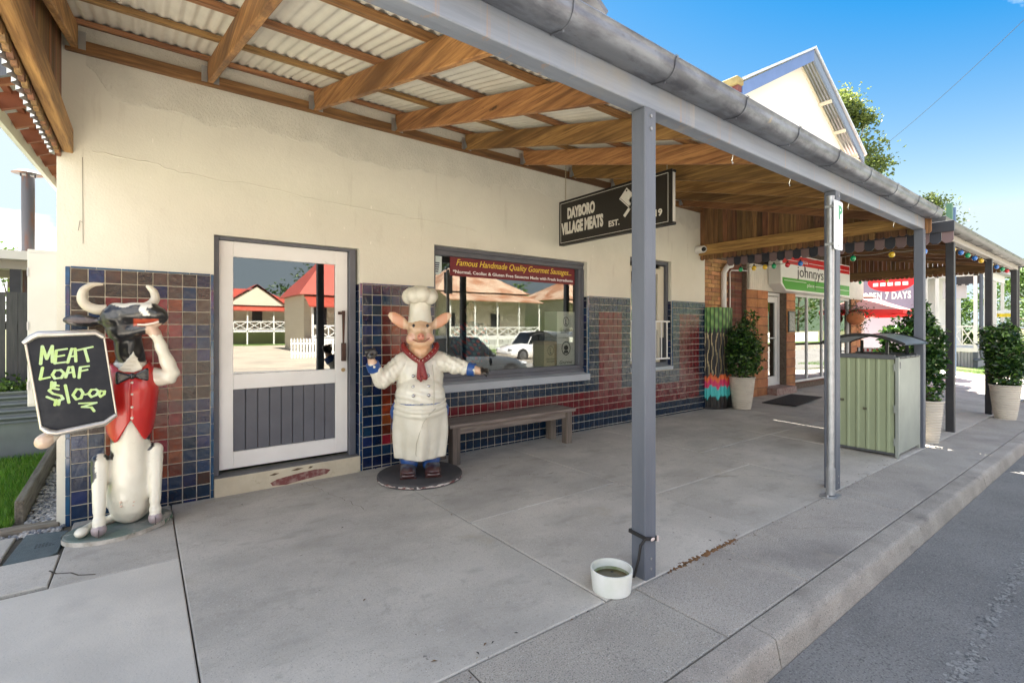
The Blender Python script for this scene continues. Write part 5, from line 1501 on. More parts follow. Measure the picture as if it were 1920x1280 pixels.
STROKES = [[(-0.16, 0.125), (-0.152, 0.24), (-0.131, 0.157), (-0.104, 0.241), (-0.104, 0.136)], [(-0.085, 0.209), (-0.091, 0.126)], [(-0.085, 0.212), (-0.032, 0.221)], [(-0.089, 0.169), (-0.046, 0.178)], [(-0.091, 0.126), (-0.038, 0.132)], [(-0.028, 0.129), (-0.008, 0.22), (0.009, 0.22), (0.013, 0.135)], [(-0.022, 0.167), (0.015, 0.173)], [(0.023, 0.211), (0.099, 0.231)], [(0.058, 0.219), (0.076, 0.133)], [(-0.151, 0.099), (-0.162, 0.024), (-0.116, 0.035)], [(-0.091, 0.078), (-0.104, 0.05), (-0.091, 0.025), (-0.059, 0.028), (-0.046, 0.057), (-0.063, 0.08), (-0.091, 0.078)], [(-0.038, 0.03), (-0.022, 0.096), (-0.004, 0.098), (0.005, 0.03)], [(-0.032, 0.056), (0.002, 0.065)], [(0.035, 0.089), (0.029, 0.023)], [(0.033, 0.094), (0.08, 0.1)], [(0.031, 0.066), (0.072, 0.075)], [(-0.073, -0.048), (-0.106, -0.038), (-0.12, -0.053), (-0.101, -0.075), (-0.061, -0.092), (-0.051, -0.114), (-0.077, -0.128), (-0.13, -0.094)], [(-0.106, 0.002), (-0.108, -0.03)], [(-0.091, -0.002), (-0.093, -0.028)], [(-0.108, -0.014), (-0.073, -0.024)], [(-0.085, -0.118), (-0.091, -0.151)], [(-0.069, -0.12), (-0.073, -0.15)], [(-0.04, -0.024), (-0.022, -0.141)], [(0.017, -0.055), (-0.002, -0.092), (0.015, -0.123), (0.039, -0.117), (0.049, -0.082), (0.037, -0.057), (0.017, -0.055)], [(0.06, -0.094), (0.076, -0.09)], [(0.093, -0.064), (0.078, -0.09), (0.093, -0.113), (0.118, -0.102), (0.131, -0.078), (0.116, -0.063), (0.093, -0.064)], [(0.141, -0.076), (0.131, -0.094), (0.141, -0.115), (0.16, -0.1), (0.163, -0.08), (0.141, -0.076)], [(0.029, -0.152), (0.12, -0.155)], [(0.12, -0.155), (0.043, -0.177), (0.093, -0.185), (0.107, -0.211)]]
# ------------------------------------------------------------------ painted statues
def painted(name, rough=.30, bump=.10, coat=.45, grime=(.40,.32,.20)):
    m = M(name, (1,1,1), rough, attr='paint', coat=coat, bump=bump, bscale=35, coords='obj',
          stain=[(6,.56,.72,grime,.40,(1,1,.5)), (17,.60,.72,grime,.30,(1,1,1)), (30,.70,.74,tuple(x*.4 for x in grime),.6,(1,1,1))])
    return m
statue_m = painted('statue_enamel')
white_en = M('statue_white', (.72,.69,.58), .34, col2=(.64,.60,.48), nscale=5, coat=.4, coords='obj', bump=[(.12,14,(1,1,1)),(.08,40,(1,1,1))], stain=[(6,.56,.74,(.44,.36,.23),.45,(1,1,.45)), (30,.70,.74,(.16,.12,.08),.6,(1,1,1))])
blue_en = M('statue_blue', (.02,.085,.30), .4, col2=(.015,.06,.22), nscale=6, coords='obj', coat=.2)
black_en = M('statue_black', (.012,.012,.014), .25, coat=.4)
red_en = M('statue_vest_red', (.55,.018,.012), .3, col2=(.46,.014,.012), nscale=3, coat=.35, coords='obj')
scarf_m = M('scarf_red', (.22,.012,.010), .45, col2=(.17,.01,.01), nscale=8, coords='obj')
silver = M('silver_paint', (.62,.58,.52), .3, .75, col2=(.45,.42,.38), nscale=8, coords='obj')
steelb = M('snap_button', (.45,.45,.45), .25, .9)
E3 = lambda *a: Matrix.Rotation(a[0],3,'X') @ Matrix.Rotation(a[1],3,'Y') @ Matrix.Rotation(a[2],3,'Z')
# ---- pig chef
pig = thing('pig_statue', 'pig chef statue in white coat, apron and chef hat on a round base', 'statue', (2.72,-.60,gz(2.72,-.6)), rad(-24.6))
mb = MB()
mb.lathe([(.41,.0),(.425,.012),(.425,.04),(.415,.05),(.001,.05)], n=56); bs = mb.build('base', M('dark_worn_base', (.075,.07,.07), .8, col2=(.045,.042,.042), nscale=4, coords='obj', bump=.2, bscale=20), pig, smooth=40)
mb = MB(); rr = random.Random(4)
n = 90
mb.add([((.4262)*math.cos(2*math.pi*k/n), .4262*math.sin(2*math.pi*k/n), z) for k in range(n) for z in (.012+rr.uniform(0,.008), .036+rr.uniform(-.012,.004))],
       [(2*k, 2*((k+1)%n), 2*((k+1)%n)+1, 2*k+1) for k in range(n) if rr.random() > .10])
mb.build('base_rim', M('flaking_rim', (.58,.53,.47), .8, col2=(.12,.04,.035), nscale=15, lo=.46, hi=.56, coords='obj', stretch=(1,1,3)), pig)
mb = MB()
mb.ell((0,.02,.98),(.240,.20,.34),20,14); mb.ell((0,.02,1.13),(.205,.165,.15),20,12); mb.ell((0,-.07,.84),(.250,.215,.20),20,14); mb.ell((0,.04,.66),(.300,.19,.20),20,14); mb.ell((0,.04,.52),(.290,.16,.16),20,12)
for s in (-1,1):
    cap(mb,(s*.13,0,.58),(s*.108,.0,.13),.128,.085)
cap(mb,(0,0,1.22),(0,-.02,1.40),.125,.115)
mb.ell((0,-.02,1.47),(.128,.15,.155),18,12); mb.ell((0,0,1.555),(.115,.12,.06),16,10)
for s in (-1,1): mb.ell((s*.07,-.085,1.405),(.072,.07,.072),14,10); mb.ell((s*.085,-.10,1.52),(.035,.04,.03),10,8)
mb.ell((0,-.075,1.352),(.095,.085,.055),14,10)
cap(mb,(0,-.11,1.45),(0,-.20,1.425),.075,.040,16); mb.ell((0,-.10,1.50),(.06,.09,.06),12,9)
for s in (-1,1):
    mb.ell((s*.212,-.01,1.588),(.128,.02,.060),14,10,rot=E3(0,-s*rad(38),0) )
    cap(mb,(s*.11,-.0,1.54),(s*.15,-.0,1.55),.035,.03)
# arms
cap(mb,(-.16,0,1.17),(-.37,-.08,.995),.105,.085); cap(mb,(-.37,-.08,.995),(-.447,-.15,1.135),.086,.058); cap(mb,(-.447,-.15,1.135),(-.460,-.165,1.19),.046,.044)
cap(mb,(.17,0,1.18),(.36,-.12,1.125),.105,.082); cap(mb,(.36,-.12,1.125),(.495,-.20,1.10),.080,.058); cap(mb,(.495,-.20,1.10),(.55,-.225,1.09),.046,.044)
# hands: palm, thumb, four fingers
def hand(px, d, up, sgn):
    d, up = Vector(d).normalized(), Vector(up).normalized(); sd = d.cross(up)
    px = Vector(px)
    mb.ell(px, (.042,.042,.042), 12, 9)
    for k in range(4):
        o = px + sd*(.030*(k-1.5)*.9) + d*.03
        cap(mb, o, o+d*(.034-.005*abs(k-1.3))+up*.004, .0165, .015, 8); cap(mb, o+d*.034, o+d*.042-up*.030, .015, .013, 8)
    o = px + sd*sgn*.040; cap(mb, o, o+d*.03+sd*sgn*.016, .016, .013, 8)
hand((-.468,-.175,1.235),(-.12,-.25,.9),(.2,-.9,-.1),1)
hand((.585,-.235,1.085),(.9,-.35,-.1),(0,-.4,.9),1)
me = blob(mb, .0105, 4, .5); me.materials.append(statue_m)
def pigfold(c):
    x, y, z = c[:,0], c[:,1], c[:,2]; ax = np.abs(x); d = np.zeros(len(c))
    arm = np.clip((ax-.20)/.06,0,1)*np.clip((z-.90)/.05,0,1)*np.clip((.50-ax)/.05,0,1)*np.clip((1.30-z)/.05,0,1)
    d += arm*(.0055*np.sin(ax*62+z*38+2.2*np.sin(z*17+y*9))+.003*np.sin(ax*110-z*60))
    wa = np.exp(-((z-.84)/.075)**2)*np.clip((.26-ax)/.05,0,1)
    d += wa*(.0050*np.sin(z*88+2.8*np.sin(x*8.5)+x*9))
    ch = np.clip((z-.95)/.1,0,1)*np.clip((1.2-z)/.05,0,1)*np.clip((.22-ax)/.05,0,1)
    d += ch*.0035*np.sin(x*34+z*22+2*np.sin(z*13))
    leg = np.clip((.45-z)/.1,0,1); d += leg*.005*np.sin(z*60+x*20)
    fc = np.clip((z-1.30)/.03,0,1)*np.clip((1.54-z)/.03,0,1)*(y<-.05); d += fc*.0022*np.sin(ax*70+z*40)
    return d
wrinkle(me, pigfold)
def pigcol(c):
    x, y, z = c[:,0], c[:,1], c[:,2]
    o = np.tile(np.array([.72,.69,.58]), (len(c),1))
    o[(z < .78) & (np.abs(x) < .33)] = (.02,.085,.30)
    head = ((z > 1.285) & (np.abs(x) < .34)) | ((z > 1.185+np.abs(x)*.95) & (np.abs(x) < .16) & (y < -.02))
    t = np.clip((1.42-z)/.12,0,1)[:,None]
    sk = np.array([.60,.40,.25])*(1-t) + np.array([.70,.42,.23])*t
    o[head] = sk[head]
    ear = head & (np.abs(x) > .15); o[ear] = (.68,.46,.30)
    inner = ear & (y < -.014) & (np.abs(x) > .165) & (np.abs(x) < .27); o[inner] = (.62,.30,.17)
    sn = head & (y < -.205) & (np.hypot(x, z-1.425) < .05); o[sn] = (.62,.24,.16)
    ck = head & (np.hypot(np.abs(x)-.09, z-1.42) < .04) & (y < -.08); o[ck] = (.66,.38,.27)
    hl = (x < -.38) & (z > 1.165); o[hl] = (.60,.38,.25); o[hl & (z > 1.215)] = (.016,.014,.014)
    hr = (x > .525) ; o[hr] = (.60,.38,.25); o[hr & (x > .575)] = (.016,.014,.014)
    return o
paint(me, pigcol); link('body', me, pig)
mb = MB()
for s in (-1,1): mb.ell((s*.068,-.138,1.535),(.014,.010,.017),10,8)
mb.build('eye', black_en, pig, smooth=80)
mb = MB()
for s in (-1,1): mb.ell((s*.017,-.238,1.432),(.007,.006,.009),8,6)
mb.tube([(-.075,-.172,1.400),(-.03,-.198,1.378),(0,-.203,1.377),(.04,-.196,1.380),(.085,-.165,1.412)], .0055, 6)
mb.build('mouth', M('lip_brown', (.24,.06,.035), .5), pig, smooth=80)
# hat: pleated band and a lobed puff
mb = MB()
prof = [(.118,1.565),(.121,1.58),(.117,1.585),(.120,1.60),(.115,1.605),(.117,1.62),(.110,1.635),(.106,1.70),(.106,1.76),(.112,1.79)]
mb.lathe(prof, n=36); mb.build('hat_band', white_en, pig, smooth=60)
mb = MB()
for k in range(8):
    a = 2*math.pi*k/8+.2; mb.ell((.108*math.cos(a), .108*math.sin(a), 1.835+.012*math.sin(a*3)), (.078,.078,.082), 14, 10)
mb.ell((0,0,1.865),(.125,.125,.08),18,12); mb.ell((0,0,1.80),(.115,.115,.05),16,8)
me = blob(mb, .010, 2); me.materials.append(white_en); link('chef_hat', me, pig)
# scarf: a rolled collar and two tails
mb = MB()
col = [(-.145,.06,1.345),(-.165,-.03,1.345),(-.15,-.105,1.30),(-.085,-.165,1.235),(-.02,-.195,1.19),(.02,-.195,1.19),(.085,-.165,1.235),(.15,-.105,1.30),(.165,-.03,1.345),(.145,.06,1.345)]
mb.tube(curve(col), lerp_r([.018,.026,.030,.030,.026,.026,.030,.030,.026,.018]), 10)
mb.ell((0,-.205,1.178),(.034,.028,.026),12,8)
cap(mb,(-.012,-.208,1.16),(-.026,-.232,1.03),.022,.020); cap(mb,(.014,-.208,1.16),(.042,-.226,1.03),.022,.026); cap(mb,(-.02,-.228,1.05),(.0,-.24,1.00),.02,.014)
me = blob(mb, .009, 3); me.materials.append(scarf_m); sc = link('neckerchief', me, pig)
mb = MB(); rr = random.Random(9)
for k in range(34):
    i = rr.randrange(1, len(col)-2); p = Vector(col[i]).lerp(Vector(col[i+1]), rr.random()); mb.ell(p + Vector((0,-.028,rr.uniform(-.008,.018))), (.0042,.0042,.0042), 6, 4)
mb.build('dot', white_en, sc, smooth=80)
for z in (1.045,.945,.865):
    for x in (-.085,.085):
        yy = -.155 - (.05 if z < 1 else .01) - (.05 if z < .9 else 0)
        mb = MB(); mb.ell((x*.85, yy-.030, z),(.017,.012,.017),12,8); mb.build('button', steelb, pig, smooth=80)
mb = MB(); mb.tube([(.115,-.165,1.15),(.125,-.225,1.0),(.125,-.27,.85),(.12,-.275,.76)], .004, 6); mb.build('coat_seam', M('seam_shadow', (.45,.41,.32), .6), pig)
# apron: wraps the front, gathered at the waist
mb = MB()
def ap(u, v):
    a = rad(-72+144*u); z = .775-.545*v
    q = 1 - .12*abs(math.sin(a))
    rx = .252 + .018*math.sin(v*3.1) - .015*v; ry = .272 + .0*v - .035*max(0,(v-.25))
    if v < .25: ry += .02*math.sin(v/.25*math.pi)
    fold = .016*math.sin(a*5+1.0+v)*min(1,v*1.8) + .009*math.sin(a*11+2*v)*v + (.006*math.sin(v*70) if v < .22 else 0)
    dz = .06*math.cos(a)*(1-v)*-1 + .05*(1-v)
    return ((rx+fold)*math.sin(a), -(ry+fold)*math.cos(a)*q + .005, z+dz)
mb.grid(ap, 64, 46)
o = mb.build('apron', white_en, pig, smooth=80)
sd = o.modifiers.new('solid', 'SOLIDIFY'); sd.thickness = .012; sd.offset = -1
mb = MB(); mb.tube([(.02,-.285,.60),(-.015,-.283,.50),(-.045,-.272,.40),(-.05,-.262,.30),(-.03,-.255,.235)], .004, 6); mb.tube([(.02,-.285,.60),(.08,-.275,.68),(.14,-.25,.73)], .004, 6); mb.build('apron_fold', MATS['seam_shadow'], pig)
for s in (-1,1):
    mb = MB(); c0 = Vector((-.4475,-.155,1.142)) if s < 0 else Vector((.50,-.203,1.099)); d = Vector((-.02,-.03,.06)) if s < 0 else Vector((.06,-.025,-.008))
    mb.tube([c0-d*.55, c0+d*.5], [.066,.064], 18); cu = mb.build('cuff', blue_en, pig, smooth=40)
    mb = MB(); mb.ell(c0 + Vector((.01,-.064,0)), (.014,.009,.014), 10, 6); mb.build('snap', white_en, cu, smooth=80)
shoe_m = M('shoe_grey', (.10,.11,.115), .35, col2=(.07,.03,.028), nscale=7, lo=.45, hi=.55, coords='obj', coat=.3)
for s in (-1,1):
    mb = MB(); mb.ell((s*.118,-.02,.115),(.082,.095,.075),14,10); mb.ell((s*.122,-.125,.098),(.080,.105,.052),14,10); mb.box(s*.12-.075,s*.12+.075,-.20,.06,.05,.075)
    me = blob(mb, .011, 3); me.materials.append(shoe_m); link('shoe', me, pig)
    mb = MB(); mb.ell((s*.122,-.205,.082),(.070,.040,.030),12,8); mb.box(s*.12-.078,s*.12+.078,-.21,.065,.048,.062)
    mb.build('toe_cap', M('shoe_oxblood', (.055,.016,.014), .3, coat=.4), pig, smooth=50, bev=.004)
# ---- cow waiter
cow = thing('cow_statue', 'seated cow statue in red waistcoat and bow tie by the shop corner', 'statue', (.40,-.38,gz(.4,-.4)), rad(1))
mb = MB()
n = 48; bw = [( .315*math.cos(a)*(1+.06*math.cos(2*a+.5)), .275*math.sin(a)) for a in np.linspace(0,2*math.pi,n+1)[:-1]]
bw = [(x*.97 - y*.12 - .055, y + x*.28 - .02) for x, y in bw]
mb.prism(bw, (0,0,.0), (1,0,0), (0,1,0), (0,0,1), .042); mb.build('base', M('worn_green_base', (.10,.14,.12), .7, col2=(.20,.21,.19), nscale=5, lo=.42, hi=.6, coords='obj', stain=[(7,.60,.66,(.46,.44,.38),.8,(1,1,1))]), cow, bev=.012)
mb = MB()
mb.add([(x*1.003-.0, y*1.003, z) for x, y in bw for z in (.006,.037)], [(2*k, 2*((k+1)%n), 2*((k+1)%n)+1, 2*k+1) for k in range(n)])
mb.build('base_rim', M('flaking_white_rim', (.56,.53,.47), .8, col2=(.30,.27,.22), nscale=12, coords='obj', stain=[(6,.60,.66,(.02,.10,.05),.9,(1,1,1))]), cow)
tors = [(.045,.06,.08),(.075,.10,.115),(.14,.130,.155),(.24,.142,.172),(.40,.138,.168),(.58,.120,.146),(.74,.122,.140),(.90,.138,.142),(1.05,.148,.140),(1.17,.134,.122),(1.25,.098,.095),(1.32,.084,.086)]
def tor(z):
    zs = [t[0] for t in tors]
    return float(np.interp(z, zs, [t[1] for t in tors])), float(np.interp(z, zs, [t[2] for t in tors]))
mb = MB()
vs, n = [], 28
for z, rx, ry in tors:
    for k in range(n): a = 2*math.pi*k/n; vs.append((rx*math.cos(a)+.004, ry*math.sin(a)+.01, z))
mb.add(vs, [(i*n+k, i*n+(k+1)%n, (i+1)*n+(k+1)%n, (i+1)*n+k) for i in range(len(tors)-1) for k in range(n)] + [tuple(range(n-1,-1,-1)), tuple(range((len(tors)-1)*n, len(tors)*n))])
cap(mb,(.01,.0,1.20),(-.015,-.03,1.46),.082,.088,16)
mb.ell((-.055,-.05,1.585),(.122,.112,.115),18,12); mb.ell((-.045,-.06,1.50),(.10,.09,.10),16,12); mb.ell((-.05,-.04,1.655),(.095,.085,.045),14,8)
cap(mb,(-.02,-.09,1.610),(.125,-.165,1.632),.090,.070,16); mb.ell((.165,-.18,1.615),(.064,.066,.054),14,10); mb.ell((.185,-.185,1.588),(.050,.05,.02),12,8)
cap(mb,(-.02,-.08,1.485),(.12,-.155,1.515),.072,.034,14); cap(mb,(.12,-.155,1.515),(.205,-.185,1.565),.030,.018,12)
mb.ell((-.275,.0,1.562),(.115,.022,.046),14,8,rot=E3(0,rad(4),rad(-8))); cap(mb,(-.13,-.02,1.56),(-.18,-.01,1.56),.030,.026)
cap(mb,(.12,.02,1.13),(.235,-.06,1.125),.080,.062); mb.ell((.262,-.075,1.15),(.045,.048,.055),12,9); cap(mb,(.258,-.08,1.16),(.165,-.15,1.43),.056,.036)
cap(mb,(.165,-.15,1.43),(.148,-.16,1.47),.036,.042); cap(mb,(.148,-.16,1.47),(.125,-.175,1.515),.044,.028)
cap(mb,(-.115,.0,1.11),(-.27,-.10,.96),.078,.058); cap(mb,(-.27,-.10,.96),(-.40,-.215,.80),.056,.040); cap(mb,(-.40,-.215,.80),(-.45,-.245,.755),.04,.052)
for s, k0, ft in ((-1,(-.175,-.045,.54),(-.172,-.205,.14)), (1,(.155,-.035,.57),(.150,-.165,.14))):
    cap(mb,(s*.085,.06,.22),k0,.085,.050); cap(mb,k0,ft,.054,.034); mb.ell((k0[0],k0[1]-.005,k0[2]-.03),(.050,.050,.07),12,9)
    cap(mb,ft,(ft[0],ft[1]-.012,.085),.038,.048)
cap(mb,(-.09,.06,.07),(-.22,-.03,.075),.035,.026); cap(mb,(-.22,-.03,.075),(-.255,-.12,.075),.026,.03)
mb.ell((-.265,-.165,.078),(.042,.062,.036),12,9,rot=E3(0,0,rad(-15)))
me = blob(mb, .0105, 4, .5); me.materials.append(statue_m)
def cowfold(c):
    x, y, z = c[:,0], c[:,1], c[:,2]; d = np.zeros(len(c))
    nk = np.exp(-((z-1.33)/.09)**2)*np.clip((.11-np.abs(x))/.03,0,1)
    d += nk*.0055*np.sin(x*75+z*28+2*np.sin(z*25))
    hd = np.clip((z-1.46)/.05,0,1)*(x < .09)*(x > -.16); d += hd*(.0018*np.sin(x*46+z*52)+.0016*np.sin(z*95-x*30))
    kn = np.exp(-((z-.54)/.07)**2)*(np.abs(x) > .12); d += kn*.002*np.sin(z*75+x*40)
    an = np.exp(-((z-.15)/.05)**2)*(np.abs(x) > .11)*(y < -.1); d += an*.005*np.sin(z*95)
    el = (x > .11)*(z > 1.05)*(z < 1.44)*(y < .0); d += el*.003*np.sin(z*70+x*50)
    bl = np.exp(-((z-.30)/.25)**2)*(y < -.03)*(np.abs(x) < .13); d += bl*.0022*np.sin(z*44+2*np.sin(x*30))
    return d
wrinkle(me, cowfold)
def cowcol(c):
    x, y, z = c[:,0], c[:,1], c[:,2]
    o = np.tile(np.array([.72,.685,.565]), (len(c),1)); K = np.array([.014,.014,.015])
    w1 = .02*np.sin(z*23)+.015*np.sin(z*51+1)
    o[(np.abs(x-.004) > .093+w1) & (z > .54) & (z < .82) & (np.abs(x) < .15) & (y > -.075)] = K
    o[(np.abs(x-.01)+.25*(y+.05) > .196+w1*.5) & (z > .22) & (z < .62)] = K
    o[(np.abs(x) > .10) & (y > .0) & (z > .40) & (z < .82)] = K
    o[(np.abs(x) > .150+w1*.6) & (z < .60) & (z > .25) & (y > -.035)] = K
    hd = (z > 1.26) & (x < .115) | (z > 1.535) & (x > .05) & (z > 1.40)
    arm = (x > .10) & (z < 1.53) & (z > 1.0) & (y < -.02) & (z < 1.53)
    hd = (z > 1.25) & ~((x > .098) & (z < 1.535)); o[hd] = K
    o[hd & (z > 1.672+.012*np.sin(x*40)) & (np.abs(x+.03) < .16)] = (.72,.69,.60)
    o[hd & (np.abs(x-.085-.01*np.sin(z*60)) < .022) & (z > 1.60) & (y < -.12)] = (.70,.67,.60)
    up = (x > .02) & (z > 1.525+.25*np.clip(x-.10,0,.1)) & (z < 1.578) & (y < -.10) & (x < .17)
    o[up] = (.42,.065,.025)
    ln = np.hypot((x+.275)/.085, (z-1.565)/.022) < 1; o[ln & (y < 0) & (x < -.19)] = (.10,.075,.075)
    hoof = (z < .118) & (z > .05) & (y < -.12) & (np.abs(x) < .22) & (np.abs(x) > .09); o[hoof] = (.30,.245,.25)
    h2 = (x > .09) & (z > 1.455) & (z < 1.545) & (y < -.14) & (x < .19); o[h2] = (.52,.36,.26)
    h3 = (x < -.40) & (z > .70) & (z < .82); o[h3] = (.56,.42,.31)
    return o
paint(me, cowcol); link('body', me, cow)
mb = MB()
mb.tube(curve([(-.135,-.02,1.645),(-.19,-.02,1.645),(-.245,-.02,1.67),(-.272,-.02,1.72),(-.262,-.02,1.785),(-.215,-.02,1.825),(-.155,-.02,1.833)]), lerp_r([.038,.038,.034,.031,.026,.018,.008]), 14)
mb.build('horn', M('horn_ivory', (.66,.61,.50), .45, col2=(.52,.45,.34), nscale=4, coords='obj', coat=.2), cow, smooth=80)
mb = MB()
mb.tube(curve([(.035,-.02,1.665),(.085,-.02,1.672),(.130,-.02,1.695),(.155,-.02,1.74),(.145,-.02,1.79),(.118,-.02,1.822),(.098,-.02,1.834)]), lerp_r([.032,.033,.034,.031,.027,.019,.008]), 14)
me = mb.mesh('horn', M('horn_ivory', (.66,.61,.50), .45, col2=(.52,.45,.34), nscale=4, coords='obj', coat=.2), smooth=80); link('horn', me, cow)
mb = MB(); mb.ell((-.045,-.150,1.612),(.019,.011,.014),12,8); ey = mb.build('eye', M('cow_eye', (.09,.045,.025), .12, coat=.8), cow, smooth=80)
mb = MB(); mb.ell((-.045,-.161,1.612),(.009,.004,.009),10,6); mb.build('pupil', black_en, ey, smooth=80)
mb = MB()
mb.tube([(-.078,-.140,1.606),(-.062,-.153,1.628),(-.035,-.158,1.630),(-.012,-.155,1.612)], .005, 6); mb.tube([(.165,-.225,1.632),(.185,-.222,1.634)], .007, 6); mb.build('brow', black_en, cow, smooth=80)
mb = MB(); mb.tube([(.045,-.172,1.535),(.09,-.195,1.533),(.14,-.208,1.545),(.17,-.205,1.558)], .008, 8); mb.build('lower_lip', M('lip_white', (.68,.60,.50), .35, coat=.4), cow, smooth=80)
# waistcoat shell
mb = MB()
def vest(u, v):
    a = 2*math.pi*u; f = math.cos(a)                     # a = 0 faces the viewer
    lat = math.sin(a)
    bot = .745 if f < .2 else (.83 - .165*min(1, abs(lat)/.62) + max(0, abs(lat)-.62)*.18)
    top = 1.215 - .035*max(0, f)**3 + .03*abs(lat)
    z = bot + (top-bot)*v
    rx, ry = tor(z)
    k = .014 + .006*math.sin(math.pi*v)
    return ((rx+k)*lat + .004, -(ry+k)*f + .01, z)
mb.grid(vest, 72, 26, flip=False)
o = mb.build('waistcoat', red_en, cow, smooth=80)
sd = o.modifiers.new('solid', 'SOLIDIFY'); sd.thickness = .014; sd.offset = 0
for z in (1.105,1.02,.925,.845):
    rx, ry = tor(z); mb = MB(); mb.ell((.012,-ry-.012,z),(.0105,.008,.0105),10,6); mb.build('button', white_en, cow, smooth=80)
mb = MB()
for s in (-1,1):
    for k in range(5):
        t = (k-2)/2; cap(mb,(.014+s*.012,-.165,1.155+.004*t),(.014+s*.085,-.168,1.155+.034*t+s*.008),.010,.014,8)
mb.ell((.014,-.176,1.156),(.020,.017,.024),12,8)
me = blob(mb, .006, 1); me.materials.append(black_en); link('bow_tie', me, cow)
mb = MB()
fr_ = [(-.070,1.225),(-.055,1.25),(-.045,1.255),(-.038,1.275),(-.025,1.28),(-.018,1.30),(-.006,1.307),(.0,1.325),(.012,1.335),(.020,1.36),(.030,1.325),(.042,1.31),(.050,1.28),(.062,1.265),(.075,1.235),(.07,1.215),(.02,1.195),(-.04,1.205)]
mb.prism([(x, z-.02) for x, z in fr_], (0,-.075,0), (1,0,0), (0,0,1), (0,-1,0), .055)
mb.build('shirt_frill', white_en, cow, bev=.006)
mb = MB()
for k in range(4): mb.tube([(-.045+.02*k,-.131,1.215+.025*k-.004),(.005+.014*k,-.132,1.202+.028*k)], .004, 6)
mb.build('frill_pleat', white_en, cow, smooth=80)
for x, z in ((.022,.225),(-.052,.235),(-.050,.205),(.018,.198)):
    rx, ry = tor(z); mb = MB(); mb.ell((x,-ry*.93+.012,z),(.010,.014,.010),8,6); mb.build('teat', M('teat_pink', (.66,.50,.38), .5), cow, smooth=80)
mb = MB()
for s, fx, fy in ((-1,-.172,-.262),(1,.150,-.222)): mb.box(fx-.003, fx+.003, fy-.004, fy+.02, .045, .10)
mb.build('hoof_cleft', M('cleft_dark', (.09,.07,.07), .6), cow)
# ---- menu board held by the cow
bd = thing('chalkboard', 'black board reading MEAT LOAF $10.00 in lime chalk with silver frame', 'board', (.104,-.67,1.157))
slate = M('board_black', (.008,.010,.016), .55, spec=.25, col2=(.020,.022,.028), nscale=6, coords='obj', stain=[(3,.6,.75,(.05,.055,.06),.4,(1,1,1))])
cor = [(-.228,.296),(.15,.316),(.23,-.289),(-.152,-.322)]
ol = [(-.225,.262),(-.200,.300),(.128,.316),(.158,.285),(.222,-.262),(.19,-.292),(-.10,-.325),(-.155,-.298)]
mb = MB(); mb.prism(ol, (0,0,0), (1,0,0), (0,0,1), (0,1,0), .028); mb.build('board_panel', slate, bd, bev=.003)
mb = MB()
mb.tube([(-.24,-.005,.262),(-.20,-.012,.300),(-.17,-.012,.318),(.115,-.012,.330),(.158,-.008,.298)], [.013,.021,.022,.021,.017], 10)
mb.tube([(-.158,-.005,-.292),(-.120,-.012,-.325),(-.08,-.012,-.338),(.165,-.012,-.300),(.225,-.005,-.250)], [.013,.020,.021,.020,.014], 10)
mb.tube([(-.232,0,.27),(-.158,0,-.30)], .008, 8); mb.tube([(.160,0,.29),(.226,0,-.255)], .006, 8)
mb.build('board_frame', silver, bd, smooth=60)
chalk = M('lime_chalk', (.40,.55,.17), .8, col2=(.44,.58,.36), nscale=30, coords='obj')
mb = MB()
cky = 0.
for s in STROKES:
    for (xa, za), (xb, zb) in zip(s, s[1:]):
        d = Vector((xb-xa, zb-za)); L = d.length
        if L < 1e-4: continue
        d /= L; nn = Vector((-d.y, d.x)); w = .0052 + .003*abs(d.y)
        a = Vector((xa,za)) - d*.003; b = Vector((xb,zb)) + d*.003
        P = [a-nn*w, b-nn*w, b+nn*w, a+nn*w]
        cky += .00004
        mb.add([(p.x,-.0012-cky,p.y) for p in P], [(0,1,2,3)])
        for q in (Vector((xa,za)), Vector((xb,zb))):
            cky += .00001
            mb.add([(q.x+w*math.cos(t),-.0012-cky,q.y+w*math.sin(t)) for t in np.linspace(0,6.283,9)[:-1]], [tuple(range(8))])
mb.build('lettering', chalk, bd)
# ------------------------------------------------------------------ bench, bowl, parking sign, bin
bn = thing('bench', 'weathered grey timber bench under the shop window', 'bench')
bw_m = M('grey_bench_timber', (.23,.19,.16), .85, col2=(.12,.095,.08), nscale=2.5, stretch=(1,14,14), rnd=.1, bump=[(.7,4,(1,14,14))])
bl_m = M('bench_leg_timber', (.17,.135,.11), .85, col2=(.10,.08,.065), nscale=2.5, stretch=(14,14,1), rnd=.12, bump=[(.6,4,(14,14,1))])
for k in range(2):
    mb = MB(); mb.box(3.14, 5.06, -.475+.215*k, -.475+.215*k+.208, .415, .455); mb.build('seat_plank', bw_m, bn, bev=.006)
mb = MB(); mb.box(3.26, 4.98, -.44, -.40, .335, .414); mb.build('rail', bw_m, bn, bev=.004)
mb = MB(); mb.box(3.26, 4.98, -.12, -.08, .335, .414); mb.build('rail', bw_m, bn, bev=.004)
for x in (3.18, 4.90):
    for y in (-.465, -.15):
        mb = MB(); mb.box(x, x+.10, y, y+.10, gz(x,y)-.003, .414); mb.build('leg', bl_m, bn, bev=.005)
bo = thing('dog_bowl', 'round white plastic dog bowl half full of murky water beside the post', 'bowl', (2.60,-3.235,gz(2.6,-3.25)))
mb = MB(); mb.lathe([(.098,0),(.108,.004),(.118,.118),(.118,.124),(.110,.124),(.104,.05),(.100,.02),(.001,.02)], n=48)
mb.build('bowl_wall', M('white_bowl_plastic', (.74,.74,.70), .45, col2=(.62,.64,.55), nscale=6, stain=[(4,.60,.72,(.35,.37,.22),.35,(1,1,2))]), bo, smooth=40)
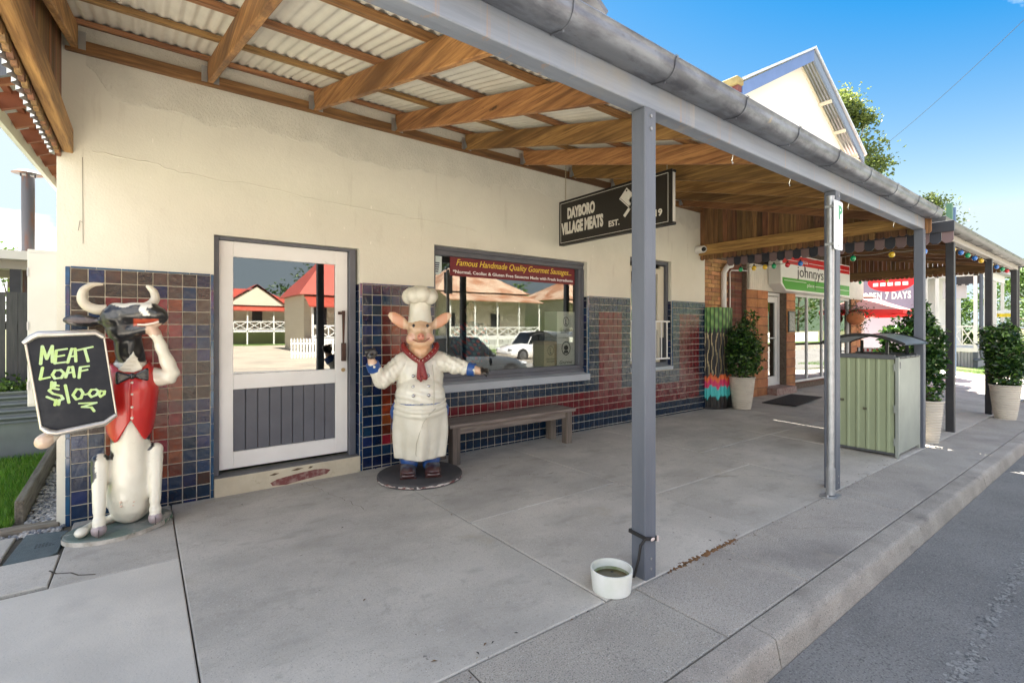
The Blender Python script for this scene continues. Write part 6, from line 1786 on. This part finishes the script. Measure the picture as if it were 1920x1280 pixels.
mb = MB(); mb.lathe([(.001,.066),(.1045,.066)], n=40, cap_bot=False); mb.build('water', M('murky_water', (.10,.075,.03), .04, col2=(.06,.05,.025), nscale=9), bo)
mb = MB(); mb.lathe([(.1042,.055),(.1055,.082)], n=40, cap_bot=False); mb.build('algae_ring', M('algae_ring', (.20,.24,.10), .7, col2=(.34,.36,.26), nscale=25), bo)
st = thing('dog_tether', 'black strap looped round the foot of the nearest post with a loose chain', 'strap')
strap = M('black_strap', (.014,.013,.013), .6)
px0, px1, py0, py1, sz = 2.83, 2.935, -3.292, -3.188, gz(2.85,-3.25)+.235
g = .008
mb = MB(); lp = [(px0-g,py0-g,sz+.02),(px1+g,py0-g,sz-.012),(px1+g,py1+g,sz+.008),(px0-g,py1+g,sz+.03),(px0-g,py0-g,sz+.02)]
for a, b in zip(lp, lp[1:]): mb.beam(a, b, .010, .020)
mb.tube([(px0-g,py0-g,sz+.02),(px0-.03,py0+.01,sz-.02),(px0-.035,py0+.02,sz-.10),(px0-.05,py0+.04,.06),(px0-.10,py0+.10,.04),(px0-.18,py0+.10,.10)], .008, 7)
mb.build('strap', strap, st, smooth=60)
mb = MB(); mb.ell((px0+.05,py0-g-.008,sz+.004),(.020,.004,.010),10,6); mb.box(px1-.015,px1-.002,py0-g-.012,py0-g-.006,sz-.02,sz+.015); mb.build('buckle', M('pale_buckle', (.62,.52,.48), .5), st, smooth=60)
sp = thing('parking_sign', 'galvanised pole with a narrow white quarter hour parking sign', 'sign')
gx, gy = 5.445, -3.335; g0 = gz(gx, gy)
galv = M('galvanised_pipe', (.46,.47,.48), .42, .7, col2=(.34,.35,.36), nscale=14, bump=.08, bscale=60)
mb = MB(); mb.tube([(gx,gy,g0+.02),(gx,gy,2.70)], .030, 18); mb.tube([(gx,gy,g0+.02),(gx,gy,g0+.26)], .037, 18); mb.tube([(gx,gy,2.70),(gx,gy,2.712)], .031, 18); mb.build('pole', galv, sp, smooth=40)
mb = MB(); mb.prism([(-.085,-.06),(.085,-.06),(.10,-.045),(.10,.045),(.085,.06),(-.085,.06),(-.10,.045),(-.10,-.045)], (gx,gy,g0), (1,0,0), (0,1,0), (0,0,1), .014)
for a, b in ((-.07,0),(.07,0)): mb.tube([(gx+a,gy+b,g0+.012),(gx+a,gy+b,g0+.03)], .010, 6)
mb.build('base_plate', galv, sp)
PX0, PX1, PZ0, PZ1, PY = 5.385, 5.585, 2.225, 2.665, -3.385
mb = MB(); rc = .02
pol = []
for cx, cz, a0 in ((PX1-rc,PZ1-rc,0),(PX0+rc,PZ1-rc,90),(PX0+rc,PZ0+rc,180),(PX1-rc,PZ0+rc,270)):
    pol += [(cx+rc*math.cos(rad(a0+k*30)), cz+rc*math.sin(rad(a0+k*30))) for k in range(4)]
mb.prism(pol, (0,PY,0), (1,0,0), (0,0,1), (0,1,0), .004); mb.build('sign_plate', M('sign_plate_white', (.72,.74,.76), .45), sp)
pgm = M('parking_green', (.03,.30,.13), .5); pgf = M('faded_green', (.50,.60,.55), .5)
text('P', 'lettering', pgm, sp, (5.53,PY-.0005,2.565), (1,0,0), (0,0,1), h=.125, w=.075, bold=.035, depth=.001)
text('1/4', 'lettering', pgf, sp, (5.445,PY-.0005,2.57), (1,0,0), (0,0,1), h=.11, w=.075, depth=.001)
mb = MB(); mb.box(5.45,5.55,PY-.0012,PY-.0004,2.262,2.268); mb.prism([(5.55,2.255),(5.57,2.265),(5.55,2.275)],(0,PY,0),(1,0,0),(0,0,1),(0,-1,0),.001); mb.build('arrow', pgf, sp)
mb = MB()
for z in (PZ1-.05, PZ0+.05): mb.beam((gx-.034,gy-.0,z),(gx+.034,gy-.0,z),.068,.022); mb.ell((5.485,PY-.002,z+.012 if z > 2.4 else z-.012),(.008,.003,.008),8,5)
mb.build('bracket', galv, sp)
# ---- bin enclosure
bi = thing('bin_enclosure', 'green ribbed steel bin enclosure with silver side and arched roof', 'bin')
BX0, BX1, BY0, BY1 = 7.67, 8.545, -3.265, -2.56; b0, bt = -.045, 1.16
green = M('faded_green_steel', (.30,.345,.21), .5, .05, col2=(.27,.31,.19), nscale=3, stretch=(1,1,.4), stain=[(4,.62,.75,(.20,.22,.14),.4,(2,2,.5)), (6,.70,.76,(.40,.42,.32),.5,(2,2,.4))])
silver_s = M('silver_cladding', (.36,.385,.345), .42, .4, col2=(.30,.32,.29), nscale=2, stain=[(2,.5,.7,(.27,.28,.29),.4,(1,1,.4))])
fr_m = M('bin_frame_grey', (.10,.105,.11), .5)
def ribbed(n, o, ux, un, W_, z0, z1, mat, name, pitch, depth, flat):
    mb = MB(); P = []
    x = 0
    while x < W_-1e-6:
        for f, d in ((0,0),(flat,0),(flat+.12,depth),(.88,depth)):
            xx = min(x+f*pitch, W_); P.append((xx, d))
        x += pitch
    P.append((W_, 0))
    o, ux, un = Vector(o), Vector(ux), Vector(un)
    vs = [o+ux*a+un*d+Vector((0,0,z)) for z in (z0,z1) for a, d in P]; k = len(P)
    mb.add(vs, [(i,i+1,k+i+1,k+i) for i in range(k-1)])
    return mb.build(name, mat, bi)
dp = ribbed(0, (BX0,BY1,0), (0,-1,0), (-1,0,0), BY1-BY0-.03, b0+.06, bt-.02, green, 'door_panel', .105, .011, .58)
mb = MB(); mb.box(BX0-.016,BX0-.012,-2.955,-2.915,.50,.53); mb.box(BX0-.016,BX0-.010,-2.71,-2.66,.585,.615); mb.box(BX0-.016,BX0-.012,-2.64,-2.62,.585,.615); mb.build('latch', M('latch_olive', (.09,.09,.05), .6), dp)
text('B3', 'lettering', M('stencil_grey', (.13,.13,.10), .7), dp, (BX0-.0145,-2.665,.60), (0,-1,0), (0,0,1), h=.035, w=.05, bold=.03, depth=.0006) if False else None
ribbed(0, (BX0+.02,BY0,0), (1,0,0), (0,-1,0), BX1-BX0-.04, b0+.05, bt-.015, silver_s, 'side_panel', .042, .008, .45)
mb = MB(); mb.box(BX0+.012,BX1-.012,BY0+.012,BY1,b0+.03,bt-.03); mb.build('inner_box', fr_m, bi)
mb = MB(); mb.box(BX0-.014,BX0+.02,BY0-.012,BY0+.024,b0,bt+.005); mb.build('corner_trim', silver_s, bi, bev=.003)
mb = MB(); mb.box(BX1-.02,BX1+.008,BY0-.012,BY0+.02,b0,bt+.005); mb.build('corner_trim', silver_s, bi, bev=.003)
mb = MB(); mb.box(BX0-.02,BX0+.02,BY0+.026,BY1,bt-.02,bt+.035); mb.box(BX0+.02,BX1,BY0,BY1,bt-.012,bt+.012); mb.box(BX1-.02,BX1,BY0+.02,BY1,bt+.012,bt+.03); mb.build('top_rail', fr_m, bi, bev=.003)
mb = MB()
for z in (b0+.15,.50,1.0): mb.box(BX0-.022,BX0-.012,BY0+.022,BY0+.036,z,z+.09)
mb.build('hinge', silver_s, bi)
mb = MB()
for k in range(4): mb.box(BX0+.09+.2*k,BX0+.17+.2*k,BY0-.010,BY0-.004,bt-.004,bt+.004)
mb.box(BX0+.04,BX0+.075,BY0-.0105,BY0-.009,bt-.13,bt-.05); mb.build('vent_slot', fr_m, bi)
for x in (BX0+.02, BX1-.05):
    for y in (BY0+.10, BY1-.10):
        mb = MB(); mb.box(x,x+.03,y,y+.03,bt,1.35); mb.build('roof_post', black_m, bi)
mb = MB()
def arch(u, v, t=0):
    y = BY0-.09 + (BY1-BY0+.18)*u; s = (u-.5)*2
    return (BX0-.10+(BX1-BX0+.13)*v, y, 1.315+.115*(1-s*s)+t)
mb.grid(arch, 20, 1, flip=True); mb.grid(lambda u, v: arch(u, v, .012), 20, 1)
mb.build('arched_roof', M('pale_roof_sheet', (.40,.46,.46), .3, .5, col2=(.33,.38,.39), nscale=3), bi, smooth=60)
for x in (BX0-.105, BX1+.03):
    mb = MB(); pts = [Vector(arch(k/20, 0)) for k in range(21)]
    for a, b in zip(pts, pts[1:]): mb.beam((x,a.y,a.z+.006),(x,b.y,b.z+.006),.012,.036)
    mb.build('roof_edge', black_m, bi)
# ------------------------------------------------------------------ the other side of the street (seen reflected in the glass)
ZR = -.18
fore = M('sunlit_forecourt', (.42,.365,.28), .9, col2=(.35,.30,.235), nscale=.5, detail=10, stain=[(.5,.52,.70,(.20,.18,.15),.6,(1,1,1)), (2,.62,.72,(.16,.15,.13),.6,(.3,2,1))])
sheet('forecourt', [-40, -10, 16], [-46, -30, -15.2], lambda x, y: ZR+.02, fore)
sheet('far_footpath', [16, 40, 90], [-18.5, -15.2], lambda x, y: rz_(x)+.09, fore)
mb = MB(); mb.box(16, 90, -15.3, -15.15, -.9, ZR+.0); mb.build('far_kerb', kerb_m)['kind'] = 'structure'
sheet('far_lawn', [-40, 20, 90], [-70, -46, -27, -18.5], lambda x, y: ZR-.0 if x > 15 or y < -45.9 else ZR-.15, M('sunlit_lawn', (.07,.13,.02), .9, col2=(.10,.15,.03), nscale=2))
red_iron = M('red_iron_roof', (.34,.055,.030), .5, col2=(.28,.045,.025), nscale=1, stretch=(6,1,1))
rust_iron = M('rusty_iron_roof', (.42,.30,.21), .6, col2=(.26,.11,.05), nscale=.55, lo=.42, hi=.6, detail=8)
wb = M('cream_boards', (.58,.54,.42), .7, col2=(.52,.48,.37), nscale=2, stretch=(.3,.3,12)); trimw = M('trim_white', (.78,.77,.73), .6)
darkw = M('dark_opening', (.03,.03,.035), .3)
def hip(mb, x0, x1, y0, y1, z0, z1, over=.5, mi=0):
    x0-=over; x1+=over; y0-=over; y1+=over
    w, d = x1-x0, y1-y0; cx, cy = (x0+x1)/2, (y0+y1)/2
    if w >= d: a, b = (x0+d/2*.9, cy, z1), (x1-d/2*.9, cy, z1)
    else: a, b = (cx, y0+w/2*.9, z1), (cx, y1-w/2*.9, z1)
    P = [(x0,y0,z0),(x1,y0,z0),(x1,y1,z0),(x0,y1,z0),a,b]
    F = [(0,1,5,4),(1,2,5),(2,3,4,5),(3,0,4),(3,2,1,0)] if w >= d else [(0,1,4),(1,2,5,4),(2,3,5),(3,0,4,5),(3,2,1,0)]
    mb.add(P, F, mi)
def house(label, x0, x1, yf, yb, floor, eave, ridge, roofm, ver=2.2, gable=None):
    t = thing('cottage', label, 'house', group='cottages across the street')
    mb = MB(); mb.box(x0, x1, yb, yf-ver, ZR, eave); mb.build('wall', wb, t)
    mb = MB(); hip(mb, x0, x1, yb, yf-ver, eave, ridge, .4); mb.build('roof', roofm, t)
    mb = MB(); mb.add([(x0-.3,yf+.3,eave-.9),(x1+.3,yf+.3,eave-.9),(x1,yf-ver,eave-.05),(x0,yf-ver,eave-.05),(x0-.3,yf+.3,eave-.98),(x1+.3,yf+.3,eave-.98)], [(0,1,2,3),(4,5,1,0)]); mb.build('veranda_roof', roofm, t)
    mb = MB(); mb.box(x0, x1, yf-ver, yf, floor-.15, floor); mb.build('veranda_floor', trimw, t)
    n = max(2, round((x1-x0)/2.4))
    for k in range(n+1):
        x = x0+(x1-x0)*k/n; mb = MB(); mb.box(x-.06, x+.06, yf-.12, yf, ZR, eave-.9); mb.build('post', trimw, t)
    for k in range(n):
        a = x0+(x1-x0)*k/n+.06; b = x0+(x1-x0)*(k+1)/n-.06; mb = MB()
        mb.box(a,b,yf-.09,yf-.04,floor+.85,floor+.92); mb.box(a,b,yf-.09,yf-.04,floor+.08,floor+.14)
        m_ = (a+b)/2
        for p, q in ((a,m_),(m_,b)):
            mb.beam((p,yf-.06,floor+.14),(q,yf-.06,floor+.85),.05,.05); mb.beam((p,yf-.07,floor+.85),(q,yf-.07,floor+.14),.05,.05)
        mb.box(m_-.03,m_+.03,yf-.1,yf-.04,floor+.1,floor+.9); mb.build('veranda_rail', trimw, t)
        if k % 2 == 0:
            mb = MB(); mb.box((a+b)/2-.5,(a+b)/2+.5,yf-ver,yf-ver+.04,floor+.9,floor+2.2); mb.build('window', darkw, t)
    if gable:
        gx, hw, gz_ = gable
        mb = MB(); mb.prism([(gx-hw,eave-.3),(gx+hw,eave-.3),(gx,gz_-.25)], (0,yf-ver+1.2,0), (1,0,0), (0,0,1), (0,1,0), .1); mb.build('gable', wb, t)
        mb = MB()
        for s in (-1,1): mb.add([(gx,yf-ver+1.5,gz_),(gx+s*(hw+.5),yf-ver+1.5,eave-.6),(gx+s*(hw+.5),yf-ver-3,eave-.6),(gx,yf-ver-3,gz_)], [(0,1,2,3)])
        mb.build('gable_roof', roofm, t)
    return t
house('long red roofed cottage with white crossed veranda rails far across the forecourt', -6, 14, -51, -60, 1.25, 4.2, 6.0, red_iron, gable=(10.0,3.0,6.2))
house('red pyramid roofed cottage behind the nearer picket fence', 9.6, 18, -29, -37, .8, 3.9, 7.6, red_iron)
house('old cottage with rust streaked iron roof across the street', 21.5, 31.5, -31, -41, .7, 4.9, 7.6, rust_iron)
house('second cottage with rusty roof further along across the street', 36, 45, -30, -40, .7, 4.6, 7.0, rust_iron)
def picket(label, x0, x1, y):
    t = thing('picket_fence', label, 'fence', group='white picket fences across the street')
    n = int((x1-x0)/.16)
    me = None
    for k in range(n):
        if me is None:
            mb = MB(); mb.prism([(0,0),(.09,0),(.09,1.05),(.045,1.15),(0,1.05)], (0,0,0), (1,0,0), (0,0,1), (0,1,0), .02); me = mb.mesh('picket', trimw)
        link('picket', me, t, (x0+.16*k, y, ZR))
    mb = MB(); mb.box(x0,x1,y-.04,y-.001,ZR+.25,ZR+.33); mb.box(x0,x1,y-.04,y-.001,ZR+.8,ZR+.88); mb.build('rail', trimw, t)
picket('white picket fence in front of the red pyramid roof', 7.0, 15.5, -23.6)
picket('white picket fence in front of the rust roofed cottage', 18.5, 33, -26.5)
t = thing('low_wall', 'low white wall by the palms down the street', 'wall'); mb = MB(); mb.box(48,72,-21.2,-21,-.5,1.0); mb.build('wall_face', trimw, t)
def palm(x, y, h, seed, label):
    rr = random.Random(seed); t = thing('palm_tree', label, 'palm', (x,y,-.4), group='palms across the street')
    mb = MB(); mb.tube([(0,0,0),(.2,0,h*.5),(.5,.1,h)], [.28,.22,.18], 9); mb.build('trunk', gum_bark, t, smooth=60)
    P = []
    mb = MB()
    for k in range(16):
        a = rr.uniform(0,6.28); L = rr.uniform(2,2.8); el = rr.uniform(-.2,.9); pts = []
        for s in np.linspace(0,1,7): pts.append(Vector((.5+math.cos(a)*L*s, .1+math.sin(a)*L*s, h + L*s*math.sin(el) - 1.6*s*s)))
        for p, q in zip(pts, pts[1:]):
            sd = Vector((-math.sin(a),math.cos(a),0))*.28
            mb.add([p-sd+Vector((0,0,-.18)), q-sd+Vector((0,0,-.18)), q, p], [(0,1,2,3)]); mb.add([p, q, q+sd+Vector((0,0,-.18)), p+sd+Vector((0,0,-.18))], [(0,1,2,3)])
    mb.build('crown', M('palm_leaf', (.06,.11,.02), .5, col2=(.12,.17,.04), nscale=2), t)
palm(54,-19.6,7,1,'palm tree with a leaning trunk down the street'); palm(60,-22.5,6,2,'shorter palm tree behind the low white wall')
for i, (x, y, h, sp, mt) in enumerate(((4,-66,9,5,bush_m),(20,-64,10,6,dark_m),(17,-45,8,4,dark_m),(33,-52,12,6,dark_m),(48,-46,11,6,bush_m),(-18,-58,10,6,bush_m),(62,-34,10,6,dark_m),(-35,-40,9,5,dark_m),(78,-26,11,6,bush_m))):
    tree('street_tree', ['broad tree behind the long red cottage','dark tree between the red cottages','dark tree behind the pyramid roof','tall dark tree behind the rusty cottage','tree behind the second rusty cottage','tree left of the long red cottage','dark tree behind the palms','dark tree at the far left of the forecourt','tree far down the other side of the street'][i],
         x, y, -.3, h, sp, .22, mt, 1500, .6, 90+i, 26, .25, .17, group='trees across the street')
# ---- parked cars
def car(name, label, x, y, z, rzv, paint_c, L, H, suv):
    t = thing(name, label, 'car', (x,y,z), rzv, group='cars parked in the street')
    pm = M(name+'_paint', paint_c, .25, .0, coat=1)
    cg = M('car_glass', (.012,.014,.016), .03, spec=.8)
    h = L/2; w = .90
    bl = .62 if not suv else .72
    sec = [(-h,.55,.42,.62),(-h+.12,.80,.30,bl+.22),(-h+.7,.88,.22,bl+.30),(-h+1.3,w,.2,bl+.32),(0,w,.2,bl+.30),(h-1.35,w,.2,bl+.27),(h-.55,.87,.22,bl+.16),(h-.12,.76,.28,bl-.02),(h,.5,.38,.55)]
    mb = MB(); vs = []
    def ring(xx, hw, zb, zt):
        r = .10
        return [(xx,-hw+r,zb),(xx,-hw,zb+r),(xx,-hw,(zb+zt)/2),(xx,-hw*.97,zt-r),(xx,-hw*.85,zt),(xx,0,zt+.03),(xx,hw*.85,zt),(xx,hw*.97,zt-r),(xx,hw,(zb+zt)/2),(xx,hw,zb+r),(xx,hw-r,zb)]
    for s in sec: vs += ring(*s)
    k = 11
    mb.add(vs, [(i*k+j, i*k+(j+1)%k, (i+1)*k+(j+1)%k, (i+1)*k+j) for i in range(len(sec)-1) for j in range(k)] + [tuple(range(k-1,-1,-1)), tuple((len(sec)-1)*k+j for j in range(k))])
    body = mb.build('body', pm, t, smooth=50)
    bz = bl+.29
    gs = [(-h+.35,bz,.74,0),(-h+.95,H-.06,.60,1),(-.35,H,.62,1),(.35,H-.03,.61,1),(h-1.35,bz-.04,.76,0)] if not suv else [(-h+.15,bz,.78,0),(-h+.45,H-.03,.66,1),(-.3,H,.66,1),(.45,H-.05,.64,1),(h-1.3,bz-.04,.78,0)]
    mb = MB(); vs = [p for xx, zz, hw, _ in gs for p in ((xx,-hw,zz),(xx,hw,zz))]
    mb.add(vs, [(2*i,2*i+1,2*i+3,2*i+2)[::-1] for i in range(4)])
    side = []
    for sgn in (-1,1):
        top = [(xx,sgn*hw,zz) for xx,zz,hw,_ in gs]; bot = [(xx,sgn*.80,bz-.03) for xx,_,_,_ in gs]
        mb.add(top+bot, [(i,i+1,5+i+1,5+i) for i in range(4)])
    mb.build('window', cg, t)
    mb = MB(); r = [(xx,sg*hw*1.0,zz+.012) for xx,zz,hw,f in gs[1:4] for sg in (-1,1)]
    mb.add(r, [(0,1,3,2)[::-1],(2,3,5,4)[::-1]])
    for sg in (-1,1): mb.tube([(xx,sg*hw,zz+.01) for xx,zz,hw,f in gs], .028, 6)
    mb.build('roof', pm, t, smooth=60)
    wr = .33 if not suv else .37
    for xx in (-h+.82, h-.85):
        for sg in (-1,1):
            mb = MB(); mb.tube([(xx,sg*.72,wr),(xx,sg*.90,wr)], [wr,wr], 26); wh = mb.build('wheel', M('tyre_rubber', (.015,.015,.016), .8), t, smooth=40)
            mb = MB(); mb.tube([(xx,sg*.89,wr),(xx,sg*.908,wr)], [wr*.64,wr*.62], 20)
            for q in range(5): mb.beam((xx,sg*.91,wr),(xx+wr*.6*math.cos(q*1.257),sg*.91,wr+wr*.6*math.sin(q*1.257)),.05,.02,up=(0,1,0))
            mb.build('rim', M('alloy_rim', (.35,.36,.37), .3, .9), wh)
    for sg in (-1,1):
        mb = MB(); mb.ell((h-.17,sg*.62,bl+.0),(.12,.17,.07),10,6); mb.build('headlight', M('headlight_glass', (.6,.62,.64), .1, coat=1), t, smooth=80)
        mb = MB(); mb.ell((-h+.12,sg*.66,bl+.10),(.09,.14,.08),10,6); mb.build('tail_light', M('tail_red', (.35,.01,.01), .15, coat=1), t, smooth=80)
        mb = MB(); mb.ell((h-1.6,sg*1.0,bz+.02),(.06,.10,.07),8,6); mb.build('mirror', pm, t, smooth=80)
car('parked_car', 'dark sedan with pale roof line parked across from the shop window', 8.0, -7.3, rz_(8)-.01, 0, (.06,.065,.07), 4.5, 1.44, False)
car('parked_suv', 'white four wheel drive parked on the far side of the street', 19.0, -17.0, rz_(19)+.0, rad(180), (.75,.75,.74), 4.5, 1.70, True)
# ------------------------------------------------------------------ someone inside the shop, behind the glass
pr = thing('person', 'person in a dark floral shirt standing inside behind the shop window', 'person', (4.22,.82,.11), rad(-20))
mb = MB()
mb.ell((0,0,1.28),(.19,.115,.24),16,12); mb.ell((0,0,1.02),(.165,.115,.2),16,12); cap(mb,(0,.01,1.45),(0,-.01,1.58),.058,.055)
mb.ell((0,-.01,1.665),(.075,.095,.118),16,12); cap(mb,(0,-.09,1.66),(0,-.118,1.645),.014,.016,8)
for s in (-1,1):
    cap(mb,(s*.085,0,.92),(s*.09,0,.48),.095,.06); cap(mb,(s*.09,0,.48),(s*.09,.01,.09),.058,.042); cap(mb,(s*.09,.03,.05),(s*.10,-.13,.04),.042,.038)
    cap(mb,(s*.175,0,1.42),(s*.245,.02,1.14),.062,.048); cap(mb,(s*.245,.02,1.14),(s*.20,-.17,1.0),.046,.032); mb.ell((s*.19,-.215,.985),(.035,.05,.024),10,8)
    for k in range(4): cap(mb,(s*.19+.015*(k-1.5),-.255,.985),(s*.19+.016*(k-1.5),-.30-.006*(k%2),.972),.010,.008,6)
    cap(mb,(s*.165,-.22,.985),(s*.145,-.26,.985),.011,.009,6); mb.ell((s*.077,.0,1.66),(.012,.02,.03),8,6)
me = blob(mb, .011, 3); me.materials.append(M('person_paint', (1,1,1), .8, attr='paint', coords='obj'))
def pcol(c):
    x, y, z = c[:,0], c[:,1], c[:,2]
    o = np.tile(np.array([.35,.20,.13]), (len(c),1))
    o[(z < 1.5) & (z > .92) & ~((y < -.17) & (z < 1.03))] = (.02,.05,.10)
    f = np.sin(x*46+z*21)*np.sin(z*52-y*33+x*12); s_ = (z < 1.5) & (z > .92) & ~((y < -.17) & (z < 1.03))
    o[s_ & (f > .45)] = (.34,.035,.045); o[s_ & (f < -.55)] = (.04,.16,.20)
    o[(z < .92) & ~(y < -.17)] = (.02,.022,.03); o[z < .09] = (.02,.02,.02)
    return o
paint(me, pcol); link('body', me, pr)
mb = MB(); mb.ell((0,.02,1.70),(.083,.098,.098),14,10); me = blob(mb, .014, 1); me.materials.append(M('dark_hair', (.015,.011,.009), .7)); link('hair', me, pr)
mb = MB()
for s in (-1,1): mb.ell((s*.028,-.094,1.675),(.009,.006,.006),8,6)
mb.build('eye', black_en, pr, smooth=80)
